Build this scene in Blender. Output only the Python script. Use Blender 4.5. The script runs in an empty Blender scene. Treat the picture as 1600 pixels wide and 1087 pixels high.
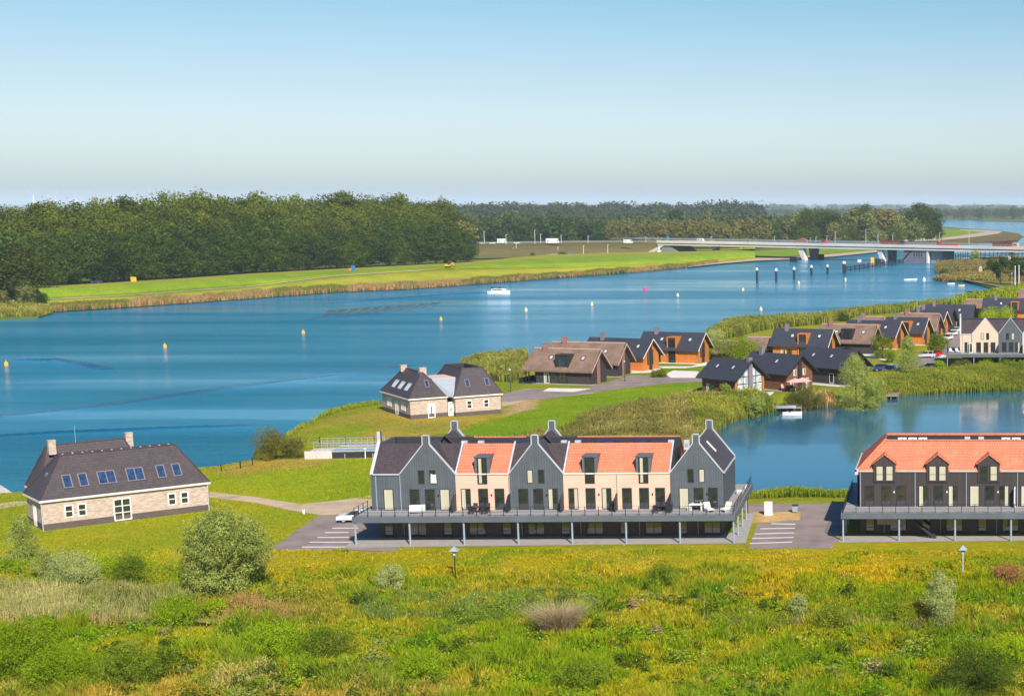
import bpy, math, random
import numpy as np
from mathutils import Vector
R = math.radians
# ---------------------------------------------------------------- camera, sky, sun, exposure
F, PX, PY, HY, H = 2500., 1500., 700., 318., 39.
TH = math.atan((PY - HY) / F); ST, CT = math.sin(TH), math.cos(TH)
scene = bpy.context.scene
cd = bpy.data.cameras.new('camera'); cam = bpy.data.objects.new('camera', cd)
scene.collection.objects.link(cam); scene.camera = cam
cam.location = (0, 0, H); cam.rotation_euler = (math.pi / 2 - TH, 0, 0)
cd.sensor_width = 36; cd.lens = 36 * F / 1600
cd.shift_x = -(PX - 800) / 1600; cd.shift_y = (PY - 543.5) / 1600
cd.clip_start = 1; cd.clip_end = 90000
SUN_EL, SUN_AZ = 38., 27.        # azimuth measured from behind the camera towards the right
world = bpy.data.worlds.new('World'); scene.world = world; world.use_nodes = True
wt = world.node_tree; wt.nodes.clear()
wo = wt.nodes.new('ShaderNodeOutputWorld'); wb = wt.nodes.new('ShaderNodeBackground')
sky = wt.nodes.new('ShaderNodeTexSky'); sky.sky_type = 'NISHITA'; sky.sun_disc = False
sky.sun_elevation = R(SUN_EL); sky.sun_rotation = R(180 - SUN_AZ)
sky.altitude = 0; sky.air_density = 1.0; sky.dust_density = 1.2; sky.ozone_density = 3.0
hs = wt.nodes.new('ShaderNodeMix'); hs.data_type = 'RGBA'; hs.blend_type = 'MULTIPLY'; hs.inputs[0].default_value = 1
tcw = wt.nodes.new('ShaderNodeTexCoord'); sxw = wt.nodes.new('ShaderNodeSeparateXYZ'); crw = wt.nodes.new('ShaderNodeValToRGB')
wt.links.new(tcw.outputs['Generated'], sxw.inputs[0]); wt.links.new(sxw.outputs[2], crw.inputs[0])
for k_, (p_, c_) in enumerate([(0, (.84, .90, 1.0)), (.025, (.80, .85, .97)), (.07, (.655, .675, .735)), (.13, (.435, .59, .605)), (.32, (.20, .40, .60)), (1, (.14, .33, .60))]):
    e_ = crw.color_ramp.elements.new(p_) if k_ > 1 else crw.color_ramp.elements[k_]
    e_.position = p_; e_.color = (*c_, 1)
wt.links.new(sky.outputs[0], hs.inputs[6]); wt.links.new(crw.outputs[0], hs.inputs[7]); wt.links.new(hs.outputs[2], wb.inputs[0])
wb.inputs[1].default_value = 0.145
wt.links.new(wb.outputs[0], wo.inputs[0])
sl = bpy.data.lights.new('sun', 'SUN'); sun = bpy.data.objects.new('sun', sl); scene.collection.objects.link(sun)
sl.energy = 5.0; sl.angle = R(0.5); sl.color = (1, 0.915, 0.79)
tosun = Vector((math.sin(R(SUN_AZ)) * math.cos(R(SUN_EL)), -math.cos(R(SUN_AZ)) * math.cos(R(SUN_EL)), math.sin(R(SUN_EL))))
sun.rotation_euler = tosun.to_track_quat('Z', 'Y').to_euler()
scene.view_settings.view_transform = 'Standard'; scene.view_settings.look = 'None'
scene.view_settings.exposure = 0.38; scene.view_settings.gamma = 1
scene.cycles.max_bounces = 6; scene.cycles.diffuse_bounces = 2; scene.cycles.glossy_bounces = 3
scene.cycles.transmission_bounces = 3; scene.cycles.volume_bounces = 0; scene.cycles.transparent_max_bounces = 6
C = scene.collection

# ---------------------------------------------------------------- pixel (1600 x 1087) -> world
def ray(px, py):
    X = (px - PX) / F; Y = -(py - PY) / F
    return X, CT + Y * ST, -ST + Y * CT
def at(px, py, z=0.):
    x, y, w = ray(px, py); t = (z - H) / w
    return x * t, y * t
def atd(px, py, D):
    x, y, w = ray(px, py); t = D / y
    return x * t, D, H + w * t
def P3(px, py, z=1.5):
    a = at(px, py, z); return (a[0], a[1], z)
def locp(px, py, o, rot, yl):
    x, y, w = ray(px, py); c, s = math.cos(rot), math.sin(rot)
    t = (yl + (-o[0] * s + o[1] * c)) / (-x * s + y * c)
    X, Y = x * t, y * t
    return (X - o[0]) * c + (Y - o[1]) * s, H + w * t

# ---------------------------------------------------------------- materials
def mat(name, rough=.8, spec=.3):
    m = bpy.data.materials.new(name); m.use_nodes = True
    b = m.node_tree.nodes['Principled BSDF']
    b.inputs['Roughness'].default_value = rough; b.inputs['Specular IOR Level'].default_value = spec
    return m, m.node_tree, b
def N(nt, t, **kw):
    n = nt.nodes.new('ShaderNode' + t)
    for k, v in kw.items(): setattr(n, k, v)
    return n
def noise(nt, co, scale, detail=4, rough=.6):
    n = N(nt, 'TexNoise'); n.inputs['Scale'].default_value = scale; n.inputs['Detail'].default_value = detail
    n.inputs['Roughness'].default_value = rough
    nt.links.new(co, n.inputs['Vector']); return n.outputs[0]
def ramp(nt, fac, stops):
    r = N(nt, 'ValToRGB'); e = r.color_ramp.elements
    while len(e) < len(stops): e.new(.5)
    for i, (p, c) in enumerate(stops):
        e[i].position = p; e[i].color = (*c, 1) if len(c) == 3 else c
    nt.links.new(fac, r.inputs[0]); return r.outputs[0]
def mixc(nt, a, b, fac, mode='MIX'):
    m = N(nt, 'Mix', data_type='RGBA', blend_type=mode)
    for v, i in ((fac, 0), (a, 6), (b, 7)):
        if isinstance(v, (int, float)): m.inputs[i].default_value = v
        elif isinstance(v, tuple): m.inputs[i].default_value = (*v, 1)
        else: nt.links.new(v, m.inputs[i])
    return m.outputs[2]
def bump(nt, b, h, strength, dist):
    n = N(nt, 'Bump'); n.inputs['Strength'].default_value = strength; n.inputs['Distance'].default_value = dist
    nt.links.new(h, n.inputs['Height']); nt.links.new(n.outputs[0], b.inputs['Normal'])
def math_(nt, op, a, b=0.):
    m = N(nt, 'Math', operation=op)
    for i, v in enumerate((a, b)):
        if isinstance(v, (int, float)): m.inputs[i].default_value = v
        else: nt.links.new(v, m.inputs[i])
    return m.outputs[0]
def plain(name, col, rough=.7, var=.12, scale=.8, spec=.3, metal=0):
    m, nt, b = mat(name, rough, spec); b.inputs['Metallic'].default_value = metal
    co = N(nt, 'TexCoord').outputs['Object']
    n = noise(nt, co, scale, 5)
    lo = tuple(c * (1 - var) for c in col); hi = tuple(min(1, c * (1 + var)) for c in col)
    nt.links.new(ramp(nt, n, [(.3, lo), (.7, hi)]), b.inputs['Base Color'])
    return m
def pattern(name, c1, c2, mortar, bw, rh, mw, rough=.75, var=.2, spec=.3, bmp=.3, off=.5, nscale=.6):
    m, nt, b = mat(name, rough, spec)
    uv = N(nt, 'UVMap').outputs[0]
    t = N(nt, 'TexBrick'); t.offset = off; t.inputs['Scale'].default_value = 1
    t.inputs['Color1'].default_value = (*c1, 1); t.inputs['Color2'].default_value = (*c2, 1)
    t.inputs['Mortar'].default_value = (*mortar, 1); t.inputs['Mortar Size'].default_value = mw
    t.inputs['Brick Width'].default_value = bw; t.inputs['Row Height'].default_value = rh
    t.inputs['Mortar Smooth'].default_value = .3
    nt.links.new(uv, t.inputs['Vector'])
    n = noise(nt, uv, nscale, 6, .7)
    v = ramp(nt, n, [(.25, (1 - var,) * 3), (.75, (1 + var * .6,) * 3)])
    nt.links.new(mixc(nt, t.outputs[0], v, 1., 'MULTIPLY'), b.inputs['Base Color'])
    if bmp: bump(nt, b, t.outputs[1], -bmp, .03)
    return m
M = {}
M['slate'] = pattern('dark_roof_tiles', (.064, .048, .052), (.086, .066, .071), (.026, .021, .024), .30, .36, .02, .55, .2, .35, .7)
M['anthra'] = pattern('anthracite_roof_tiles', (.040, .043, .057), (.052, .055, .071), (.022, .024, .032), .30, .36, .015, .55, .15, .35, .5)
M['orange'] = pattern('orange_roof_tiles', (.62, .20, .105), (.74, .25, .135), (.34, .11, .06), .30, .42, .03, .6, .22, .3, .8)
M['brick'] = pattern('pale_brick', (.60, .47, .38), (.40, .29, .23), (.55, .47, .40), .42, .10, .012, .85, .22, .2, .2, nscale=1.6)
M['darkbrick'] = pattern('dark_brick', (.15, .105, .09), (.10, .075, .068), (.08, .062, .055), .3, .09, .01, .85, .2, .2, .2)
M['redbrick'] = pattern('red_brick', (.36, .16, .12), (.28, .12, .09), (.3, .2, .17), .25, .08, .012, .85, .2, .2, .2)
M['plinth'] = pattern('plinth_brick', (.15, .11, .10), (.11, .085, .08), (.1, .08, .07), .3, .09, .01, .85, .2, .2, .2)
M['siding'] = pattern('grey_board_cladding', (.092, .108, .124), (.104, .120, .136), (.05, .06, .07), .28, 60, .02, .7, .2, .3, .5, 0)
M['blackboard'] = pattern('black_brown_cladding', (.052, .042, .043), (.060, .049, .050), (.026, .021, .021), .28, 60, .02, .7, .12, .3, .5, 0)
M['peach'] = pattern('cream_plank_cladding', (.76, .47, .35), (.80, .50, .37), (.60, .36, .26), 60, .30, .016, .7, .12, .3, .4, 0)
M['sand'] = pattern('sand_plank_cladding', (.62, .47, .35), (.66, .50, .37), (.5, .38, .28), 60, .30, .012, .7, .06, .3, .3, 0)
M['larch'] = pattern('orange_larch_boards', (.62, .21, .045), (.52, .17, .035), (.30, .10, .02), .22, 60, .012, .6, .2, .3, .3, 0)
M['timber'] = pattern('brown_boards', (.20, .085, .04), (.16, .07, .032), (.08, .035, .02), 60, .2, .01, .7, .2, .3, .3, 0)
M['deck'] = pattern('grey_deck_boards', (.30, .29, .29), (.36, .35, .35), (.2, .19, .19), 3.2, .16, .008, .8, .15, .2, .2)
M['jetty'] = pattern('weathered_jetty_boards', (.33, .25, .21), (.27, .20, .17), (.12, .09, .08), .2, 5, .01, .8, .2, .2, .2)
M['fascia'] = plain('grey_fascia', (.105, .125, .145), .5)
M['steel'] = plain('galvanised_steel', (.30, .35, .40), .45)
M['rail'] = plain('black_railing', (.02, .02, .024), .5)
M['coping'] = plain('light_grey_coping', (.48, .49, .52), .5)
M['white'] = plain('white_paint', (.80, .79, .77), .5, .04)
M['cream'] = plain('cream_trim', (.78, .70, .60), .6, .05)
M['concrete'] = plain('pale_concrete', (.56, .52, .47), .85, .12, .3)
M['bridgec'] = plain('bridge_concrete', (.68, .635, .59), .8, .10, .05)
M['bridged'] = plain('bridge_shade_grey', (.27, .27, .30), .8, .12, .05)  # darker copy of the bridge concrete: shade painted into deck side, rear piers, abutment
M['violet'] = plain('purple_grey_tiles', (.20, .17, .21), .7, .1, .1)
M['paving'] = pattern('light_grey_paving', (.40, .37, .35), (.34, .32, .30), (.27, .25, .23), .6, .3, .01, .85, .12, .2, .1)
M['patio'] = plain('white_patio_slabs', (.72, .66, .60), .85, .08, .5)
M['black'] = plain('black_plastic', (.015, .015, .018), .4)
M['dark'] = plain('dark_grey_frame', (.030, .032, .037), .5)
M['tyre'] = plain('tyre_rubber', (.02, .02, .02), .8)
M['post'] = plain('tarred_pile', (.022, .030, .040), .7)
M['well'] = plain('roof_felt', (.035, .036, .045), .9)
M['gravelroof'] = plain('pale_roof_gravel', (.62, .47, .38), .9, .12, 3)
M['zinc'] = plain('zinc_sheet', (.45, .50, .54), .35, .1, 1, .5, .3)
M['curtain'] = pattern('cream_curtain', (.50, .46, .34), (.58, .54, .40), (.36, .33, .24), .12, 60, .01, .9, .1, .1, .3, 0)
M['teal'] = plain('teal_sheet', (.05, .16, .19), .8)
M['pink'] = plain('pink_canvas', (.78, .38, .36), .8)
M['red'] = plain('red_paint', (.55, .035, .03), .35)
M['rust'] = plain('rusty_red_paint', (.20, .055, .04), .7)
M['orangep'] = plain('orange_paint', (.75, .20, .03), .5)
M['yellow'] = plain('yellow_paint', (.85, .42, .03), .45)
M['yelloww'] = plain('faded_yellow_paint', (.85, .62, .30), .5)
M['magenta'] = plain('pink_paint', (.75, .06, .20), .5)
M['blue'] = plain('blue_sign', (.03, .16, .45), .5)
M['gold'] = plain('golden_trim', (.65, .45, .20), .5)
M['thatchcap'] = plain('ridge_mortar', (.42, .30, .25), .9)
def glassm(name, col, rough=.08, spec=.8):
    m, nt, b = mat(name, rough, spec); co = N(nt, 'TexCoord').outputs['Object']
    n = noise(nt, co, 1.3, 2)
    nt.links.new(ramp(nt, n, [(.35, tuple(c * .6 for c in col)), (.65, tuple(c * 1.5 for c in col))]), b.inputs['Base Color'])
    b.inputs['IOR'].default_value = 1.9
    return m
M['glass'] = glassm('dark_window_glass', (.022, .026, .026))
M['bluglass'] = glassm('blue_window_glass', (.024, .048, .105), .12)
M['skyglass'] = glassm('bright_roof_glass', (.50, .55, .55), .2)
M['carglass'] = glassm('car_glass', (.012, .016, .020))
def paint(name, col):
    m, nt, b = mat(name, .3, .5); b.inputs['Base Color'].default_value = (*col, 1); b.inputs['Coat Weight'].default_value = .6
    return m
for k, c in dict(pw=(.75, .75, .76), psil=(.50, .53, .56), pred=(.42, .02, .03), pdark=(.025, .03, .045), pblue=(.22, .27, .33), pnavy=(.03, .05, .12)).items():
    M[k] = paint('car_paint_' + dict(pw='white', psil='silver', pred='red', pdark='dark', pblue='bluegrey', pnavy='navy')[k], c)
def thatch():
    m, nt, b = mat('thatch', .95, .1); uv = N(nt, 'UVMap').outputs[0]
    mp = N(nt, 'Mapping'); mp.inputs['Scale'].default_value = (6, .7, 1); nt.links.new(uv, mp.inputs[0])
    n = noise(nt, mp.outputs[0], 1.4, 6, .7); n2 = noise(nt, uv, .35, 4)
    c = ramp(nt, n, [(.3, (.155, .105, .080)), (.7, (.27, .19, .150))])
    c2 = ramp(nt, n2, [(.35, (.75, .72, .7)), (.7, (1.25, 1.15, 1.1))])
    nt.links.new(mixc(nt, c, c2, 1., 'MULTIPLY'), b.inputs['Base Color']); bump(nt, b, n, .6, .08)
    return m
M['thatch'] = thatch()
def leafm(name, lo, hi, trans=.32, obj=.25):
    """foliage: colour varies per leaf clump (attribute tint) and per plant"""
    m, nt, b = mat(name, .8, .04)
    a = N(nt, 'Attribute', attribute_name='tint').outputs['Fac']
    oi = N(nt, 'ObjectInfo').outputs['Random']
    c = ramp(nt, a, [(0, lo), (1, hi)])
    v = ramp(nt, oi, [(0, (1 - obj, 1 - obj, 1 - obj * .8)), (.5, (1, 1, 1)), (1, (1 + obj * 1.3, 1 + obj * .75, 1 - obj * .4))])
    c = mixc(nt, c, v, 1., 'MULTIPLY')
    nt.links.new(c, b.inputs['Base Color'])
    tr = N(nt, 'BsdfTranslucent'); nt.links.new(c, tr.inputs[0])
    ms = N(nt, 'MixShader'); ms.inputs[0].default_value = trans
    nt.links.new(b.outputs[0], ms.inputs[1]); nt.links.new(tr.outputs[0], ms.inputs[2])
    nt.links.new(ms.outputs[0], nt.nodes['Material Output'].inputs[0])
    return m
L = {}
L['dark'] = leafm('dark_green_leaves', (.022, .052, .009), (.105, .17, .026), obj=.38)
L['mid'] = leafm('mid_green_leaves', (.08, .125, .008), (.34, .43, .030))
L['bright'] = leafm('fresh_green_leaves', (.15, .24, .004), (.44, .60, .018))
L['willow'] = leafm('silver_green_willow_leaves', (.17, .22, .04), (.54, .60, .14), obj=.12)
L['pale'] = leafm('pale_grey_green_leaves', (.24, .29, .08), (.58, .63, .23), obj=.1)
L['poplar'] = leafm('poplar_leaves', (.050, .078, .010), (.20, .255, .035), obj=.36)
L['sage'] = leafm('sage_green_leaves', (.095, .12, .035), (.30, .33, .10), obj=.15)
L['tan'] = leafm('yellowing_poplar_leaves', (.12, .125, .03), (.29, .27, .08), obj=.15)
L['far'] = leafm('distant_wood_leaves', (.025, .045, .020), (.09, .12, .045), .1, .2)
L['olive'] = leafm('olive_bush_leaves', (.09, .095, .022), (.25, .24, .055), obj=.15)
L['twig'] = leafm('dry_beige_stems', (.28, .19, .12), (.52, .38, .26), .1, 0)
L['russet'] = leafm('reddish_seed_heads', (.22, .09, .04), (.42, .22, .09), .1, .1)
M['bark'] = plain('bark', (.10, .075, .055), .95, .3, 3)

# colour attribute driven grass / blades: colour lives in the attribute 'col'
def bladem(name, trans=.42):
    m, nt, b = mat(name, .8, .15)
    c = N(nt, 'Attribute', attribute_name='col').outputs['Color']
    nt.links.new(c, b.inputs['Base Color'])
    tr = N(nt, 'BsdfTranslucent'); nt.links.new(c, tr.inputs[0])
    ms = N(nt, 'MixShader'); ms.inputs[0].default_value = trans
    nt.links.new(b.outputs[0], ms.inputs[1]); nt.links.new(tr.outputs[0], ms.inputs[2])
    nt.links.new(ms.outputs[0], nt.nodes['Material Output'].inputs[0])
    return m
M['blade'] = bladem('meadow_blades')
M['reed'] = bladem('reed_blades', .25)
def groundm():
    m, nt, b = mat('ground_cover', .95, .1)
    c = N(nt, 'Attribute', attribute_name='col').outputs['Color']; co = N(nt, 'NewGeometry').outputs['Position']
    n1 = noise(nt, co, .9, 8, .75); n2 = noise(nt, co, .07, 5, .6)
    v1 = ramp(nt, n1, [(.28, (.62, .70, .55)), (.55, (1, 1, 1)), (.78, (1.45, 1.25, 1.2))])
    v2 = ramp(nt, n2, [(.30, (.80, .92, .8)), (.50, (1, 1, 1)), (.72, (1.35, 1.12, 1.05))])
    nt.links.new(mixc(nt, mixc(nt, c, v1, 1., 'MULTIPLY'), v2, 1., 'MULTIPLY'), b.inputs['Base Color'])
    bump(nt, b, n1, .8, .25)
    return m
M['ground'] = groundm()
def asphalt(name, col):
    m, nt, b = mat(name, .9, .2); co = N(nt, 'NewGeometry').outputs['Position']
    n1 = noise(nt, co, 9, 6, .7); n2 = noise(nt, co, .35, 5)
    v1 = ramp(nt, n1, [(.3, tuple(c * .85 for c in col)), (.7, tuple(c * 1.15 for c in col))])
    v2 = ramp(nt, n2, [(.3, (.74, .73, .73)), (.5, (1, 1, 1)), (.7, (1.2, 1.15, 1.1))])
    nt.links.new(mixc(nt, v1, v2, 1., 'MULTIPLY'), b.inputs['Base Color']); return m
M['asphalt'] = asphalt('worn_asphalt', (.27, .215, .195))
M['sandp'] = asphalt('sandy_path', (.50, .38, .26))
M['pathp'] = asphalt('pale_path', (.55, .50, .38))
def waterm(name, base, bscale, bstr, calm=False, rough=.16, spec=.22):
    m, nt, b = mat(name, rough, spec)
    b.inputs['IOR'].default_value = 1.33
    co = N(nt, 'NewGeometry').outputs['Position']
    def mapped(sx, sy, rot):
        mp = N(nt, 'Mapping'); mp.inputs['Scale'].default_value = (sx, sy, 1); mp.inputs['Rotation'].default_value = (0, 0, rot)
        nt.links.new(co, mp.inputs[0]); return mp.outputs[0]
    sp_ = spec
    w = noise(nt, mapped(.8, 1.6, .25), bscale, 6, .65)
    streak = noise(nt, mapped(.0035, .028, .12), 1., 4, .55)      # wind lanes: ruffled and smooth bands
    patch = noise(nt, mapped(.006, .012, .4), 1., 3, .5)
    s = math_(nt, 'ADD', math_(nt, 'MULTIPLY', streak, .65), math_(nt, 'MULTIPLY', patch, .35))
    st = ramp(nt, s, [(.40, (1, 1, 1)), (.58, (.08, .08, .08))])
    nt.links.new(ramp(nt, s, [(.40, tuple(c * .72 for c in base)), (.60, tuple(c * 1.18 + .012 for c in base))]), b.inputs['Base Color'])  # brighter sky reflection of smooth lanes is partly put into the base colour
    if not calm: nt.links.new(ramp(nt, s, [(.40, (sp_ * .7,) * 3), (.58, (.6,) * 3)]), b.inputs['Specular IOR Level'])
    if not calm: nt.links.new(ramp(nt, s, [(.40, (.2,) * 3), (.58, (.08,) * 3)]), b.inputs['Roughness'])
    n = N(nt, 'Bump'); n.inputs['Distance'].default_value = bstr
    nt.links.new(st if not calm else math_(nt, 'MULTIPLY', st, .35), n.inputs['Strength']); nt.links.new(w, n.inputs['Height'])
    nt.links.new(n.outputs[0], b.inputs['Normal'])
    return m
M['water'] = waterm('lake_water', (.0, .215, .36), .55, 1.2, spec=.13)
M['poolw'] = plain('peaty_water', (.022, .022, .010), .12, .3, .6, .4)
M['pond'] = waterm('sheltered_water', (.0, .105, .18), 1.2, .10, True, .05, .5)

# ---------------------------------------------------------------- object helpers
def tag(o, label=None, cat=None, group=None, kind=None):
    if label: o['label'] = label
    if cat: o['category'] = cat
    if group: o['group'] = group
    if kind: o['kind'] = kind
    return o
def link(name, me, parent=None, loc=(0, 0, 0), rot=(0, 0, 0)):
    o = bpy.data.objects.new(name, me); C.objects.link(o); o.location = loc; o.rotation_euler = rot
    if parent is not None: o.parent = parent
    return o
def thing(name, label, cat, loc, rz=0, group=None):
    return tag(link(name, None, None, loc, (0, 0, rz)), label, cat, group)
class MB:
    def __init__(s): s.v = []; s.f = []; s.m = []
    def face(s, pts, m=0):
        i = len(s.v); s.v += [tuple(p) for p in pts]; s.f.append(tuple(range(i, i + len(pts)))); s.m.append(m); return s
    def box(s, x0, y0, z0, x1, y1, z1, m=0):
        a = [(x0, y0, z0), (x1, y0, z0), (x1, y1, z0), (x0, y1, z0), (x0, y0, z1), (x1, y0, z1), (x1, y1, z1), (x0, y1, z1)]
        for q in ((0, 3, 2, 1), (4, 5, 6, 7), (0, 1, 5, 4), (1, 2, 6, 5), (2, 3, 7, 6), (3, 0, 4, 7)): s.face([a[k] for k in q], m)
        return s
    def ext(s, poly, d, m=0):
        """prism from a 3-D polygon moved by vector d"""
        q = [tuple(p[k] + d[k] for k in range(3)) for p in poly]; n = len(poly)
        s.face(poly[::-1], m); s.face(q, m)
        for i in range(n): j = (i + 1) % n; s.face([poly[i], poly[j], q[j], q[i]], m)
        return s
    def tube(s, a, b, r0, r1=None, n=6, m=0):
        r1 = r0 if r1 is None else r1
        a = Vector(a); b = Vector(b); d = (b - a).normalized()
        u = d.orthogonal().normalized(); w = d.cross(u)
        A = [a + (u * math.cos(t) + w * math.sin(t)) * r0 for t in (2 * math.pi * k / n for k in range(n))]
        B = [b + (u * math.cos(t) + w * math.sin(t)) * r1 for t in (2 * math.pi * k / n for k in range(n))]
        for i in range(n): j = (i + 1) % n; s.face([A[i], A[j], B[j], B[i]], m)
        s.face(A[::-1], m)
        if r1 > 1e-4: s.face(B, m)
        return s
    def ball(s, c, rx, ry, rz, m=0, n=8, k=5):
        def p(i, j):
            t = math.pi * j / k; f = 2 * math.pi * i / n
            return (c[0] + rx * math.sin(t) * math.cos(f), c[1] + ry * math.sin(t) * math.sin(f), c[2] + rz * math.cos(t))
        for j in range(k):
            for i in range(n):
                q = [p(i, j + 1), p(i + 1, j + 1), p(i + 1, j), p(i, j)]
                if j == 0: q = q[:3]
                elif j == k - 1: q = [q[0], q[2], q[3]]
                s.face(q, m)
        return s
    def mesh(s, name, mats):
        me = bpy.data.meshes.new(name); me.from_pydata(s.v, [], s.f)
        for k in mats: me.materials.append(M[k] if isinstance(k, str) else k)
        me.polygons.foreach_set('material_index', s.m)
        uv = me.uv_layers.new(name='UVMap').data; buf = []
        for f in s.f:
            p = [s.v[i] for i in f]; n = [0, 0, 0]
            for i in range(len(p)):
                a, b = p[i], p[(i + 1) % len(p)]
                n[0] += (a[1] - b[1]) * (a[2] + b[2]); n[1] += (a[2] - b[2]) * (a[0] + b[0]); n[2] += (a[0] - b[0]) * (a[1] + b[1])
            h = math.hypot(n[0], n[1]); l = math.hypot(h, n[2]) or 1
            if h < 1e-3 * l: u = (1, 0, 0); w = (0, 1, 0)
            else:
                u = (-n[1] / h, n[0] / h, 0); nn = [c / l for c in n]
                w = (nn[1] * u[2] - nn[2] * u[1], nn[2] * u[0] - nn[0] * u[2], nn[0] * u[1] - nn[1] * u[0])
            for q in p: buf += [q[0] * u[0] + q[1] * u[1] + q[2] * u[2], q[0] * w[0] + q[1] * w[1] + q[2] * w[2]]
        uv.foreach_set('uv', buf)
        me.update(); return me
    def build(s, name, mats, parent=None, loc=(0, 0, 0), rot=(0, 0, 0)):
        if isinstance(mats, str): mats = [mats]
        return link(name, s.mesh(name, mats), parent, loc, rot)
def npmesh(name, V, Fa, matl, face_attr=None, corner_col=None):
    """V (n,3), Fa (m,k) numpy -> mesh; face_attr: float per face 'tint'; corner_col: rgb per face 'col'"""
    me = bpy.data.meshes.new(name); m, k = Fa.shape
    me.vertices.add(len(V)); me.vertices.foreach_set('co', V.astype(np.float32).ravel())
    me.loops.add(m * k); me.loops.foreach_set('vertex_index', Fa.astype(np.int32).ravel())
    me.polygons.add(m); me.polygons.foreach_set('loop_start', np.arange(0, m * k, k, dtype=np.int32))
    me.polygons.foreach_set('loop_total', np.full(m, k, dtype=np.int32))
    if face_attr is not None:
        a = me.attributes.new('tint', 'FLOAT', 'FACE'); a.data.foreach_set('value', face_attr.astype(np.float32))
    if corner_col is not None:
        dom = 'FACE' if len(corner_col) == m else 'POINT'
        a = me.attributes.new('col', 'FLOAT_COLOR', dom)
        c = np.ones((len(corner_col), 4), np.float32); c[:, :3] = corner_col; a.data.foreach_set('color', c.ravel())
    me.materials.append(matl); me.update(calc_edges=True); return me
rng = np.random.default_rng(7)

# smooth value noise in numpy (world-space variation of ground and plants)
_T = np.random.default_rng(3).random((256, 256))
def vnoise(x, y, s):
    x = np.asarray(x) / s + 500.3; y = np.asarray(y) / s + 500.7
    i = np.floor(x).astype(int); j = np.floor(y).astype(int); fx = x - i; fy = y - j
    fx = fx * fx * (3 - 2 * fx); fy = fy * fy * (3 - 2 * fy)
    g = lambda a, b: _T[a % 256, b % 256]
    return (g(i, j) * (1 - fx) + g(i + 1, j) * fx) * (1 - fy) + (g(i, j + 1) * (1 - fx) + g(i + 1, j + 1) * fx) * fy
def fbm(x, y, s): return .5 * vnoise(x, y, s) + .3 * vnoise(x, y, s * .47) + .2 * vnoise(x, y, s * .21)
def inpoly(X, Y, poly):
    ins = np.zeros(X.shape, bool); n = len(poly)
    for i in range(n):
        x1, y1 = poly[i]; x2, y2 = poly[(i + 1) % n]
        if y1 == y2: continue
        c = ((y1 > Y) != (y2 > Y)) & (X < (x2 - x1) * (Y - y1) / (y2 - y1) + x1); ins ^= c
    return ins
def dpoly(X, Y, poly, closed=True):
    d = np.full(X.shape, 1e9); n = len(poly)
    for i in range(n if closed else n - 1):
        x1, y1 = poly[i]; x2, y2 = poly[(i + 1) % n]; dx, dy = x2 - x1, y2 - y1; l = dx * dx + dy * dy + 1e-9
        t = np.clip(((X - x1) * dx + (Y - y1) * dy) / l, 0, 1)
        d = np.minimum(d, np.hypot(X - x1 - t * dx, Y - y1 - t * dy))
    return d
def sdist(X, Y, poly): d = dpoly(X, Y, poly); return np.where(inpoly(X, Y, poly), d, -d)
def wpoly(pix, z=0.): return [at(a, b, z) for a, b in pix]
# ---------------------------------------------------------------- land and water
PEN = [(-300, 792), (-40, 779), (0, 778.5), (25, 777.5), (48, 773), (100, 750), (200, 741), (325, 737), (392, 725), (398, 703), (430, 690),
       (490, 655), (530, 645), (590, 637), (640, 615), (700, 597), (722, 592), (724, 572), (770, 571), (850, 556), (920, 541), (1010, 534), (1100, 530),
       (1118, 518), (1135, 513), (1200, 510), (1280, 505), (1330, 495), (1400, 489), (1450, 482), (1480, 480), (1520, 470), (1560, 464), (1600, 457), (1900, 440)]
NEAR = wpoly(PEN) + [(500, 700), (600, -300), (-700, -300), (-500, 150)]
PONDP = [(1000, 782), (1040, 740), (1092, 705), (1108, 690), (1112, 673), (1140, 657), (1180, 650), (1215, 642), (1255, 634), (1300, 636), (1345, 633), (1390, 619),
         (1480, 614), (1600, 610), (1900, 606), (1900, 781), (1500, 782), (1320, 782), (1240, 780), (1167, 785)]
POND = wpoly(PONDP)
def ditch(X, Y):   # a small dark pool in the meadow
    a, b = at(215, 973, .3), at(345, 983, .3)
    return dpoly(X, Y, [a, b], False)
FLAT = [wpoly([(415, 862), (480, 800), (545, 780), (1180, 775), (1330, 770), (1700, 770), (1700, 850), (415, 862)], 1.5)]
def land_z(X, Y):
    s = sdist(X, Y, NEAR); p = sdist(X, Y, POND)
    d = np.minimum(s, -p)
    z = np.where(d > 0, 1.5 * (1 - np.exp(-np.maximum(d, 0) / 2.2)), d * .5)
    z = np.maximum(z, -2.)
    k = np.clip((172 - Y) / 12, 0, 1) * np.clip((d - 3) / 6, 0, 1)
    z = z + k * ((fbm(X, Y, 16) - .5) * 1.5 - .25)
    z = z - 1.5 * np.exp(-(ditch(X, Y) / 2.2) ** 2)
    m = np.array(at(455, 742, 1.5)); z = z + .6 * np.exp(-(((X - m[0]) / 7) ** 2 + ((Y - m[1]) / 4) ** 2)) * np.clip(d / 5, 0, 1)
    return z, d
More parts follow.
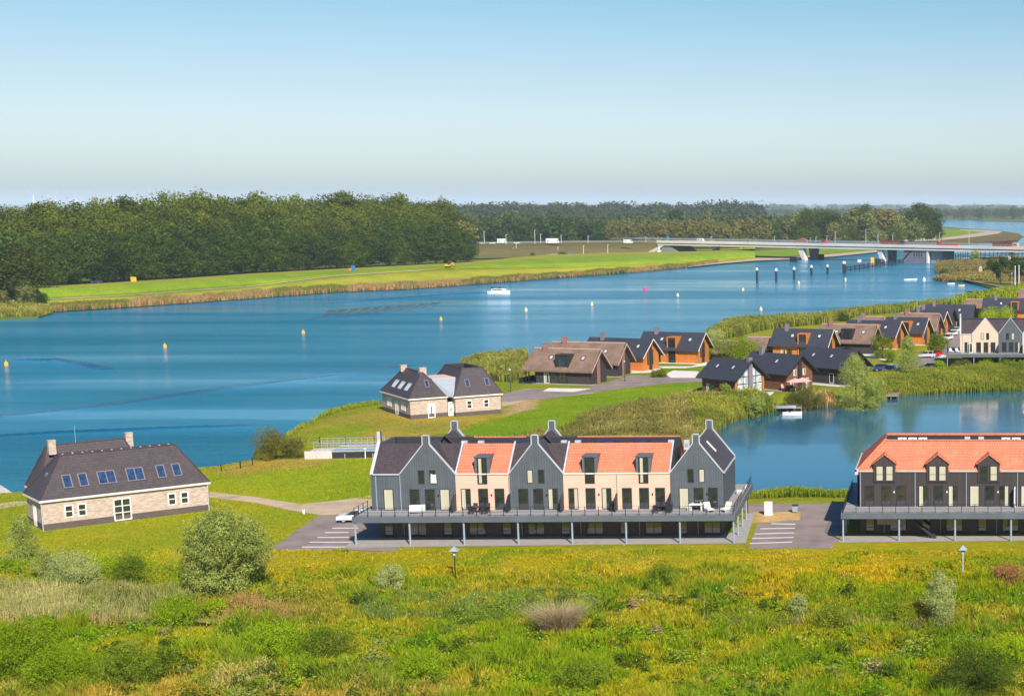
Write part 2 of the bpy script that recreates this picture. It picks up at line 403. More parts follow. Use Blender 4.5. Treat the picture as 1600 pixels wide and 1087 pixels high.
# ground colours: what grows there (patches traced from the photograph)
COLZ = [  # polygon px, colour, softness (m)
    ([(-200, 790), (325, 737), (600, 700), (600, 800), (420, 862), (-200, 900)], (.36, .37, .016), 5),
    ([(330, 715), (590, 715), (590, 790), (480, 792), (330, 772)], (.32, .38, .014), 3),
    ([(330, 735), (380, 718), (500, 712), (560, 712), (480, 735), (370, 745)], (.42, .33, .06), 2.5),
    ([(440, 700), (500, 655), (600, 640), (800, 650), (1000, 680), (800, 700), (590, 718)], (.42, .33, .055), 3),
    ([(560, 700), (720, 672), (800, 648), (900, 610), (1100, 598), (1090, 625), (960, 655), (880, 680), (700, 700)], (.22, .33, .008), 2.5),
    ([(440, 702), (470, 680), (520, 660), (580, 665), (560, 690), (500, 702)], (.30, .34, .02), 2.5),
    ([(790, 650), (800, 618), (850, 620), (830, 640)], (.55, .38, .22), 1.5),
    ([(785, 600), (825, 598), (1110, 565), (1220, 600), (1200, 640), (1100, 640), (1090, 600), (850, 600)], (.22, .26, .02), 2),
    ([(1000, 560), (1180, 556), (1180, 600), (990, 600)], (.22, .30, .012), 2),
    ([(1370, 590), (1600, 583), (1600, 608), (1370, 612)], (.24, .32, .012), 2),
    ([(1180, 800), (1245, 795), (1250, 812), (1185, 816)], (.62, .44, .24), .7),
    ([(410, 862), (1600, 845), (1600, 940), (900, 905), (420, 900)], (.36, .33, .012), 3),
    ([(1100, 860), (1400, 860), (1420, 930), (1150, 940)], (.44, .36, .012), 4),
    ([(0, 930), (500, 930), (500, 975), (0, 975)], (.27, .25, .06), 3),
    ([(0, 990), (1600, 980), (1600, 1087), (0, 1087)], (.31, .33, .012), 5),
    ([(0, 1050), (170, 1050), (700, 1070), (650, 1140), (0, 1140)], (.36, .30, .06), 4),
]
def ground_col(X, Y, d):
    c = np.empty(X.shape + (3,)); c[:] = (.30, .31, .02)
    for pix, col, soft in COLZ:
        s = sdist(X, Y, wpoly(pix, 1.5)) + (fbm(X, Y, 9) - .5) * soft * 2
        k = np.clip(s / soft + .5, 0, 1)[..., None]; c = c * (1 - k) + np.array(col) * k
    k = np.clip(1 - d / 2.5, 0, 1)[..., None] * .8; c = c * (1 - k) + np.array((.10, .085, .035)) * k
    dry = np.clip((fbm(X + 31, Y, 22) - .52) * 4, 0, 1)[..., None] * .45
    lush = np.clip((fbm(X, Y + 77, 15) - .55) * 5, 0, 1)[..., None] * .5
    c = c * (1 - dry) + c * np.array((1.12, 1.05, 1.3)) * dry; c = c * (1 - lush) + c * np.array((.62, .85, .7)) * lush
    return np.minimum(c * np.array((.84, .83, .72)), .62)
def grid_land():
    us = np.arange(-.80, .62, .0052); ys = [40.]
    while ys[-1] < 760: ys.append(ys[-1] * 1.0062)
    ys = np.array(ys); Y, U = np.meshgrid(ys, us, indexing='ij'); X = U * Y
    z, d = land_z(X, Y); c = ground_col(X, Y, d)
    n, m = X.shape; idx = np.arange(n * m).reshape(n, m)
    Fa = np.stack([idx[:-1, :-1], idx[:-1, 1:], idx[1:, 1:], idx[1:, :-1]], -1).reshape(-1, 4)
    keep = (d.ravel()[Fa] > -6).any(1); Fa = Fa[keep]
    V = np.stack([X, Y, z], -1).reshape(-1, 3)
    me = npmesh('near_land', V, Fa, M['ground'], corner_col=c.reshape(-1, 3)); me.shade_smooth()
    tag(link('ground', me), 'grassy holiday park land around the pond', kind='structure')
grid_land()
def sheet(name, pts, z, matk, label, sub=None):
    me = MB().face([(x, y, z) for x, y in pts]).mesh(name, [matk]); o = link(name, me); return tag(o, label, kind='structure')
sheet('water', [(-30000, -800), (30000, -800), (30000, 45000), (-30000, 45000)], 0, 'water', 'wide blue lake and channel')
sheet('pond_water', wpoly([(940, 786), (1035, 735), (1085, 700), (1100, 688), (1104, 668), (1140, 650), (1180, 643), (1255, 626), (1345, 625), (1390, 611), (1480, 606), (1600, 601), (1900, 598), (1900, 790), (1160, 790)]), .004, 'pond', 'sheltered inner pond of the holiday park')
# far land: one great sheet with the lake shore cut into it
FS = [(-300, 500), (0, 499.5), (60, 497), (80, 492), (86, 487), (200, 480), (300, 473), (400, 466), (520, 457), (640, 452), (760, 443), (880, 434), (990, 426), (1075, 418),
      (1120, 412), (1180, 407), (1255, 403), (1300, 401), (1375, 394), (1450, 388), (1560, 378), (1600, 371), (1593, 366), (1570, 362), (1530, 359), (1490, 356), (1466, 355), (1455, 349),
      (1466, 343.5), (1500, 343.3), (1530, 344), (1545, 346), (1600, 347), (1800, 347)]
FSW = wpoly(FS)
def far_sheet():
    pts = FSW + [(28000, 9000), (28000, 44000), (-28000, 44000), (-28000, 300), (-900, 300)]
    from mathutils.geometry import tessellate_polygon
    top = [Vector((x, y, .55)) for x, y in pts]; tri = tessellate_polygon([top])
    mb = MB(); 
    for t in tri:
        p = [top[i] for i in t]; n = (p[1] - p[0]).cross(p[2] - p[0])
        mb.face(p if n.z > 0 else p[::-1])
    for i in range(len(FSW) - 1):
        a, b = top[i], top[i + 1]; mb.face([(a.x, a.y, -1), (b.x, b.y, -1), b, a])
    me = mb.mesh('far_land', ['ground'])
    a = me.attributes.new('col', 'FLOAT_COLOR', 'POINT'); n = len(me.vertices)
    a.data.foreach_set('color', np.tile(np.array((.12, .15, .03, 1), np.float32), n))
    tag(link('terrain', me), 'flat land beyond the lake reaching the horizon', kind='structure')
far_sheet()
def loft(name, lines, cols, label, kind='structure', seg=60, jit=0., skirt=True):
    """sheet through pixel polylines [(pixpts, z)], resampled by picture column and given real heights"""
    V = []; Cc = []; rows = len(lines)
    xs = np.linspace(0, 1, seg)
    for (pts, z), col in zip(lines, cols):
        pts = np.array(pts, float); px = pts[0, 0] + (pts[-1, 0] - pts[0, 0]) * xs; py = np.interp(px if pts[-1, 0] > pts[0, 0] else px[::-1], pts[:, 0], pts[:, 1])
        zz = np.interp(px, z[0], z[1]) if isinstance(z, tuple) else np.full(seg, z)
        for a, b, q in zip(px, py, zz):
            X, Y = at(a, b, q); V.append((X, Y, q)); Cc.append(col(a) if callable(col) else col)
    idx = np.arange(rows * seg).reshape(rows, seg)
    Fa = np.stack([idx[:-1, :-1], idx[:-1, 1:], idx[1:, 1:], idx[1:, :-1]], -1).reshape(-1, 4)
    me = npmesh(name, np.array(V), Fa, M['ground'], corner_col=np.array(Cc)); me.shade_smooth()
    return tag(link(name, me), label, kind=kind)
G1 = (.20, .29, .016); G2 = (.30, .30, .03); G3 = (.34, .25, .09)
SH = [(86, 486), (200, 479), (300, 472), (400, 465), (520, 456), (640, 451), (760, 442), (880, 433), (990, 425), (1075, 417), (1120, 411), (1180, 406)]
LN_path = [(70, 467.5), (200, 461), (400, 446), (520, 431), (620, 424.5), (700, 420), (880, 417), (1000, 412), (1075, 408), (1180, 401)]
LN_crest = [(60, 452.5), (160, 447), (275, 440), (400, 431.5), (550, 423.5), (640, 419), (750, 413.5), (850, 404), (950, 400.5), (1060, 398.5), (1180, 392)]
PZ = ([0, 400, 460, 520, 620, 700, 760, 880, 1180], [2, 2, 3.6, 4.9, 5.1, 4.9, 3.8, 2., 2.])
_pa, _ca = np.array(LN_path, float), np.array(LN_crest, float)
_xm = np.linspace(66, 1180, 40); LN_mid = [(a, .5 * (np.interp(a, _pa[:, 0], _pa[:, 1]) + np.interp(a, _ca[:, 0], _ca[:, 1]))) for a in _xm]
MZ = (list(_xm), [.5 * (np.interp(a, *PZ) + 5.6) for a in _xm])
PTH = lambda d: [(a, b + d) for a, b in LN_path]
PC = lambda x: (.60, .54, .40) if x < 655 else (.30, .36, .02)
DK = [(SH, .1), ([(80, 480), (200, 473), (300, 466), (400, 458), (520, 448), (640, 441), (760, 434), (880, 427), (990, 420), (1075, 413), (1180, 404)], 1.0),
      (PTH(.8), (PZ[0], [v - .15 for v in PZ[1]])), (PTH(.5), PZ), (PTH(-.45), PZ), (PTH(-.7), (PZ[0], [v + .1 for v in PZ[1]])), (LN_mid, MZ), (LN_crest, 5.6), ([(a, b - 3) for a, b in LN_crest], 5.8), ([(a, b - 6) for a, b in LN_crest], 3.0)]
loft('dike_terrain', DK, [G3, G2, G2, PC, PC, G1, G1, G1, G2, G2], 'bright green grass dike along the far shore')
PB = [(p[0], p[1] + .5) for p in LN_path[:5]]; PA = [(p[0], p[1] - .5) for p in LN_path[:5]]
def strip(name, a, b, z, matk, label, seg=40):
    V = []
    for pts in (a, b):
        pts = np.array(pts, float); px = np.linspace(pts[0, 0], pts[-1, 0], seg)
        for q, w in zip(px, np.interp(px, pts[:, 0], pts[:, 1])):
            zz = (np.interp(q, z[0], z[1]) + .15) if isinstance(z, tuple) else z; V.append((*at(q, w, zz), zz))
    idx = np.arange(2 * seg).reshape(2, seg)
    Fa = np.stack([idx[:-1, :-1], idx[:-1, 1:], idx[1:, 1:], idx[1:, :-1]], -1).reshape(-1, 4)
    me = npmesh(name, np.array(V), Fa, M[matk]); return tag(link(name, me), label, kind='structure')
# highway embankment
EMB_T = [(745, 381.5), (800, 381), (900, 379.5), (1000, 379), (1040, 379)]
loft('embankment_terrain', [([(730, 404), (850, 402), (950, 400), (1062, 397)], 1.2), ([(735, 396), (850, 394), (950, 392), (1052, 390)], 4.0), (EMB_T, 9.0), ([(a, b - 2.2) for a, b in EMB_T], 9.1), ([(a, b - 4.5) for a, b in EMB_T], 2.)],
     [(.14, .15, .035), (.20, .15, .06), (.13, .12, .03), (.30, .28, .26), (.10, .12, .03)], 'dull grassy embankment carrying the highway')
strip('embankment_path', [(745, 393.5), (850, 397), (900, 399.5), (960, 399.9)], [(745, 392.3), (850, 395.6), (900, 398.4), (960, 399)], 2.9, 'pathp', 'pale track crossing the highway embankment')
# rocky revetment and sandy peninsula past the bridge
strip('revetment', [(1075, 417.3), (1120, 412.3), (1180, 407.3), (1262, 404)], [(1075, 413.4), (1120, 408), (1180, 402.8), (1262, 400)], .75, 'sandp', 'pale stone revetment at the foot of the far bank')
strip('bridge_bank', [(1262, 402.5), (1300, 401), (1380, 393)], [(1262, 399.5), (1300, 396.5), (1380, 389.5)], .78, 'sandp', 'sandy shore behind the bridge piers')
strip('lawn', [(1180, 402.5), (1262, 399), (1300, 396), (1380, 389)], [(1180, 392), (1262, 388), (1300, 387), (1380, 383)], .8, 'ground', 'green verge below the bridge')
def colsheet(name, pix, z, col, label):
    me = MB().face([(*at(a, b, z), z) for a, b in pix]).mesh(name, ['ground'])
    a = me.attributes.new('col', 'FLOAT_COLOR', 'POINT'); a.data.foreach_set('color', np.tile(np.array((*col, 1), np.float32), len(me.vertices)))
    return tag(link(name, me), label, kind='structure')
bpy.data.objects['lawn'].data.attributes.new('col', 'FLOAT_COLOR', 'POINT').data.foreach_set('color', np.tile(np.array((*G1, 1), np.float32), 80))
colsheet('meadow', [(1470, 357), (1500, 358.2), (1530, 360), (1545, 363), (1530, 366), (1500, 370), (1470, 373), (1400, 375), (1400, 360)], .8, (.20, .28, .012), 'green meadow on the point past the bridge')
colsheet('peninsula', [(1545, 362), (1585, 364.5), (1598, 368), (1590, 376), (1480, 381), (1400, 383), (1400, 379), (1480, 375), (1530, 368)], .82, (.16, .12, .04), 'scrubby brown end of the point')
strip('sand_track', [(1400, 378.5), (1470, 375.5), (1520, 370.5), (1560, 365)], [(1400, 374.5), (1470, 372), (1520, 365.5), (1556, 360.5)], .9, 'sandp', 'sandy track round the point past the bridge')
strip('sand_track', [(1500, 359.5), (1530, 361.5), (1560, 365)], [(1500, 358.3), (1530, 359.4), (1566, 361.5)], .91, 'sandp', 'thin sandy shore line of the point')
# right shore: grass point, reeds and timber quay
RS = [(1457, 436.5), (1470, 433), (1495, 426), (1463, 424), (1466, 415), (1500, 412), (1560, 410), (1700, 408), (1900, 405), (1900, 450), (1640, 462), (1592, 458), (1545, 450.5), (1508, 441), (1480, 438.5)]
def rshore():
    p = wpoly(RS); z = .7; mb = MB()
    from mathutils.geometry import tessellate_polygon
    top = [Vector((x, y, z)) for x, y in p]
    for t in tessellate_polygon([top]):
        q = [top[i] for i in t]; n = (q[1] - q[0]).cross(q[2] - q[0]); mb.face(q if n.z > 0 else q[::-1])
    for i in range(len(p)):
        a, b = top[i], top[(i + 1) % len(p)]; mb.face([(a.x, a.y, -1), (b.x, b.y, -1), b, a])
    me = mb.mesh('right_shore', ['ground'])
    a = me.attributes.new('col', 'FLOAT_COLOR', 'POINT'); a.data.foreach_set('color', np.tile(np.array((.20, .19, .03, 1), np.float32), len(me.vertices)))
    tag(link('shore', me), 'grassy shore beside the bridge with a timber quay', kind='structure')
rshore()
sheet('pool_water', wpoly([(212, 968), (255, 965), (300, 970), (348, 975), (352, 985), (320, 988), (260, 986), (210, 980)], .5), .5, 'poolw', 'small dark pool in the meadow')
# roads and paths on the near land
def road(name, pix, z, matk, label): return sheet(name, wpoly(pix, z), z, matk, label)
road('parking', [(418, 860), (455, 834), (497, 806), (545, 802), (600, 800), (620, 830), (620, 862), (540, 858)], 1.512, 'asphalt', 'asphalt car park beside the grey and cream row houses')
road('parking', [(1170, 857), (1183, 818), (1250, 812), (1252, 799), (1167, 799), (1150, 787), (1320, 785.5), (1335, 800), (1300, 856)], 1.512, 'asphalt', 'asphalt car park between the two row buildings')
road('road', [(1320, 785.4), (1335, 786), (1335, 800), (1700, 800), (1700, 785)], 1.504, 'asphalt', 'service road behind the black row building')
road('path', [(326, 768), (400, 776), (470, 787), (540, 780), (585, 772), (600, 780), (600, 803), (545, 803), (500, 804), (455, 797), (400, 785), (326, 776)], 1.508, 'sandp', 'sandy path from the brick house to the car park')
road('path', [(-60, 796), (20, 783), (48, 782), (48, 789), (20, 791), (-60, 806)], 1.508, 'sandp', 'sandy track left of the brick house')
road('road', [(784, 628), (784, 616), (820, 607), (900, 609), (945, 598), (985, 586), (1080, 590), (1115, 589), (1115, 595), (1040, 599), (985, 605), (925, 613), (860, 622)], 1.512, 'asphalt', 'curving grey access road past the thatched cottages')
road('path', [(784, 636), (820, 626), (900, 617), (930, 613.5), (925, 612.5), (860, 621), (784, 627)], 1.508, 'sandp', 'sandy edge of the access road')
road('parking', [(1370, 590), (1400, 572), (1440, 557), (1470, 540), (1480, 520), (1500, 512), (1506, 522), (1500, 548), (1472, 562), (1458, 575), (1480, 584), (1410, 592)], 1.512, 'asphalt', 'car park among the dark cottages')
road('terrace', [(538, 855), (556, 839.5), (1142, 833), (1170, 800), (1180, 799), (1165, 848), (700, 853)], 1.522, 'paving', 'pale paving in front of the grey and cream row houses')
road('terrace', [(1308, 846), (1318, 836), (1700, 836), (1700, 843), (1318, 847)], 1.522, 'paving', 'pale paving in front of the black row building')
for k, (l, r, y, yy) in enumerate([(1205, 1243, 817, 818), (1188, 1242, 825, 824), (1179, 1240.5, 833, 831.5), (1175, 1240, 840, 838.5), (1172, 1238, 848, 845.6)]):
    road('parking_line', [(l, y), (r, yy), (r, yy + 1.1), (l, y + 1.1)], 1.518, 'white', 'white bay line of the parking between the buildings')
for k, (l, r, y) in enumerate([(519, 560, 824), (508, 545, 831), (496, 545, 838.5), (484, 560, 846), (472, 560, 853.5)]):
    road('parking_line', [(l, y), (r, y - .2), (r, y + .9), (l, y + 1.1)], 1.518, 'white', 'white bay line of the left car park')
# white slab patios by the cottages
for pix, lab in [([(848, 611), (857, 606), (924, 607), (897, 612)], 'white slab parking pad in front of the thatched cottage'),
                 ([(980, 583), (1005, 577), (1034, 573.5), (1032, 577), (1018, 582)], 'white slab path beside the orange timber cottage'),
                 ([(1020, 572), (1080, 572), (1105, 565), (1103, 571), (1070, 575), (1020, 575)], 'white slab path under the orange cottage wall'),
                 ([(1040, 584), (1052, 578.5), (1092, 580), (1086, 590), (1048, 590)], 'white slab parking pad at the bend of the access road'),
                 ([(1140, 628), (1190, 612), (1210, 612), (1205, 617), (1180, 622)], 'white patio of the glass gabled cottage'),
                 ([(1073, 609), (1100, 612), (1140, 621), (1140, 624), (1075, 612)], 'pale garden edge beside the glass gabled cottage'),
                 ([(1253, 596), (1310, 598), (1330, 603), (1320, 605), (1253, 599)], 'pale terrace of the dark lakeside cottage'),
                 ([(1345, 551), (1400, 563), (1398, 566), (1345, 555)], 'pale garden path between the cottages'),
                 ([(1457, 549), (1480, 556), (1470, 559), (1456, 554)], 'pale footpath by the car park')]:
    road('patio', pix, 1.514, 'patio', lab)
# ---------------------------------------------------------------- windows and shared building parts
_wc = {}
def window(parent, x, y, z, w, h, rot=(0, 0, 0), frame='dark', glass='glass', bars=(), rows=(), fw=.07, curtain=None, name='window', proud=.05, label=None):
    """w x h opening centred at x, foot at z, facing local -y; child pane"""
    k = (w, h, frame, glass, tuple(bars), tuple(rows), fw, proud, name)
    if k not in _wc:
        mb = MB(); a = w / 2
        mb.box(-a, -proud, 0, -a + fw, .02, h).box(a - fw, -proud, 0, a, .02, h).box(-a + fw, -proud, 0, a - fw, .02, fw).box(-a + fw, -proud, h - fw, a - fw, .02, h)
        for b in bars: mb.box(b - fw * .45, -proud * .9, fw, b + fw * .45, .015, h - fw)
        for r in rows: mb.box(-a + fw, -proud * .8, r - fw * .35, a - fw, .012, r + fw * .35)
        _wc[k] = (mb.mesh(name, [frame]), MB().box(-a + fw * .8, -.02, fw * .8, a - fw * .8, .01, h - fw * .8).mesh('pane', [glass]))
    f, p = _wc[k]; o = link(name, f, parent, (x, y, z), rot); link('pane', p, o)
    if label: o['label'] = label
    if curtain:
        s, e = curtain; kk = ('cur', w, h, s, e)
        if kk not in _wc:
            a = w / 2 - fw; m = MB(); n = max(2, int((e - s) * 2 * a / .09))
            for i in range(n):
                q0 = -a + 2 * a * (s + (e - s) * i / n); q1 = -a + 2 * a * (s + (e - s) * (i + 1) / n); d0 = -.024 - .012 * (i % 2); d1 = -.024 - .012 * ((i + 1) % 2)
                m.face([(q0, d0, fw), (q1, d1, fw), (q1, d1, h - fw), (q0, d0, h - fw)])
            _wc[kk] = m.mesh('curtain', ['curtain'])
        link('curtain', _wc[kk], o)
    return o
def copy_tree(o, parent=None):
    c = o.copy(); C.objects.link(c); c.parent = parent
    for ch in o.children: copy_tree(ch, c)
    return c
rnd = random.Random(11)

# ---------------------------------------------------------------- row houses
def rowhouse(o, rot, mods, label, W, D=12, DZ=3.2, EV=7.35, RG=10.3, AP=10.95, CH=11.7, rear=(), deck=(-1.0, 1.6, 4.05, 4.), detail=True, sub='siding', chimneys=True):
    """mods: (kind, width, wall material). local origin: front left foot of the facade at ground"""
    t = thing('row_house', label, 'building', (o[0], o[1], 1.5), rot)
    x = 0; s1 = 3.5
    for i, (kind, w, wm) in enumerate(mods):
        x0, x1 = x + .002, x + w - .002; cx = x + w / 2; yf = -.14 if kind == 'gable' else 0.
        m = MB()
        if kind in ('gable', 'endgable'):
            yf = -.14; ch = [(cx - .33, AP - .25), (cx - .33, CH), (cx + .33, CH), (cx + .33, AP - .25)] if chimneys else [(cx, AP)]
            prof = [(x0, DZ), (x0, EV), *ch[:], (x1, EV), (x1, DZ)]
            m.ext([(a, yf, b) for a, b in prof], (0, .3, 0))
            wall = m.build('wall', wm, t)
            # light coping along the gable outline
            cm = MB(); pts = [(x0, EV)] + ch + [(x1, EV)]
            for (a, b), (c, d) in zip(pts[:-1], pts[1:]):
                l = math.hypot(c - a, d - b); nx, nz = -(d - b) / l * .1, (c - a) / l * .1
                cm.ext([(a, yf - .05, b), (c, yf - .05, d), (c + nx, yf - .05, d + nz), (a + nx, yf - .05, b + nz)], (0, .36, 0))
            cm.build('coping', 'coping', wall)
            ye = D if kind == 'endgable' else 4.2; ap = AP - .15
            r = MB(); ys = yf + .3
            for sx in (-1, 1):
                xe = x0 if sx < 0 else x1
                if sx > 0 and kind == 'endgable': xe = x1 + .05
                q = [(xe, ys, EV), (cx, ys, ap), (cx, ye, ap), (xe, ye, EV)]; r.ext(q if sx < 0 else q[::-1], (0, 0, -.15))
            r.build('cross_roof', 'slate', t)
            if kind == 'endgable':
                m2 = MB().ext([(a, D - .1, b) for a, b in prof], (0, .3, 0)); m2.build('wall', wm, t)
                c2 = MB()
                for (a, b), (c, d) in zip(pts[:-1], pts[1:]):
                    l = math.hypot(c - a, d - b); nx, nz = -(d - b) / l * .1, (c - a) / l * .1
                    c2.ext([(a, D - .15, b), (c, D - .15, d), (c + nx, D - .15, d + nz), (a + nx, D - .15, b + nz)], (0, .4, 0))
                c2.box(x1 - .05, .2, EV - .15, x1 + .18, D - .2, EV + .02); c2.build('coping', 'coping', t)
                MB().box(x1 - .2, .16, DZ, x1, D - .1, EV - .16).build('wall', wm, t)
                if detail:
                    window(t, x1 - 1.35, D * .42, EV + 1.35 * (ap - EV) / (w / 2) + .1, .5, 1.6, (R(-42), 0, R(90)), 'white', 'skyglass', name='roof_light')
        else:
            m.box(x0, 0, DZ, x1, .25, EV); m.build('wall', wm, t)
            [MB().box(ga, -.12, EV - .1, gb, -.003, EV + .04).build('gutter', 'coping' if wm != 'peach' else 'cream', t) for ga, gb in ([(x0, x1)] if kind != 'gabledormer' else [(x0, cx - 1.4), (cx + 1.4, x1)])]
        rm = 'orange' if wm in ('peach', 'blackboard') else 'slate'
        if kind != 'endgable':
            pe = rm == 'orange' and wm == 'peach'; rx0 = x0 + (.18 if pe and mods[i - 1][2] != 'peach' else -.002); rx1 = x1 - (.18 if pe and mods[i + 1][2] != 'peach' else -.0015)
            MB().ext([(rx0, -.08, EV), (rx1, -.08, EV), (rx1, s1, RG), (rx0, s1, RG)], (0, 0, -.15)).build('roof_slope', rm, t)
            rw = 'orange' if rm == 'orange' else 'slate'
            MB().ext([(x0, D - s1, RG), (x1, D - s1, RG), (x1, D + .08, EV), (x0, D + .08, EV)], (0, 0, -.15)).build('rear_roof_slope', rw, t)
            MB().box(x0, D - s1 - .12, RG - .05, x1, D - s1 + .12, RG + .09).build('ridge', rw, t)
            if wm == 'peach':
                for q in (x0, x1 - .17):
                    if (q == x0 and (i == 0 or mods[i - 1][2] != 'peach')) or (q != x0 and (i == len(mods) - 1 or mods[i + 1][2] != 'peach')):
                        MB().ext([(q, -.12, EV - .02), (q + .17, -.12, EV - .02), (q + .17, s1, RG + .1), (q, s1, RG + .1)], (0, 0, .14)).build('verge', 'coping', t)
        # windows at deck level
        if kind == 'flat': spots = [w * .54]
        elif w > 8: spots = []
        else: spots = [w * .18, w * .5, w * .80] if wm == 'peach' else [w * .25, w * .53, w * .80]
        if wm == 'blackboard': spots = [w * .22, w * .52, w * .80]
        for k, sx in enumerate(spots):
            cur = rnd.choice([None, (.02, .45), (.6, .98), (.02, .98), None]) if k != 1 else None
            window(t, x + sx, yf, DZ + .04, 1.1, 2.4, bars=(0,) if k == 1 else (), rows=(.75,) if k == 1 else (), curtain=cur, name='terrace_door' if k == 1 else 'window')
            if k == 1 and detail: MB().box(-.06, -.12, 0, .06, 0, .22).build('wall_lamp', 'black' if wm != 'blackboard' else 'white', t, (x + sx + .95, yf, DZ + 1.6))
        if kind in ('gable', 'endgable'):
            for sx in (-.68, .58):
                window(t, cx + sx, yf, DZ + 3.05, .68, 1.55, rows=(), curtain=rnd.choice([(.02, .98), None, (.5, .98), None]))
        if kind == 'dormer':
            d = MB(); a = .82; zb = DZ + 4.2; zt = DZ + 6.0
            d.box(cx - a, -.06, zb, cx - .56, 2.4, zt).box(cx + .56, -.06, zb, cx + a, 2.4, zt).box(cx - a - .05, -.16, zt, cx + a + .05, 3.0, zt + .12)
            dm = d.build('dormer', 'fascia', t); window(dm, cx, -.07, DZ + 3.0, 1.08, 2.95, bars=(0,), rows=(.95,), curtain=rnd.choice([None, (.1, .45)]))
        if kind == 'gabledormer':
            d = MB(); a = 1.24; dt = EV + 1.0; da = EV + 1.95
            d.ext([(cx - a, -.15, EV - 1.3), (cx - a, -.15, dt), (cx, -.15, da - .1), (cx + a, -.15, dt), (cx + a, -.15, EV - 1.3)], (0, 3.5, 0))
            dm = d.build('dormer', 'blackboard', t)
            for sg in (-1, 1):
                MB().ext([(cx, -.32, da), (cx + sg * (a + .18), -.32, dt - .14), (cx + sg * (a + .18), 3.4, dt - .14), (cx, 3.4, da)][::sg], (0, 0, -.1)).build('dormer_roof', 'orange', dm)
            for sx in (-.56, .56):
                window(dm, cx + sx, -.155, EV - 1.15, .86, 1.75, rows=(.75,), curtain=rnd.choice([(.02, .98), None, (.02, .98)]))
        # downpipe
        if kind != 'endgable' and detail and (wm == 'blackboard' or kind == 'flat' or i % 2):
            MB().tube((0, 0, DZ), (0, 0, EV - .2), .05).build('downpipe', 'steel', t, (x + (.35 if kind == 'flat' or wm == 'blackboard' else 0), yf - .08, 0))
        # screen between terraces
        if i and kind != 'flat' and mods[i - 1][0] != 'flat' and detail and wm != 'blackboard':
            MB().ext([(x - .04, -2.0, DZ), (x - .04, -.16, DZ), (x - .04, -.16, DZ + 1.9), (x - .04, -1.0, DZ + 1.9), (x - .04, -2.0, DZ + 1.3)], (.08, 0, 0)).build('terrace_screen', 'dark', t)
        x += w
    MB().box(.2, .25, DZ, W - .2, D - .1, EV - .2).build('rear_wall', 'peach' if mods[0][2] != 'blackboard' else 'blackboard', t)
    # roof well between the slopes
    x1e = W - (mods[-1][1] if mods[-1][0] == 'endgable' else 0)
    wl = MB(); wl.box(.2, s1 - .02, EV - .2, x1e, s1 + .1, RG - .02).box(.2, D - s1 - .1, EV - .2, x1e, D - s1 + .02, RG - .06).box(.2, s1 + .1, EV, x1e, D - s1 - .1, RG - 1.0)
    wl.build('roof_well', 'well', t)
    # end parapet left
    if mods[0][0] != 'hip':
        pm = MB(); pr = [(-.14, DZ), (-.14, EV + .05), (s1 - .45, RG + .3), (s1 - .45, CH), (s1 + .2, CH), (s1 + .2, RG + .1)]
        pr += [(D - s1, RG + .1), (D + .14, EV + .05), (D + .14, DZ)]
        pm.ext([(-.2, a, b) for a, b in pr], (.25, 0, 0)); pw = pm.build('end_wall', mods[0][2] if mods[0][2] != 'peach' else 'peach', t)
        MB().ext([(-.26, -.2, EV - .0), (-.26, s1 - .5, RG + .32), (-.26, s1 - .5, CH + .06), (-.26, s1 - .38, CH + .06), (-.26, s1 - .38, RG + .28), (-.26, -.06, EV - .0)], (.34, 0, 0)).build('coping', 'coping', pw)
    # rear gables rising behind
    for gx in rear:
        m = MB(); pr = [(gx - 2.9, EV), (gx - .33, AP - .2), (gx - .33, CH), (gx + .33, CH), (gx + .33, AP - .2), (gx + 2.9, EV)]
        m.ext([(a, D - .1, b) for a, b in pr], (0, .3, 0)); g = m.build('rear_gable', 'siding', t)
        c2 = MB()
        for (a, b), (c, d) in zip(pr[:-1], pr[1:]):
            l = math.hypot(c - a, d - b); nx, nz = -(d - b) / l * .1, (c - a) / l * .1
            c2.ext([(a, D - .15, b), (c, D - .15, d), (c + nx, D - .15, d + nz), (a + nx, D - .15, b + nz)], (0, .4, 0))
        c2.build('coping', 'coping', g)
        r = MB()
        for sx in (-1, 1):
            q = [(gx + sx * 2.9, D - s1 + .3, EV), (gx, D - s1 - .7, AP - .3), (gx, D - .1, AP - .3), (gx + sx * 2.9, D - .1, EV)]; r.ext(q if sx < 0 else q[::-1], (0, 0, -.12))
        r.build('cross_roof', 'slate', t)
    # lower storey, deck, columns and railing
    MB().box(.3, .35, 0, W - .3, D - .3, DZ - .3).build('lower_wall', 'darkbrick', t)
    a, b, f, bk = deck
    dk = MB(); dk.box(a, -f, DZ - .22, W + b, -.0 + D + bk, DZ).build('deck', 'deck', t)
    fm = MB(); z0, z1 = DZ - .62, DZ + .06
    fm.box(a - .12, -f - .12, z0, W + b + .12, -f - .003, z1).box(a - .12, -f, z0, a - .003, D + bk, z1).box(W + b + .003, -f, z0, W + b + .12, D + bk, z1)
    fm.build('deck_fascia', 'fascia', t)
    nx = max(2, round((W + a * -1 + b) / 6.1)); 
    for k in range(nx + 1):
        MB().tube((0, 0, 0), (0, 0, DZ - .6), .11, .11, 8).build('column', 'steel', t, (a + .1 + (W + b - a - .2) * k / nx, -f + .15, 0))
    for k in range(1, 4):
        for xx in ((W + b - .1,) if b > 1 else ()) + ((a + .1,) if a < -1.2 else ()):
            MB().tube((0, 0, 0), (0, 0, DZ - .6), .11, .11, 8).build('column', 'steel', t, (xx, -f + k * 4.6, 0))
    rl = MB()
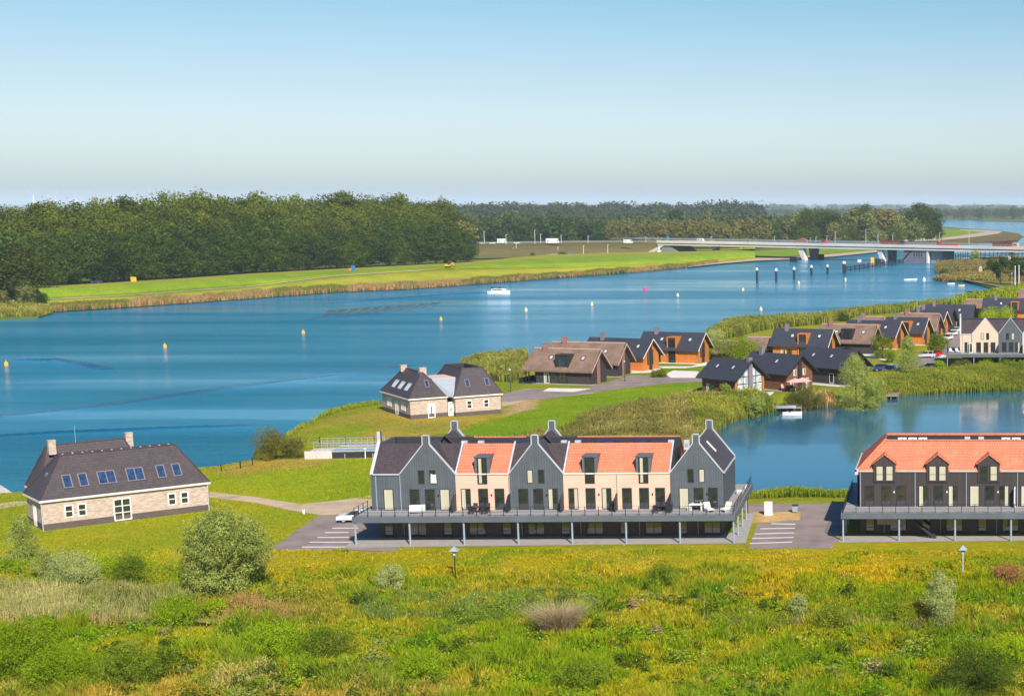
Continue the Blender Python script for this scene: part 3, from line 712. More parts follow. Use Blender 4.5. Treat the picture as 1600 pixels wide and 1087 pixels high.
    def rail(p, q):
        l = math.hypot(q[0] - p[0], q[1] - p[1]); n = max(1, round(l / 1.5))
        for k in range(n + 1):
            xx, yy = p[0] + (q[0] - p[0]) * k / n, p[1] + (q[1] - p[1]) * k / n
            rl.box(xx - .035, yy - .035, DZ, xx + .035, yy + .035, DZ + 1.05)
        for zz in (.12, .5, 1.02): rl.tube((p[0], p[1], DZ + zz), (q[0], q[1], DZ + zz), .022, None, 4)
    rail((a + .1, -f + .1), (W + b - .1, -f + .1)); rail((a + .1, -f + .1), (a + .1, (.5 if a > -1.2 else D))); rail((W + b - .1, -f + .1), (W + b - .1, D + bk - .2))
    rl.build('railing', 'rail', t)
    n = int(W / 6.1 * 2)
    for k in range(n):
        xx = 1.4 + (W - 2.8) * k / (n - 1)
        if k % 2: window(t, xx, .34, .12, 1.9, 2.3, bars=(0,), proud=.06)
        else: window(t, xx, .34, .02, 1.0, 2.35, proud=.06, name='door', rows=(.7,))
        if k % 2 and detail: MB().tube((0, 0, 0), (0, 0, DZ - .3), .045).build('downpipe', 'steel', t, (xx - 1.6, .25, 0))
    return t
def shift(o, rot, dx, dy):   # local offset -> world
    return (o[0] + dx * math.cos(rot) - dy * math.sin(rot), o[1] + dx * math.sin(rot) + dy * math.cos(rot))
O1 = (-66.281, 177.957); R1 = R(1.68); W1 = 39.4
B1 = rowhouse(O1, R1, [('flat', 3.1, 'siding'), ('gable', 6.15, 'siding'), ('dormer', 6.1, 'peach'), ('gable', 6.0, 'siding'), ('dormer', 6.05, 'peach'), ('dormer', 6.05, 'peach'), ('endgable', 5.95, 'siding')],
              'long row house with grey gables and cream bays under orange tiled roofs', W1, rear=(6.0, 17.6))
O2 = (-11.737, 180.28); W2 = 6.0 * 8
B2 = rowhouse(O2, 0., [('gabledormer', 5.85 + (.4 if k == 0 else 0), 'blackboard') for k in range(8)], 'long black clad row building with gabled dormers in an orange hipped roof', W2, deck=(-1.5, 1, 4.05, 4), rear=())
# replace the plain end of the black building by a hipped end
for c in list(B2.children):
    if c.name.startswith('end_wall'):
        for q in list(c.children): bpy.data.objects.remove(q)
        bpy.data.objects.remove(c)
W2 = 5.85 * 8 + .4
MB().box(-.02, 0, 3.2, .2, 12, 7.35).build('end_wall', 'blackboard', B2)
e = MB(); e.ext([(-.08, -.1, 7.36), (3.0, 3.5, 10.38), (3.0, 8.5, 10.38), (-.08, 12.1, 7.36)], (0, 0, -.1)); e.build('hip_roof', 'orange', B2)
hb = MB()
for k in range(14):
    y = .8 + k * .8; f = min(1, min(y, 12 - y) / 3.5)
    hb.ext([(-.1, y - .1, 7.42), (3.05 * f - .1, y - .1, 7.40 + 3.02 * f), (3.05 * f - .1, y + .1, 7.40 + 3.02 * f), (-.1, y + .1, 7.42)], (0, 0, .14))
hb.build('roof_batten', 'rust', B2)
MB().ext([(-.12, -.16, 7.34), (3.0, 3.5, 10.42), (3.3, 3.5, 10.42), (.2, -.16, 7.34)], (0, 0, .12)).build('hip_ridge', 'orange', B2)
MB().box(2.9, 3.35, 10.3, W2, 3.6, 10.45).box(2.9, 8.4, 10.3, W2, 8.65, 10.48).box(2.85, 3.6, 10.3, 3.1, 8.4, 10.45).build('ridge', 'orange', B2)
MB().box(-.25, -.35, 6.95, .12, -.13, 7.6).box(-.25, -.35, 7.3, -.05, 12.2, 7.55).build('gutter', 'coping', B2)
# the front slope must not run past the hip: trim the first slopes
for c in B2.children:
    if c.name.startswith(('roof_slope', 'rear_roof_slope', 'roof_well', 'ridge')) and c.data:
        for v in c.data.vertices:
            if v.co.x < 3.0 and v.co.z > 7.4:
                h = min(1, (v.co.z - 7.35) / 2.95)
                if c.name.startswith('roof_well') or c.name.startswith('ridge'): v.co.x = max(v.co.x, 3.05)
                else: v.co.x = max(v.co.x, 3.0 * h)
O3 = (0.2, 371.4)
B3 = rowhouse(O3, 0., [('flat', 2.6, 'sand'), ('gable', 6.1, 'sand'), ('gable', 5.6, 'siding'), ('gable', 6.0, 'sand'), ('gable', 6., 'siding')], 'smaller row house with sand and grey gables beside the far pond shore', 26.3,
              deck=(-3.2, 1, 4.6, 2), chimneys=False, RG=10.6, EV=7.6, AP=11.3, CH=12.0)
# roof equipment and terrace furniture, each a thing of its own
def ac_unit():
    t = thing('air_conditioner', '', 'air conditioner', (0, 0, 0)); MB().box(-.5, -.25, .12, .5, .25, .95).box(-.4, -.2, 0, -.3, .2, .12).box(.3, -.2, 0, .4, .2, .12).build('casing', 'white', t)
    m = MB(); m.tube((0, -.262, .55), (0, -.252, .55), .3, .3, 12); m.build('fan_grille', 'dark', t); return t
AC = ac_unit(); first = True
def put(proto, o, rot, dx, dy, z, rz, label, group=None):
    global _used
    p = shift(o, rot, dx, dy); t = proto if proto.name not in _used else copy_tree(proto)
    _used.add(proto.name); t.location = (p[0], p[1], z); t.rotation_euler = (0, 0, rot + rz); t['label'] = label
    if group: t['group'] = group
    return t
_used = set()
for k, (dx, lab) in enumerate([(5.0, 'white air conditioner leftmost in the black building roof well'), (6.2, 'white air conditioner second from left in the black roof well'), (7.4, 'white air conditioner third from left in the black roof well'),
                               (17.1, 'white air conditioner right of the pale duct in the black roof well'), (18.3, 'rightmost white air conditioner in the black building roof well')]):
    put(AC, O2, 0, dx, 4.6, 1.5 + 9.55, 0, lab, 'air conditioners in the black building roof well')
def vent_box():
    t = thing('roof_cabinet', '', 'roof cabinet', (0, 0, 0)); MB().box(-.32, -.25, 0, .32, .25, 1.15).build('casing', 'coping', t); MB().box(-.2, -.27, .35, .2, -.252, .75).build('grille', 'steel', t); return t
VB = vent_box()
for dx, lab in [(9.3, 'grey roof cabinet behind the leftmost grey gable'), (11.2, 'grey roof cabinet over the first orange roof'), (20.7, 'grey roof cabinet just right of the middle grey gable'), (22.3, 'second grey roof cabinet right of the middle grey gable'),
                (33.0, 'grey roof cabinet at the right end of the wide orange roof'), (34.8, 'grey roof cabinet beside the rightmost grey gable')]:
    put(VB, O1, R1, dx, 4.2, 1.5 + 9.35, 0, lab, 'roof cabinets behind the row house roofs')
for dx, lab in [(12.6, 'pale duct box standing left in the black building roof well'), (14.2, 'pale duct box standing right in the black building roof well')]:
    put(VB, O2, 0, dx, 4.3, 1.5 + 9.5, 0, lab, 'duct boxes in the black building roof well')
def solar():
    t = thing('solar_panel', '', 'solar panel', (0, 0, 0)); MB().ext([(-1.1, -.7, .15), (1.1, -.7, .15), (1.1, .7, .75), (-1.1, .7, .75)], (0, 0, .06)).build('panel', 'bluglass', t)
    MB().box(-1, .5, 0, -.9, .6, .65).box(.9, .5, 0, 1, .6, .65).box(-1, -.6, 0, -.9, -.5, .2).box(.9, -.6, 0, 1, -.5, .2).build('bracket', 'steel', t); return t
SP = solar()
for dx, lab in [(15.9, 'dark solar panel behind the middle grey gable on its left'), (25.4, 'left solar panel behind the wide orange roof'), (29.3, 'right solar panel behind the wide orange roof')]:
    put(SP, O1, R1, dx, 5.2, 1.5 + 9.35, 0, lab, 'solar panels in the row house roof well')
DZW = 1.5 + 3.2
def sofa(): 
    t = thing('outdoor_sofa', '', 'sofa', (0, 0, 0)); MB().box(-.9, -.35, .12, .9, .4, .3).build('frame', 'steel', t); MB().box(-.85, -.34, .3, .85, .35, .46).box(-.85, .2, .46, -.02, .42, .85).box(.02, .2, .46, .85, .42, .85).build('cushion', 'cream', t)
    MB().box(-.85, -.3, 0, -.78, .3, .12).box(.78, -.3, 0, .85, .3, .12).build('leg', 'steel', t); return t
put(sofa(), O1, R1, 5.3, -1.6, DZW, R(12), 'white cushioned outdoor sofa on the leftmost terrace')
def table(l=2.2, top='dark'):
    t = thing('terrace_table', '', 'table', (0, 0, 0)); MB().box(-l / 2, -.45, .70, l / 2, .45, .75).build('tabletop', top, t)
    for sx in (-1, 1):
        for sy in (-1, 1): MB().box(-.04, -.04, 0, .04, .04, .70).build('leg', top, t, (sx * (l / 2 - .12), sy * .35, 0))
    return t
def chair(m='dark', cush=None):
    t = thing('terrace_chair', '', 'chair', (0, 0, 0)); MB().box(-.25, -.25, .40, .25, .25, .47).build('seat', cush or m, t); MB().ext([(-.25, .22, .45), (.25, .22, .45), (.25, .34, .95), (-.25, .34, .95)], (0, .05, 0)).build('backrest', cush or m, t)
    for sx in (-1, 1):
        for sy in (-1, 1): MB().box(-.025, -.025, 0, .025, .025, .4).build('leg', m, t, (sx * .21, sy * .2, 0))
    return t
TB = table(); CHR = chair(); TW = table(1.5, 'white'); CHW = chair('white', 'white')
def loungechair():
    t = thing('lounge_chair', '', 'armchair', (0, 0, 0)); MB().box(-.38, -.5, .28, .38, .35, .42).build('seat', 'cream', t); MB().ext([(-.38, .3, .40), (.38, .3, .40), (.38, .62, 1.05), (-.38, .62, 1.05)], (0, .12, 0)).build('backrest', 'cream', t)
    for sx in (-1, 1): MB().box(-.03, -.5, 0, .03, .45, .28).build('leg', 'steel', t, (sx * .35, 0, 0))
    return t
LC = loungechair()
for dx, lab in [(12.3, 'dark dining table on the first cream terrace'), (32.8, 'dark dining table on the terrace left of the last grey gable')]:
    put(TB, O1, R1, dx, -1.9, DZW, 0, lab, 'dark dining tables on the row house terraces')
for k, (dx, dy, rz) in enumerate([(-.7, .75, 0), (0, .75, 0), (.7, .75, 0), (-.7, -.75, 180), (.7, -.75, 180)]):
    for bx, w_ in ((12.3, 'first cream terrace'), (32.8, 'terrace before the last grey gable')):
        put(CHR, O1, R1, bx + dx, -1.9 + dy, DZW, R(rz), 'dark chair drawn up to the dining table of the ' + w_, 'dining chairs of the ' + w_)
put(TW, O1, R1, 38.0 - 1.6, -1.2, DZW, 0, 'white table on the rightmost grey terrace')
for dx, lab in [(35.7, 'white chair left of the white table on the rightmost terrace'), (37.3, 'white chair right of the white table on the rightmost terrace')]:
    put(CHW, O1, R1, dx, -1.1, DZW, R(-90 if dx < 36 else 90), lab, 'white chairs on the rightmost terrace')
for dx, dy, rz, lab in [(38.4 - .4, -2.1, 215 - 180, 'cream lounge chair facing the railing on the rightmost terrace'), (39.6 + .2, -2.0, -35, 'cream lounge chair at the right corner of the terrace'), (40.3, 9.5, -80, 'cream lounge chair at the back of the side deck')]:
    put(LC, O1, R1, dx, dy, DZW, R(rz), lab, 'cream lounge chairs on the terraces')
def bbq():
    t = thing('barbecue', 'covered black barbecue on the terrace of the wide cream bay', 'barbecue', (0, 0, 0)); MB().ball((0, 0, .85), .45, .32, .3).build('lid', 'black', t); MB().box(-.35, -.25, 0, .35, .25, .75).build('cart', 'black', t); return t
put(bbq(), O1, R1, 27.0, -1.0, DZW, 0, 'covered black barbecue on the terrace of the wide cream bay')
bt = MB().ext([(-.35, 0, 0), (.3, 0, 0), (.25, 0, 1.0), (.05, 0, .92), (-.3, 0, 1.05)], (0, -.04, 0)).build('towel', 'white'); tag(bt, 'white towel hung out of the upper window of the leftmost grey gable', 'towel')
p = shift(O1, R1, 6.9, -.24); bt.location = (p[0], p[1], 4.7 + 3.15); bt.rotation_euler = (0, 0, R1)
tb = MB().box(-1.6, -.02, 0, 1.6, .02, 1.0).build('wall_panel', 'jetty', B2, (3.9, -1, 1.3)); st = MB()
for k in range(14): st.box(5.0 + k * .28, -2.6, 2.9 - k * .22, 5.3 + k * .28, -1.7, 2.95 - k * .22)
st.ext([(4.9, -2.65, 3.0), (8.9, -2.65, -.05), (9.1, -2.65, .15), (5.1, -2.65, 3.2)], (0, .08, 0)); st.ext([(4.9, -1.7, 3.0), (8.9, -1.7, -.05), (9.1, -1.7, .15), (5.1, -1.7, 3.2)], (0, .08, 0))
st.build('staircase', 'dark', B2)
od = MB().box(-.45, -.04, 0, .45, .04, 2.35)
dd = thing('open_door', 'white door standing open on the black building terrace', 'door', (*shift(O2, 0, 18.0, -.55), DZW), R(80)); MB().box(-.42, -.04, 0, .42, .04, 2.35).build('frame', 'white', dd); MB().box(-.3, -.05, .15, .3, .05, 2.2).build('pane', 'skyglass', dd)

# ---------------------------------------------------------------- pale brick houses with dark hipped roofs
def hipbody(t, x0, y0, x1, y1, ev, top, in_f, in_s, in_b, well=True, wall='brick'):
    MB().box(x0, y0, .75, x1, y1, ev).build('wall', wall, t); MB().box(x0 - .03, y0 - .03, -.3, x1 + .03, y1 + .03, .75).build('plinth', 'plinth', t)
    g = MB(); o_ = .35
    for a in ((x0 - o_, y0 - o_, x1 + o_, y0 - o_ + .12), (x0 - o_, y1 + o_ - .12, x1 + o_, y1 + o_), (x0 - o_, y0 - o_ + .12, x0 - o_ + .12, y1 + o_ - .12), (x1 + o_ - .12, y0 - o_ + .12, x1 + o_, y1 + o_ - .12)):
        g.box(a[0], a[1], ev - .12, a[2], a[3], ev + .12)
    g.build('gutter', 'cream', t)
    X0, Y0, X1, Y1 = x0 - .3, y0 - .3, x1 + .3, y1 + .3; A = (x0 + in_s[0], y0 + in_f, top); B_ = (x1 - in_s[1], y0 + in_f, top); Cc = (x1 - in_s[1], y1 - in_b, top); D_ = (x0 + in_s[0], y1 - in_b, top)
    z = ev + .1; a, b, c, d = (X0, Y0, z), (X1, Y0, z), (X1, Y1, z), (X0, Y1, z)
    r = MB(); r.face([a, b, B_, A]).face([b, c, Cc, B_]).face([c, d, D_, Cc]).face([d, a, A, D_]); r.face([a, d, c, b])
    if well:
        i = .25; k = top - .7; q = [(A[0] + i, A[1] + i), (B_[0] - i, B_[1] + i), (Cc[0] - i, Cc[1] - i), (D_[0] + i, D_[1] - i)]
        o4 = [A, B_, Cc, D_]
        for s in range(4):
            s2 = (s + 1) % 4; r.face([o4[s], o4[s2], (*q[s2], top), (*q[s], top)]); r.face([(*q[s], top), (*q[s2], top), (*q[s2], k), (*q[s], k)], 1)
        r.face([(*p, k) for p in q], 1)
    else: r.face([A, B_, Cc, D_])
    ro = r.build('roof', ['slate', 'well'], t)
    hp = MB()
    for u, v in ((a, A), (b, B_), (c, Cc), (d, D_)): hp.tube((u[0], u[1], u[2] + .03), (v[0], v[1], v[2] + .05), .09, None, 5)
    for u, v in ((A, B_), (B_, Cc), (Cc, D_), (D_, A)): hp.tube((u[0], u[1], u[2] + .03), (v[0], v[1], v[2] + .03), .08, None, 5)
    hp.build('hip_tiles', 'slate', ro)
    return a, b, A, B_
def chimney(t, x, y, z0, z1, m='brick', s=.45): MB().box(x - s, y - s * .8, z0, x + s, y + s * .8, z1).box(x - s - .04, y - s * .8 - .04, z1, x + s + .04, y + s * .8 + .04, z1 + .1).build('chimney', m, t)
def wwin(t, x, y, z, w, h, rz=0, **k): return window(t, x, y, z, w, h, (0, 0, rz), 'white', 'glass', fw=.13, proud=.08, **k)
OV, RV, WV = (-106.234, 182.017), R(43.4), 18.25
V1 = thing('brick_house', 'pale brick house with a wide dark hipped roof and blue roof windows on the left', 'house', (*OV, 1.5), RV)
hipbody(V1, 0, 0, WV, 6.6, 3.45, 8.15, 3.0, (3.0, 2.45), 2.5)
wl = MB()
for k in range(12): wl.box(3.3 + k * 1.07, 3.1, 7.5, 3.45 + k * 1.07, 3.35, 8.3)
wl.build('ridge_posts', 'coping', V1)
hipbody(V1, 1.6, 6.9, 13.6, 12.4, 3.45, 8.6, 2.7, (1.7, 1.7), 2.7, well=False)
chimney(V1, 3.6, 8.6, 7.6, 9.25, s=.4); chimney(V1, 13.1 - .6, 9.6, 7.4, 9.2, s=.4)
MB().tube((0, 0, 0), (0, 0, 2.2), .03).build('antenna', 'steel', V1, (6.4, 9.2, 8.6))
for k, x in enumerate((5.6, 7.2)): MB().tube((0, 0, 0), (0, 0, .55), .1).build('vent_pipe', 'white', V1, (x, 7.9, 7.2))
pit = math.atan2(8.15 - 3.55, 3.3); 
def on_slope(t, x, s, w, h, name='roof_window', frame='violet', glass='bluglass', bars=(), pitch=pit, y0=-.3, z0=3.55):
    return window(t, x, y0 + s * math.cos(pitch) - .05, z0 + s * math.sin(pitch), w, h, (pitch - math.pi / 2, 0, 0), frame, glass, bars=bars, fw=.11, proud=.1, name=name)
for x, w in ((3.05, 1.0), (4.75, 1.0), (7.3, 1.95), (10.45, 1.95), (13.35, 1.0), (15.15, 1.0)):
    on_slope(V1, x, 1.3, w, 1.75, bars=(0,) if w > 1.5 else ())
window(V1, .75, 3.2, 4.75, .75, 1.7, (R(-34), 0, R(-90)), 'zinc', 'skyglass', fw=.1, proud=.12, name='roof_window')
for x in (2.75, 4.15, 14.1, 15.55): wwin(V1, x, 0, 1.35 - .15, .95, 1.5, rows=(.75,))
wwin(V1, 8.5, 0, .12, 1.95, 2.65, bars=(0,), rows=(.95, 1.75), name='garden_door')
for y in (3.3,): window(V1, 0, y, .1, 1.1, 2.5, (0, 0, R(-90)), 'white', 'glass', fw=.13, proud=.08, name='side_door', bars=(0,))
for x, y in ((-.1, -.1), (WV + .02, -.12)): MB().tube((0, 0, -.2), (0, 0, 3.4), .06).build('downpipe', 'coping', V1, (x, y, 0))
# second pale brick house: two hipped volumes joined by a flat link
RV2 = R(37)
V2 = thing('brick_house', 'pale brick house of two dark hipped volumes on the grassy point', 'house', (-89.70, 282.37, 1.5), RV2)
hipbody(V2, 0, 0, 8.3, 14, 3.5, 8.3, 2.3, (2.3, 2.3), 3)
for x in (2.6, 6.2): on_slope(V2, x, 1.7, .8, 1.5, pitch=math.atan2(4.7, 2.6), z0=3.6)
for x in (2.5, 5.6): wwin(V2, x, 0, 1.3, 1.0, 1.45, rows=(.72,))
lo = shift((0, 0), 0, -96.583 + 89.70, 278.955 - 282.37); c, s = math.cos(-RV2), math.sin(-RV2); lx, ly = lo[0] * c - lo[1] * s, lo[0] * s + lo[1] * c
hipbody(V2, lx, ly, lx + 6.6, ly + 15.5, 3.5, 7.9, 3.2, (3.2, 3.2), 3.2, well=False)
chimney(V2, lx + 3.6, ly + 3.6, 7.3, 8.55, s=.6); chimney(V2, lx + 2.9, ly + 11.8, 7.3, 8.4, s=.55)
on_slope(V2, lx + 3.6, 2.2, .75, 1.5, pitch=math.atan2(4.3, 3.5), y0=ly - .3, z0=3.6)
window(V2, lx + 3.7, ly, .0, 1.3, 2.5, frame='white', glass='white', fw=.14, proud=.08, name='front_door'); MB().box(lx + 3.62, ly - .1, .7, lx + 3.78, ly - .02, 2.0).build('door_glass', 'glass', V2)
psl = math.atan2(4.3, 3.5)
for y in (3.5, 4.4, 7.0, 7.9, 10.4, 11.3):
    window(V2, lx - .3 + 1.4 * math.cos(psl), ly + y, 3.6 + 1.4 * math.sin(psl), .62, 1.6, (psl - math.pi / 2, 0, R(-90)), 'zinc', 'skyglass', fw=.1, proud=.12, name='roof_window')
for y in (3.0, 4.3, 10.8, 12.2): window(V2, lx, ly + y, 1.2, .8, 1.6, (0, 0, R(-90)), 'white', 'glass', fw=.13, proud=.08, rows=(.8,))
window(V2, lx, ly + 7.4, .1, 1.5, 2.4, (0, 0, R(-90)), 'white', 'glass', fw=.13, proud=.08, bars=(0,), name='garden_door')
MB().box(lx + 6.6, ly + 4.0, 0, 0.05, 9, 3.2).build('link_wall', 'brick', V2)
MB().ext([(-1.0, 1.0, 3.68), (.15, -.1, 3.68), (2.2, 3.25, 6.62), (-2.9, 3.25, 6.62)], (0, 0, -.15)).build('link_roof', 'zinc', V2)
MB().box(lx + 4.8, 3.3, 6.45, 1.9, 9.5, 6.7).build('flat_link_roof', 'gravelroof', V2)
window(V2, lx + 7.1, 1.2 + (ly + 4.0) * 0, .1, 1.0, 2.5, (0, 0, 0), 'white', 'skyglass', fw=.16, proud=.1, name='link_door')

# ---------------------------------------------------------------- holiday cottages
def ridgeframe(a, b, rot, z):
    A = at(*a, z); B = at(*b, z)
    if rot is None: rot = math.atan2(B[1] - A[1], B[0] - A[0]); return A, rot, math.hypot(B[0] - A[0], B[1] - A[1])
    m = ((A[0] + B[0]) / 2, (A[1] + B[1]) / 2); xa = locp(a[0], a[1], m, rot, 0)[0]; xb = locp(b[0], b[1], m, rot, 0)[0]
    return shift(m, rot, xa, 0), rot, xb - xa
def cottage(a, b, rot, style, label, hs=4.6, ez=3.1, ch=True, dormer=True, zr=7.1, lights=((.35, 0), (.8, 0)), porch=False, glassend=False):
    o, rot, w = ridgeframe(a, b, rot, 1.5 + zr)
    t = thing('cottage', label, 'cottage', (o[0], o[1], 1.5), rot, 'holiday cottages on the peninsula')
    rm = {'thatch': 'thatch', 'dark': 'anthra', 'orange': 'anthra', 'brown': 'anthra'}[style]; wm = {'thatch': 'darkbrick', 'dark': 'blackboard', 'orange': 'larch', 'brown': 'timber'}[style]
    th = .38 if style == 'thatch' else .16; oh = 1.0; x0, x1 = (.9 if not porch else 3.0), w - oh; hw = hs - .85; sl = (zr - ez) / hs
    wall = MB(); pr = [(-hw, -.2), (hw, -.2), (hw, zr - hw * sl - th), (0, zr - th - .02), (-hw, zr - hw * sl - th)]
    wall.ext([(x0, p[0], p[1]) for p in pr], (x1 - x0, 0, 0)); wo_ = wall.build('wall', 'blackboard' if style == 'thatch' else wm, t)
    r = MB()
    for sg in (-1, 1):
        q = [(0, sg * hs, ez), (w, sg * hs, ez), (w, 0, zr), (0, 0, zr)]
        if style == 'thatch': q = [(-.0, sg * hs, ez), (w, sg * hs, ez), (w - .35, 0, zr), (.9, 0, zr)]
        r.ext(q if sg < 0 else q[::-1], (0, 0, -th))
    ro = r.build('roof', rm, t)
    e = MB()
    for sg in (-1, 1):
        e.ext([(w + .005 - (.35 if style == 'thatch' else 0) * 0, sg * hs, ez - th - .08), (w + .005, 0, zr - th - .08), (w + .005, 0, zr + .03), (w + .005, sg * hs, ez + .03)], (.07, 0, 0))
    e.build('barge_board', 'thatchcap' if style == 'thatch' else 'cream' if style == 'orange' else 'dark', ro)
    if style == 'thatch': MB().box(.9, -.22, zr - .12, w - .3, .22, zr + .14).build('ridge_cap', 'thatchcap', ro)
    if ch: MB().box(w * .22 - .45, -.75, zr - 1, w * .22 + .45, .15, zr + 1.0).box(w * .22 - .5, -.8, zr + 1.0, w * .22 + .5, .2, zr + 1.1).build('chimney', 'redbrick' if style == 'thatch' else 'violet', t)
    pitch = math.atan(sl); py = lambda s: (-hs + s * math.cos(pitch), ez + s * math.sin(pitch))
    for f, _ in lights:
        yy, zz = py(3.0); window(t, w * f, yy, zz + .03, .8, 1.15, (pitch - math.pi / 2, 0, 0), 'dark', 'skyglass', fw=.08, proud=.12, name='roof_window')
    fy = -hw
    if dormer:
        dx = w * .56; a_ = 1.25 if style != 'thatch' else 1.5; dm = 'larch' if style == 'orange' else 'dark'; zt = zr - 1.1
        d = MB(); d.box(dx - a_, fy - .25, 0 if style == 'orange' else ez - .5, dx - a_ + .28, -1.0, zt).box(dx + a_ - .28, fy - .25, 0 if style == 'orange' else ez - .5, dx + a_, -1.0, zt).box(dx - a_, fy - .25, zt, dx + a_, -.6, zt + .2)
        d.box(dx - a_ + .28, fy - .1, 0, dx + a_ - .28, -1., zt, 1)
        dd = d.build('dormer', [dm, 'dark'], t); window(dd, dx, fy - .11, .1, 1.6, zt - .6, bars=(0,), rows=(2.2,), frame='dark', curtain=None)
    for k, f in enumerate((.2, .32, .45) if style != 'dark' else (.25, .45, .75)):
        xx = x0 + (x1 - x0) * f
        if abs(xx - w * .56) < 1.8: continue
        window(t, xx, fy, .1, 1.2, 2.15, frame='white' if k != 1 else 'dark', bars=(0,) if k == 0 else (), name='window', curtain=(.02, .35) if k == 0 else None)
    # gable end facing local +x
    gx = x1 + .01
    if glassend:
        gl = MB(); ins = .5
        gl.ext([(gx, -hw + ins, .15), (gx, hw - ins, .15), (gx, hw - ins, zr - (hw - ins) * sl - th - .35), (gx, 0, zr - th - .55), (gx, -hw + ins, zr - (hw - ins) * sl - th - .35)], (.04, 0, 0)); gw = gl.build('glass_gable', 'skyglass', t)
        b_ = MB(); 
        for yy in (-hw + ins, -1.7, 1.7, hw - ins): b_.box(gx + .03, yy - .06, .1, gx + .1, yy + .06, zr - abs(yy) * sl - th - .45)
        for zz in (2.5, 3.9): b_.box(gx + .03, -hw + ins, zz - .07, gx + .1, hw - ins, zz + .07)
        b_.build('mullions', 'dark', gw); MB().box(gx - .2, -.5, 0, gx + .5, .5, zr + .5).build('chimney', 'violet', t)
        MB().box(gx - .1, -hw - .02, 0, gx + .12, -hw + .4, zr - hw * sl - th - .1).box(gx - .1, hw - .4, 0, gx + .12, hw + .02, zr - hw * sl - th - .1).build('corner_post', 'larch', t)
    else:
        MB().box(gx - .05, -.45, 0, gx + .28, .45, zr - .75 - th).build('chimney_breast', 'redbrick' if style == 'thatch' else 'dark', t)
        if style == 'orange':
            for yy in (-1.0, 1.0): window(t, gx, yy, 1.2, .6, 3.4, (0, 0, R(90)), 'dark', 'glass')
    if style == 'brown' and not glassend:
        for yy in (-2.3, -1.35, 1.4, 2.3): window(t, gx, yy, .1 if abs(yy) > 2 else 2.9, .9, 2.1 if abs(yy) > 2 else 1.3, (0, 0, R(90)), 'white', 'glass', curtain=(.02, .6))
    if porch:
        for yy in (-hs + .6, 0): 
            for xx in (.8, 1.5): MB().box(-.09, -.09, 0, .09, .09, ez + (hs - abs(yy)) * sl - th).build('porch_post', 'black', t, (xx, yy, 0))
        MB().box(-.6, -hs, -.1, 3.2, hs * .4, .12).box(-.6, -hs, .12, -.45, hs * .4, 1.1).build('veranda', 'dark', t)
    MB().box(x0 - .3, -hw - 1.2, -.1, x1 + 1.3, -hw + .05, .06).build('terrace_slab', 'patio' if style == 'orange' else 'paving', t)
    return t
cottage((830, 542), (940, 547), R(-15), 'thatch', 'thatched dark cottage with a veranda nearest the brick house point', porch=True, zr=7.1, ez=2.9)
cottage((857, 534), (979, 535), R(-13), 'thatch', 'thatched cottage tucked close behind the veranda cottage', ez=2.9, dormer=False, lights=((.78, 0),))
cottage((921, 524.5), (1021, 531), R(-20), 'orange', 'orange timber cottage half hidden behind the thatched pair', lights=((.83, 0),), dormer=False)
cottage((1005.6, 517.4), (1103, 519.4), R(-15), 'orange', 'orange timber cottage with a framed dormer at the reed edge')
cottage((1114, 557), (1175.6, 563), R(-39), 'brown', 'brown cottage with a white glazed gable above the pond', ch=False, dormer=False, glassend=True, lights=((.3, 0), (.7, 0)), hs=4.7, ez=3.4)
cottage((1174.7, 548.4), (1254.4, 554.4), R(-37), 'brown', 'brown cottage with a pink parasol on its pond terrace', ch=True, dormer=False, glassend=False, lights=((.62, 0),), hs=4.7, ez=3.4)
cottage((1261, 541), (1341.6, 547), R(-38), 'dark', 'black cottage behind the two big silver willows', ch=False, dormer=False, lights=((.25, 0), (.6, 0)), hs=4.7, ez=3.4)
cottage((1210, 512.8), (1303, 514), R(-14), 'orange', 'orange framed cottage standing alone behind the glazed cottages')
cottage((1279, 505.6), (1371.6, 507.5), R(-15), 'thatch', 'thatched cottage between two orange timber cottages', ez=2.9)
cottage((1325, 499), (1409.5, 501.5), R(-20), 'orange', 'orange timber cottage behind the thatched one, dormer facing the green', lights=((.75, 0),))
cottage((1385, 495), (1451.5, 496), R(-16), 'orange', 'orange timber cottage next to the round bush and car park', lights=((.8, 0),), hs=4.8)
cottage((1403, 489), (1469.5, 489.5), R(-16), 'thatch', 'thatched cottage end on above the white parked cars', ez=2.9, dormer=False, lights=())
cottage((1423, 485), (1480, 486.5), R(-18), 'orange', 'blue grey roofed cottage with an orange gable above the car park', dormer=False, lights=())
cottage((1430, 480.5), (1491, 481), R(-16), 'dark', 'dark cottage with a grey gable and brick chimney in the back row', dormer=False, lights=())
cottage((1442, 475), (1524, 475.7), R(-10), 'dark', 'large dark cottage behind the row house with one bright roof light', dormer=False, lights=((.72, 0),))
cottage((1536, 465.5), (1628, 466), R(-8), 'orange', 'orange cottage at the right edge beneath the quay', lights=((.32, 0),))
cottage((1505, 468), (1560, 467), R(-10), 'thatch', 'thatched cottage half hidden left of the rightmost orange cottage', dormer=False, lights=(), ch=False, zr=6.2, ez=2.6)
cottage((1590, 452), (1660, 452), R(-10), 'thatch', 'thatched cottage with a red chimney below the timber quay', dormer=False, lights=(), zr=7.1)
cottage((1340, 495.5), (1382, 493.5), R(-12), 'thatch', 'low thatched cottage at the reed edge behind the orange cottages', dormer=False, lights=(), zr=6.3, ez=2.6)
cottage((1163, 526), (1216, 526.5), R(-8), 'thatch', 'low brown thatched cottage sunk among the shrubs', dormer=False, lights=(), ch=False, zr=4.6, ez=2.0, hs=3.6)
cottage((1117, 532), (1153, 532), R(-8), 'thatch', 'small thatched hut hidden in the reeds by the framed dormer cottage', dormer=False, lights=(), ch=False, zr=4.6, ez=2.0, hs=3.4)
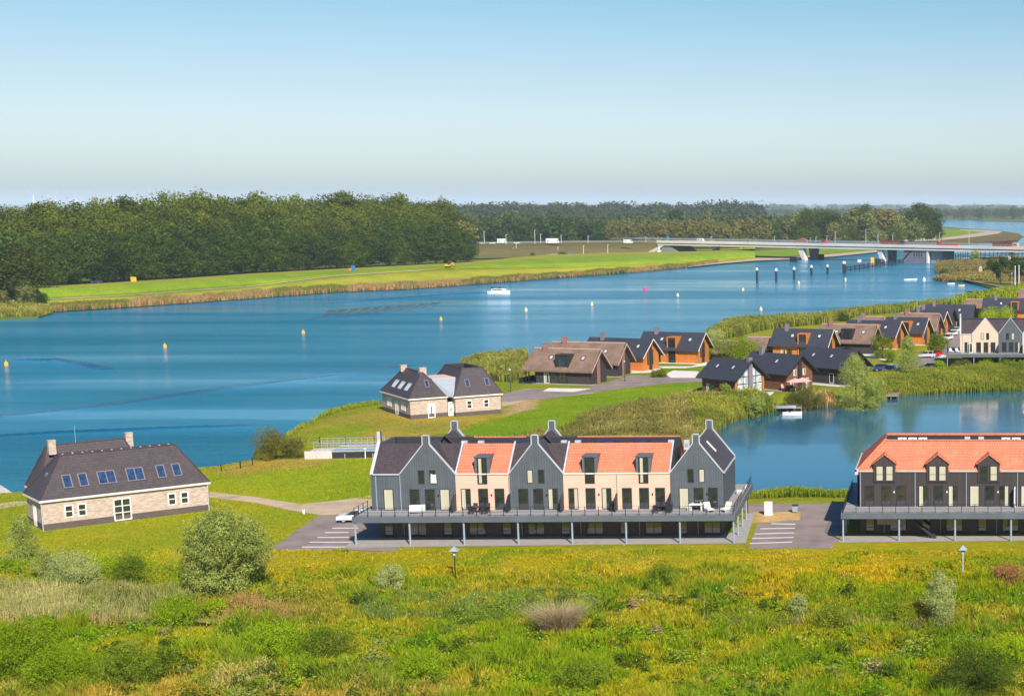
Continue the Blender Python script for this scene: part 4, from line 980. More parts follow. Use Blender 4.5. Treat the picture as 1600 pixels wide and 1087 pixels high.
# ---------------------------------------------------------------- plants
def leafcloud(seed, n, K, leaf, rx=.36, z0=.12, z1=1., aspect=1.6, up=.0, lump=.30, flat=1., fill=.14, profile=None, spikes=0.):
    """crown of n leaf clumps spread over K lumps, unit height"""
    g = np.random.default_rng(seed); zc = (z0 + z1) / 2; rz = (z1 - z0) / 2
    d = g.normal(size=(K, 3)); d /= np.linalg.norm(d, axis=1)[:, None]; rr = g.random(K) ** .35 * .84
    c = d * rr[:, None] * np.array((rx, rx, rz)) + (0, 0, zc)
    if profile is not None:
        tz = g.random(K); c[:, 2] = z0 + (z1 - z0) * (.06 + .9 * tz); pr = np.interp(tz, *profile) * rx; a = g.random(K) * 6.283; q = np.sqrt(g.random(K)) * .8
        c[:, 0] = np.cos(a) * pr * q; c[:, 1] = np.sin(a) * pr * q
    rk = lump * rx * (.6 + .8 * g.random(K))
    if profile is not None: rk *= .5 + .6 * np.interp((c[:, 2] - z0) / (z1 - z0), *profile)
    k = g.integers(0, K, n); dd = g.normal(size=(n, 3)); dd[:, 2] = np.abs(dd[:, 2]) * .35 + dd[:, 2] * .75; dd /= np.linalg.norm(dd, axis=1)[:, None]
    rad = rk[k] * np.where(g.random(n) < fill, g.random(n), .8 + .35 * g.random(n))
    p = c[k] + dd * rad[:, None] * np.array((1, 1, flat)); p[:, 2] = np.maximum(p[:, 2], .01)
    if spikes:   # loose shoots that break the outline
        m = g.random(n) < spikes; q = g.integers(0, K * 3, n); sd = g.normal(size=(K * 3, 3)); sd[:, 2] = np.abs(sd[:, 2]) + .35; sd /= np.linalg.norm(sd, axis=1)[:, None]
        ln = .9 + .35 * g.random(K * 3); f = .55 + .5 * g.random(n); base_ = np.array((0, 0, z0 + (z1 - z0) * .38)); sp_ = base_ + sd[q] * np.array((rx, rx, rz * 1.15)) * (ln[q] * f)[:, None] + g.normal(size=(n, 3)) * rx * .035
        if profile is None: p = np.where(m[:, None], sp_, p)
    nn = dd + g.normal(size=(n, 3)) * .38; nn /= np.linalg.norm(nn, axis=1)[:, None]
    t = g.normal(size=(n, 3)) + np.array((0, 0, up)) + dd * up * .6; u = np.cross(nn, t); u /= np.linalg.norm(u, axis=1)[:, None] + 1e-9; w = np.cross(u, nn)
    s = leaf * (.55 + .9 * g.random(n)); a = (u * (s / aspect)[:, None]) * .5; b = (w * (s * aspect ** .5)[:, None]) * .5
    V = np.stack([p - b, p + a, p + b, p - a], 1).reshape(-1, 3)
    lt = g.random(K); tint = np.clip(.55 * g.random(n) + .45 * lt[k], 0, 1)
    return V, np.arange(n * 4).reshape(n, 4), tint
def crown_mesh(name, leafk, **kw):
    V, Fa, t = leafcloud(**kw); return npmesh(name, V, Fa, L[leafk], face_attr=t)
def trunk_mesh(h=.5, r=.02, seed=0):
    g = random.Random(seed); m = MB(); m.tube((0, 0, -.02), (0, 0, h * .6), r, r * .75, 7); m.tube((0, 0, h * .6), (g.uniform(-.03, .03), 0, h * 1.3), r * .75, r * .3, 6)
    for k in range(5): a = g.uniform(0, 6.28); z = h * g.uniform(.45, .9); m.tube((0, 0, z), (math.cos(a) * .16, math.sin(a) * .16, z + .2), r * .45, r * .15, 5)
    return m.mesh('trunk', ['bark'])
TRK = [trunk_mesh(seed=s) for s in range(3)]
def tree(mesh, x, y, z, h, wd, label, group=None, cat='tree', name='tree', trunk=True, rz=None, k=0):
    """h metres high, wd horizontal scale relative to the height"""
    t = thing(name, label, cat, (x, y, z), rnd.uniform(0, 6.28) if rz is None else rz, group)
    c = link('crown' if cat == 'tree' else 'foliage', mesh, t); c.scale = (h * wd, h * wd, h)
    if trunk: q = link('trunk' if cat == 'tree' else 'stem', TRK[k % 3], t); q.scale = (h, h, h)
    return t
prof_pop = ([0, .15, .5, .85, 1], [.55, .9, 1., .75, .25]); prof_drop = ([0, .15, .35, .7, 1], [.7, 1., .95, .6, .12])
FO = [crown_mesh('crown', 'dark', seed=40 + s, n=4200, K=70, leaf=.036, rx=.36, z0=.0, lump=.34) for s in range(4)]
FM = [crown_mesh('crown', 'poplar', seed=50 + s, n=4400, K=90, leaf=.025, rx=.25, z0=.10, lump=.44, profile=prof_pop) for s in range(4)]
FT = [crown_mesh('crown', 'tan', seed=60 + s, n=1100, K=24, leaf=.055, rx=.24, z0=.06, lump=.5, profile=prof_pop, up=.8) for s in range(3)]
FP = [crown_mesh('crown', 'sage', seed=70 + s, n=1200, K=20, leaf=.06, rx=.4, z0=.04, lump=.45) for s in range(2)]
FW = [crown_mesh('crown', 'sage', seed=80 + s, n=1300, K=22, leaf=.06, rx=.36, z0=.04, lump=.45, up=.8) for s in range(2)]
# the wood behind the dike, rank behind rank
crest = np.array(LN_crest, float)
_o1 = 'first second third fourth fifth sixth seventh eighth ninth tenth eleventh twelfth thirteenth fourteenth fifteenth sixteenth seventeenth eighteenth nineteenth'.split()
def ordw(n):
    if n < 20: return _o1[n - 1]
    t = ['twentieth', 'thirtieth', 'fortieth', 'fiftieth', 'sixtieth'][n // 10 - 2]
    return t if n % 10 == 0 else ['twenty', 'thirty', 'forty', 'fifty', 'sixty'][n // 10 - 2] + '-' + _o1[n % 10 - 1]
def wood():
    ranks = [(3, 13, 21, 'dark', 'dark tree in the front rank of the dike wood'), (12, 22, 9.5, 'dark', 'dark broadleaf tree in the second rank of the wood'),
             (24, 30, 9, 'mix', 'tall mixed tree in the middle of the wood behind the dike'), (40, 36, 8.5, 'mid', 'tall poplar in the upper ranks of the wood'), (60, 42, 8, 'mid', 'poplar on the skyline of the dike wood')]
    for ri, (back, h, sp, kind, lab) in enumerate(ranks):
        x = -70.; cnt = 0
        while x < 742 - ri * 8:
            py = np.interp(x, crest[:, 0], crest[:, 1]); X, Y = at(x, py - 4, 4.0); X *= 1 + back / Y; Y += back
            step = (7.0 if ri == 0 else sp * .72) * F / Y
            hh = h * rnd.uniform(.88, 1.12)
            if ri >= 2: hh = h * rnd.uniform(.92, 1.05) * np.interp(x, [-70, 0, 120, 200, 260, 620, 740], [.80, .80, .83, .90, .94, .93, .84])
            if ri == 0: hh = rnd.uniform(12, 19)
            k = kind if kind != 'mix' else rnd.choice(['dark', 'mid'])
            me = {'dark': FO, 'mid': FM}[k][rnd.randrange(4)]; wd = rnd.uniform(.95, 1.25) * (1.2 if ri == 0 else 1.)
            if ri == 2 and x > 640 and rnd.random() < .35: me = FT[0]; wd *= 1.3
            cnt += 1
            tree(me, X + rnd.uniform(-1.5, 1.5), Y + rnd.uniform(-3, 3), 3.5, hh, wd, lab + (', ' + ordw(cnt) + ' from the left' if ri in (0, 4) else ''), 'trees of the wood behind the dike', k=ri, trunk=ri == 0)
            x += step * rnd.uniform(.8, 1.2)
wood()
# near left corner of the far bank
for px, py, h, me, wd, lab in [(14, 466, 29, FO[0], 1.25, 'big dark tree at the left end of the far bank'), (44, 470, 23, FM[3], 1.75, 'olive green tree standing on the corner of the far bank'), (-26, 470, 27, FO[2], 1.3, 'dark tree cut by the left picture edge'),
                               (44, 480, 8, FP[0], 1.2, 'pale silvery willow bush at the left end of the dike'), (66, 480, 6, FO[1], 1.2, 'small dark bush beside the silvery willow'), (5, 482, 7, FT[0], 1.5, 'olive shrub above the left reed bed')]:
    X, Y = at(px, py, .6); tree(me, X, Y, .5, h, wd, lab)
# tan poplar row behind the highway
for k in range(30):
    px = 957 + k * 8.2; q = ray(px, 377); Y = 1400.; X = q[0] * Y / q[1]
    tree(FT[k % 3], X, Y, 1, rnd.uniform(21, 25) * (.8 if px > 1130 and px < 1150 else 1), rnd.uniform(.85, 1.1), 'yellowing poplar in the long row behind the highway', 'yellowing poplars behind the highway', trunk=False)
# wood at the right of the bridge
BWc = {}
for k, (px, D, h, me, wd) in enumerate(sorted([(1245, 1500, 30, FW[0], .9), (1262, 1480, 34, FM[0], 1.2), (1280, 1500, 36, FO[1], 1.1), (1298, 1480, 36, FO[2], 1.), (1318, 1500, 33, FW[1], 1.), (1337, 1500, 33, FT[1], 1.3), (1352, 1560, 37, FM[2], 1.2), (1358, 1480, 31, FW[0], 1.1),
                                         (1375, 1500, 33, FT[2], 1.2), (1390, 1480, 33, FT[0], 1.3), (1404, 1520, 29, FW[1], 1.0), (1420, 1560, 34, FO[0], 1.1), (1436, 1580, 38, FM[1], 1.5), (1446, 1600, 38, FO[3], 1.2), (1458, 1600, 34, FO[2], .9), (1428, 1500, 25, FW[0], 1.1), (1468, 1620, 18, FW[1], .8),
                                         (1305, 1450, 22, FT[0], 1.3), (1330, 1440, 20, FM[3], 1.3), (1252, 1440, 20, FO[1], 1.2), (1275, 1430, 18, FM[0], 1.3), (1370, 1440, 20, FW[1], 1.3), (1398, 1450, 19, FO[2], 1.2), (1228, 1500, 22, FT[1], 1.3), (1212, 1500, 21, FO[0], 1.3)], key=lambda q: q[0])):
    x, y, w = ray(px, 370); t_ = D / y
    kd = 'olive green' if me in FM else 'yellow brown' if me in FT else 'sage green' if me in FW else 'dark green'; tall = 'tall' if h > 27 else 'low'; key = (tall, kd); BWc[key] = BWc.get(key, 0) + 1
    tree(me, x * t_, D, .6, h, wd * 1.05, f'{tall} {kd} tree beside the bridge, {ordw(BWc[key])} of its kind from the left', 'wood beside the highway bridge', trunk=False)
# single trees and shrubs near the highway
for px, py, h, me, wd, lab in [(645, 388, 24, FT[1], 1.5, 'pale olive tree rising at the right end of the wood'), (735, 386, 20, FT[2], 1.5, 'yellowish tree at the far right tip of the wood'), (885, 380, 13, FT[0], 2.2, 'low tan spreading tree beside the highway'), (915, 380, 14, FM[1], 2.2, 'yellow green bush tree right of the tan one'),
                               (845, 380, 27, FO[1], 1.3, 'dark rounded tree left of the highway campers'), (780, 381, 13, FM[2], 1.8, 'low green shrub tree behind the white truck'), (818, 380, 26, FO[2], 1.2, 'dark tree beside the tallest highway mast'), (757, 381, 14, FT[1], 1.6, 'orange brown shrub tree by the yellow machine'),
                               (880, 401, 4, FO[0], 3, 'round dark shrub on the verge below the highway'), (832, 402, 3.5, FM[0], 3.5, 'grey green scrub on the verge below the highway'), (1055, 376, 33, FO[3], 1.2, 'dark broad tree standing above the tan poplar row'), (1105, 377, 30, FP[0], 1.1, 'pale green tree in the wood behind the poplars')]:
    X, Y = at(px, py, 1.2); tree(me, X, Y, 1, h, wd * .8, lab, trunk=False)
# distant woods: one mass each
def farwood(name, x0, x1, D0, D1, n, h, label, leafk='far', cl=170, seed=1, wd=.42):
    g = np.random.default_rng(seed); Vs = []; Ts = []; base = [leafcloud(seed * 10 + s, cl, 16, .105, rx=.42, z0=.02, lump=.42) for s in range(4)]
    for i in range(n):
        D = D0 + (D1 - D0) * g.random(); px = g.uniform(x0, x1); x, y, w = ray(px, 330); hh = h * (.8 + .35 * g.random()) * (.85 + .3 * float(fbm(px * 3, D * .1, 60)))
        V, Fa, t = base[i % 4]; V = V * np.array((hh * wd * 2.2, hh * wd * 2.2, hh)); a = g.random() * 6.28
        V = np.stack([V[:, 0] * math.cos(a) - V[:, 1] * math.sin(a), V[:, 0] * math.sin(a) + V[:, 1] * math.cos(a), V[:, 2]], 1)
        Vs.append(V + (x * D / y, D, .5)); Ts.append(np.clip(t * .6 + g.random() * .4, 0, 1))
    V = np.concatenate(Vs); o = link(name, npmesh(name, V, np.arange(len(V)).reshape(-1, 4), L[leafk], face_attr=np.concatenate(Ts)))
    return tag(o, label, kind='stuff')
farwood('woodland', 660, 1260, 1540, 1950, 620, 25, 'dark mixed woodland behind the highway', cl=240, seed=2)
farwood('woodland', 650, 960, 1470, 1520, 70, 23, 'darker belt of conifers directly behind the highway', 'dark', cl=260, seed=8)
farwood('woodland', 560, 1190, 2500, 3300, 460, 37, 'bluish wooded rise behind the highway woods', seed=3)
farwood('woodland', 1020, 1640, 4300, 6500, 520, 24, 'hazy woods across the horizon on the right', seed=4, cl=110)
farwood('woodland', 1440, 1700, 3850, 4200, 150, 26, 'grey green woods on the far side of the lake', seed=5, cl=130)
farwood('woodland', 500, 1700, 7500, 12000, 420, 34, 'blue strip of woods on the horizon', seed=6, cl=80, wd=1.2)
farwood('woodland', -200, 620, 1500, 2500, 160, 30, 'woods hidden behind the dike wood', seed=9, cl=60)

def sample(pix, z, dens, seed):
    g = np.random.default_rng(seed); poly = wpoly(pix, z) if pix[0][1] > 200 else pix
    a = np.array(poly); x0, y0 = a.min(0); x1, y1 = a.max(0); n = int((x1 - x0) * (y1 - y0) * dens)
    X = g.uniform(x0, x1, n); Y = g.uniform(y0, y1, n); k = inpoly(X, Y, poly); return X[k], Y[k]
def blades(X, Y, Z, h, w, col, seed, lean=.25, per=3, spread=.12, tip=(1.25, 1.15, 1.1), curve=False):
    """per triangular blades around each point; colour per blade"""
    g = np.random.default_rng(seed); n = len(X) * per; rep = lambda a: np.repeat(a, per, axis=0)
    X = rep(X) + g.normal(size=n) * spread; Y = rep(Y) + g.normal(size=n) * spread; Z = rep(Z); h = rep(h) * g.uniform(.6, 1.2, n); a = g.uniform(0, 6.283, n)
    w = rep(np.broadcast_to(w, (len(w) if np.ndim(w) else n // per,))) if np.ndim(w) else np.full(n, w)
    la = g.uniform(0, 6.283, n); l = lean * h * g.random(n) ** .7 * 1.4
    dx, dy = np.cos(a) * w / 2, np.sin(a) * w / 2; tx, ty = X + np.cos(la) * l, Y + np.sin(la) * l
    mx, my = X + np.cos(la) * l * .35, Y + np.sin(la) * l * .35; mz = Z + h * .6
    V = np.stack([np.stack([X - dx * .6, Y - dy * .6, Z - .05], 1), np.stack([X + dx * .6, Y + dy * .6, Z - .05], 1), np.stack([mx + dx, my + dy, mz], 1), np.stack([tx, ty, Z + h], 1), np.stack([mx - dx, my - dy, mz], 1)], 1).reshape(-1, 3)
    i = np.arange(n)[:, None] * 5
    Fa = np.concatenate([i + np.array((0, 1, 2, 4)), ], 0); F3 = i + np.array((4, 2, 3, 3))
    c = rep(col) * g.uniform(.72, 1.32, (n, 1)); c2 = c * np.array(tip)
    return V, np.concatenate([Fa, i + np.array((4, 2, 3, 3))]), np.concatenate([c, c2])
def blade_obj(name, parts, matk, label):
    V = []; Fs = []; Cc = []; k = 0
    for v, f, c in parts: V.append(v); Fs.append(f + k); Cc.append(c); k += len(v)
    V = np.concatenate(V); Fq = np.concatenate(Fs); c = np.concatenate(Cc)
    q = Fq[:, 2] != Fq[:, 3]
    # degenerate quads become slim quads: triangles are kept as quads with a repeated corner removed
    me = bpy.data.meshes.new(name); nl = np.where(q, 4, 3); st = np.concatenate([[0], np.cumsum(nl)[:-1]]); flat = Fq.ravel()[np.column_stack([np.ones((len(Fq), 3), bool), q]).ravel()]
    me.vertices.add(len(V)); me.vertices.foreach_set('co', V.astype(np.float32).ravel()); me.loops.add(len(flat)); me.loops.foreach_set('vertex_index', flat.astype(np.int32))
    me.polygons.add(len(Fq)); me.polygons.foreach_set('loop_start', st.astype(np.int32)); me.polygons.foreach_set('loop_total', nl.astype(np.int32))
    a = me.attributes.new('col', 'FLOAT_COLOR', 'FACE'); cc = np.ones((len(c), 4), np.float32); cc[:, :3] = c; a.data.foreach_set('color', cc.ravel())
    me.materials.append(M[matk]); me.update(calc_edges=True); return tag(link(name, me), label, kind='stuff')
def reeds(pix, z, dens, h, w, cols, label, seed, onland=True, name='reeds', lean=.12, per=3, spread=.32):
    X, Y = sample(pix, z, dens, seed); kk = (ditch(X, Y) > 1.9) | (seed not in (15, 16, 17)); X, Y = X[kk], Y[kk]
    if onland:
        Z, d = land_z(X, Y); k = (Z > -.45); X, Y, Z = X[k], Y[k], np.maximum(Z[k], -.05)
    else: Z = np.full(len(X), z - .3)
    v = fbm(X, Y, 7)[:, None]; v = np.clip((v - .3) * 2.2, 0, 1); col = np.array(cols[0]) * (1 - v) + np.array(cols[1]) * v
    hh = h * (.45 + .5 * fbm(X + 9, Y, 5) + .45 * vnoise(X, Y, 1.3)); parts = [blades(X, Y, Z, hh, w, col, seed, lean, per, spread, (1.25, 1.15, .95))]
    g = np.random.default_rng(seed + 500); q = len(X) * 2; r2 = lambda a: np.repeat(a, 2, axis=0); f = .35 + .7 * g.random(q)
    p = np.stack([r2(X) + g.normal(size=q) * spread, r2(Y) + g.normal(size=q) * spread, r2(Z) + r2(hh) * f], 1); nn = g.normal(size=(q, 3)) * .6 + (0, -.4, .7); nn /= np.linalg.norm(nn, axis=1)[:, None]
    u = np.cross(nn, g.normal(size=(q, 3))); u /= np.linalg.norm(u, axis=1)[:, None]; v2 = np.cross(u, nn); s = w * g.uniform(.5, 1.3, (q, 1))
    parts.append((np.stack([p - u * s, p - v2 * s * .7, p + u * s, p + v2 * s * .7], 1).reshape(-1, 3), np.arange(q * 4).reshape(q, 4), r2(col) * g.uniform(.65, 1.5, (q, 1)) * np.array((1.1, 1.05, 1.))))
    return blade_obj(name, parts, 'reed', label)
RG = ((.12, .165, .018), (.27, .29, .035)); RO = ((.14, .14, .035), (.29, .26, .075)); RT = ((.42, .26, .11), (.55, .38, .17)); RGt = ((.15, .22, .012), (.28, .31, .02))
reeds([(725, 592), (722, 571), (770, 569), (822, 563), (820, 590), (800, 603), (765, 600)], .8, 5, 2.6, .22, ((.13, .16, .025), (.27, .27, .06)), 'tall reed bed between the brick house and the cottages', 1)
reeds([(880, 684), (930, 655), (1000, 640), (1100, 625), (1150, 630), (1200, 642), (1140, 662), (1108, 690), (1085, 720), (700, 735), (700, 700), (800, 698)], .8, 6.5, 1.6, .15, RO, 'rough olive reed meadow behind the row house', 2)
reeds([(1075, 640), (1180, 628), (1215, 641), (1180, 654), (1140, 662), (1112, 682), (1095, 690)], .3, 9, 1.9, .16, RG, 'green reeds round the corner of the pond', 3)
reeds([(1380, 596), (1600, 584), (1700, 584), (1700, 606), (1600, 611), (1480, 617), (1390, 624), (1350, 634), (1352, 620), (1368, 606)], .3, 11, 1.7, .15, RG, 'dense green reed bank along the pond', 4)
reeds([(1165, 789), (1167, 781), (1240, 777), (1325, 778), (1325, 787), (1240, 787)], .5, 16, 1.1, .1, RGt, 'low reeds between the car park and the pond', 5)
reeds([(1125, 520), (1140, 509), (1200, 505), (1290, 500), (1330, 490), (1340, 500), (1290, 512), (1200, 520), (1140, 535), (1112, 545), (1105, 532)], .4, 3.2, 2.8, .3, ((.14, .17, .025), (.28, .29, .05)), 'wide reed bed on the lake side of the cottages', 6)
reeds([(1330, 499), (1332, 489), (1400, 484), (1450, 477), (1480, 474), (1490, 480), (1450, 487), (1400, 494)], .4, 3, 2.6, .3, RG, 'reeds along the lake behind the dark cottages', 7)
reeds([(1485, 483), (1525, 465), (1570, 458), (1640, 450), (1640, 465), (1540, 475)], .5, 2.6, 3.0, .4, RGt, 'bright reeds below the timber quay', 8)
reeds([(1245, 640), (1250, 628), (1300, 630), (1303, 638), (1260, 644)], .3, 8, 2., .2, RT, 'tan reeds between the jetties', 9)
reeds([(440, 698), (470, 672), (530, 644), (590, 635), (592, 640), (535, 651), (490, 662), (455, 690)], .4, 6, .9, .12, RGt, 'rough grass on the lake edge of the point', 10)
reeds([(-200, 497), (0, 496.5), (60, 494), (82, 489), (80, 484), (40, 478), (-200, 479)], .5, 2.0, 2.4, .35, ((.16, .18, .03), (.28, .27, .06)), 'reed bed at the left end of the far bank', 11, False)
def far_reeds():
    """continuous reed fringe of the far bank with alternating colours"""
    X = []; Y = []; cl = []; g = np.random.default_rng(5); sh = np.array(SH, float); Hh = []
    n = 15000; px = g.uniform(82, 1120, n); base = np.interp(px, sh[:, 0], sh[:, 1]); wid = np.interp(px, [82, 250, 400, 760, 1000, 1120], [6, 7, 8, 5, 5, 3]); py = base - g.random(n) ** 1.2 * wid
    for i in range(n):
        a = at(px[i], py[i] + .6, .3); X.append(a[0]); Y.append(a[1])
    X = np.array(X); Y = np.array(Y); t = vnoise(px, px * 0, 38) + .25 * vnoise(px, px * 0 + 9, 11) - .12; t2 = np.clip((t - .52) * 5, 0, 1)[:, None]
    col = np.array((.15, .165, .035)) * (1 - t2) + np.array((.32, .22, .10)) * t2; edge = ((base - py) < 1.2)[:, None]; col = np.where(edge & (g.random(n)[:, None] < .4), np.array((.34, .20, .09)), col)
    hh = 1.2 + 1.2 * vnoise(px, px * 0 + 3, 15)
    blade_obj('reeds', [blades(X, Y, np.full(n, .3), hh, .55, col, 3, .12, 3, .7, (1.2, 1.15, 1.))], 'reed', 'olive and tan reed fringe of the far bank')
far_reeds()
reeds([(1462, 426), (1464, 414), (1560, 407), (1640, 407), (1640, 420), (1500, 424)], .8, 1.2, 3., .5, ((.14, .13, .04), (.22, .19, .06)), 'brown green reeds beside the bridge abutment', 13, False)
reeds([(1457, 436.3), (1475, 432), (1510, 428), (1640, 424), (1640, 440), (1505, 438), (1478, 438)], .8, 1.0, 2.0, .5, ((.20, .15, .05), (.24, .22, .05)), 'brown scrub on the right shore', 14, False)

# the meadow in front
def meadow():
    g = np.random.default_rng(21); parts = []
    n = 150000; Y = g.uniform(104, 171.5, n); X = Y * g.uniform(-.66, .12, n); k = g.random(n) < (Y / 171) ** -.6 * .8; X, Y = X[k], Y[k]
    Z, d = land_z(X, Y); dt = ditch(X, Y); near = (Y > 160)
    k = (dt > 2.1) & (Z > .1); 
    for o, rot, w, dp in ((OV, RV, WV, 13),):
        c, s = math.cos(rot), math.sin(rot); lx_ = (X - o[0]) * c + (Y - o[1]) * s; ly_ = -(X - o[0]) * s + (Y - o[1]) * c; k &= ~((lx_ > -.3) & (lx_ < w + .3) & (ly_ > -.4) & (ly_ < dp))
    park = wpoly([(415, 864), (455, 836), (497, 808), (560, 800), (620, 860), (560, 864), (538, 858.5), (700, 855.5), (1165, 850.5), (1175, 859), (1300, 858), (1310, 848), (1800, 845), (1800, 780), (410, 780)], 1.5); k &= ~inpoly(X, Y, park)
    X, Y, Z = X[k], Y[k], Z[k]; dd = np.full(X.shape, 50.)
    col = ground_col(X, Y, dd); a = fbm(X, Y, 5.5); b = fbm(X + 50, Y + 20, 3.1); c3 = fbm(X - 40, Y + 90, 11)
    tall = np.clip((168 - Y) / 10, .25, 1); h = (.14 + .95 * np.clip(b - .28, 0, 1) * 1.8 * (.5 + vnoise(X, Y, 1.1))) * tall * (.6 + .9 * c3); pa = np.array(at(280, 978, .5)); h *= np.where((Y < pa[1]) & (Y > pa[1] - 6) & (np.abs(X - pa[0]) < 6), .4, 1.)
    seedy = (g.random(len(X)) < np.clip((c3 - .5) * 2, .03, .5)); sp = g.random(len(X))
    col = np.where((seedy & (sp < .5))[:, None], col * .3 + np.array((.36, .30, .09)) * .75, col); col = np.where((a > .56)[:, None], col * np.array((.66, .93, .6)), col)
    col = np.where((a < .36)[:, None], col * np.array((1.14, 1.08, 1.1)), col); h = np.where(a > .56, h * 1.35 + .08, h)
    col = col * (.98 + .62 * g.random((len(X), 1)))
    col = col * np.array((1.02, 1.0, .74))
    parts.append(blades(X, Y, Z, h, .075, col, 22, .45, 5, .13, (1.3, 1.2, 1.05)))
    # broad-leaved herbs: leaf clumps where the meadow is lush
    m = (fbm(X + 13, Y - 7, 4) > .56) & (Y < 163) & (g.random(len(X)) < .6); hx, hy, hz = X[m], Y[m], Z[m]; q = len(hx) * 3; r3 = lambda v: np.repeat(v, 3, axis=0)
    p = np.stack([r3(hx) + g.normal(size=q) * .25, r3(hy) + g.normal(size=q) * .25, r3(hz) + g.uniform(.15, .85, q) * r3(.5 + fbm(hx, hy, 2.5))], 1)
    nn = g.normal(size=(q, 3)) * .6 + (0, -.3, .9); nn /= np.linalg.norm(nn, axis=1)[:, None]; u = np.cross(nn, g.normal(size=(q, 3))); u /= np.linalg.norm(u, axis=1)[:, None]; w = np.cross(u, nn); s = g.uniform(.07, .16, (q, 1))
    V = np.stack([p - u * s, p - w * s * .6, p + u * s, p + w * s * .6], 1).reshape(-1, 3); hc = r3(col[m]) * np.array((.62, .95, .45)) * g.uniform(.6, 1.5, (q, 1))
    parts.append((V, np.arange(q * 4).reshape(q, 4), hc))
    # flowers: tiny pale heads
    m = g.random(len(X)) < .006; p = np.stack([X[m], Y[m], Z[m] + .6 + .3 * g.random(m.sum())], 1); s = .05; V = np.stack([p + (-s, 0, 0), p + (0, -s * .7, -s), p + (s, 0, 0), p + (0, s * .7, s)], 1).reshape(-1, 3)
    parts.append((V, np.arange(len(p) * 4).reshape(-1, 4), np.tile(np.array((.7, .68, .5)), (len(p), 1))))
    o = blade_obj('grass', parts, 'blade', 'rough yellow green meadow grass and herbs in front of the row houses')
meadow()
def lawn_tufts():
    g = np.random.default_rng(31); n = 200000; Y = g.uniform(170, 330, n); X = Y * g.uniform(-.62, -.12, n); k = g.random(n) < (170 / Y) ** 1.5; X, Y = X[k], Y[k]
    Z, d = land_z(X, Y); k = (d > 1) & (Z > .8)
    for px in ([(415, 864), (455, 834), (497, 804), (545, 801), (560, 784), (1800, 770), (1800, 870), (415, 870)], [(326, 767), (400, 775), (470, 786), (540, 779), (600, 780), (600, 803), (500, 806), (455, 799), (400, 787), (326, 778)],
               [(784, 634), (784, 615), (820, 606), (900, 608), (985, 585), (1115, 588), (1115, 596), (985, 606), (925, 615), (820, 628)], [(843, 613), (857, 605), (924, 606), (897, 613)]):
        k &= ~inpoly(X, Y, wpoly(px, 1.5))
    for o, rot, w, dp in ((OV, RV, WV, 13), ((-89.7, 282.4), RV2, 9, 15), (shift((-89.7, 282.4), RV2, lx, ly), RV2, 7.5, 16)):
        c, s = math.cos(rot), math.sin(rot); a = (X - o[0]) * c + (Y - o[1]) * s; b = -(X - o[0]) * s + (Y - o[1]) * c; k &= ~((a > -.5) & (a < w + .5) & (b > -.5) & (b < dp))
    k &= ~inpoly(X, Y, wpoly([(880, 684), (930, 655), (1000, 640), (1100, 625), (1108, 690), (700, 735), (700, 700)], .8))
    X, Y, Z, d = X[k], Y[k], Z[k], d[k]; col = ground_col(X, Y, np.full(X.shape, 50.)) * (.95 + .5 * g.random((len(X), 1))); v = fbm(X, Y, 6)
    h = .07 + .28 * np.clip(v - .4, 0, 1)
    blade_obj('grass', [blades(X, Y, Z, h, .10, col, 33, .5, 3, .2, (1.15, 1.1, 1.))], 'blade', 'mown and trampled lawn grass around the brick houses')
lawn_tufts()
# reedy patch and dry stand in the meadow
reeds([(-20, 975), (-20, 930), (120, 926), (230, 932), (300, 940), (250, 968), (200, 978)], 1.2, 14, 1.7, .07, ((.22, .24, .07), (.44, .42, .19)), 'grey olive reeds left of the meadow pool', 15, per=4, lean=.2)
reeds([(-20, 984), (-20, 962), (60, 962), (160, 964), (225, 972), (200, 984)], 1.2, 5, 1.1, .07, RT, 'tan reed stems along the foot of the reed patch', 16, per=3, lean=.3)
reeds([(345, 984), (350, 950), (400, 945), (452, 960), (452, 980), (400, 987)], 1.2, 14, 1.3, .07, ((.36, .22, .08), (.30, .24, .07)), 'orange tan reeds beside the meadow pool', 17, per=4, lean=.3)
reeds([(900, 985), (560, 975), (560, 930), (900, 930)], 1.2, 4, 1.0, .08, ((.13, .18, .03), (.17, .26, .05)), 'bluish green sedge in the middle of the meadow', 18, per=5, lean=.4)
reeds([(1100, 975), (1300, 970), (1500, 975), (1560, 985), (1100, 990)], 1.2, 5, 1.1, .08, ((.14, .16, .03), (.24, .26, .07)), 'tall grass line across the right meadow', 19, per=4, lean=.4)
reeds([(0, 1090), (0, 1050), (110, 1045), (160, 1090)], 1.2, 9, 1.0, .07, ((.42, .33, .08), (.46, .38, .14)), 'straw yellow grass in the lower left corner', 20, per=4, lean=.4)
reeds([(330, 1095), (340, 1050), (420, 1045), (440, 1095)], 1.2, 8, 1.0, .07, ((.38, .33, .09), (.44, .38, .14)), 'straw yellow grass between the lower bushes', 24, per=4, lean=.4)

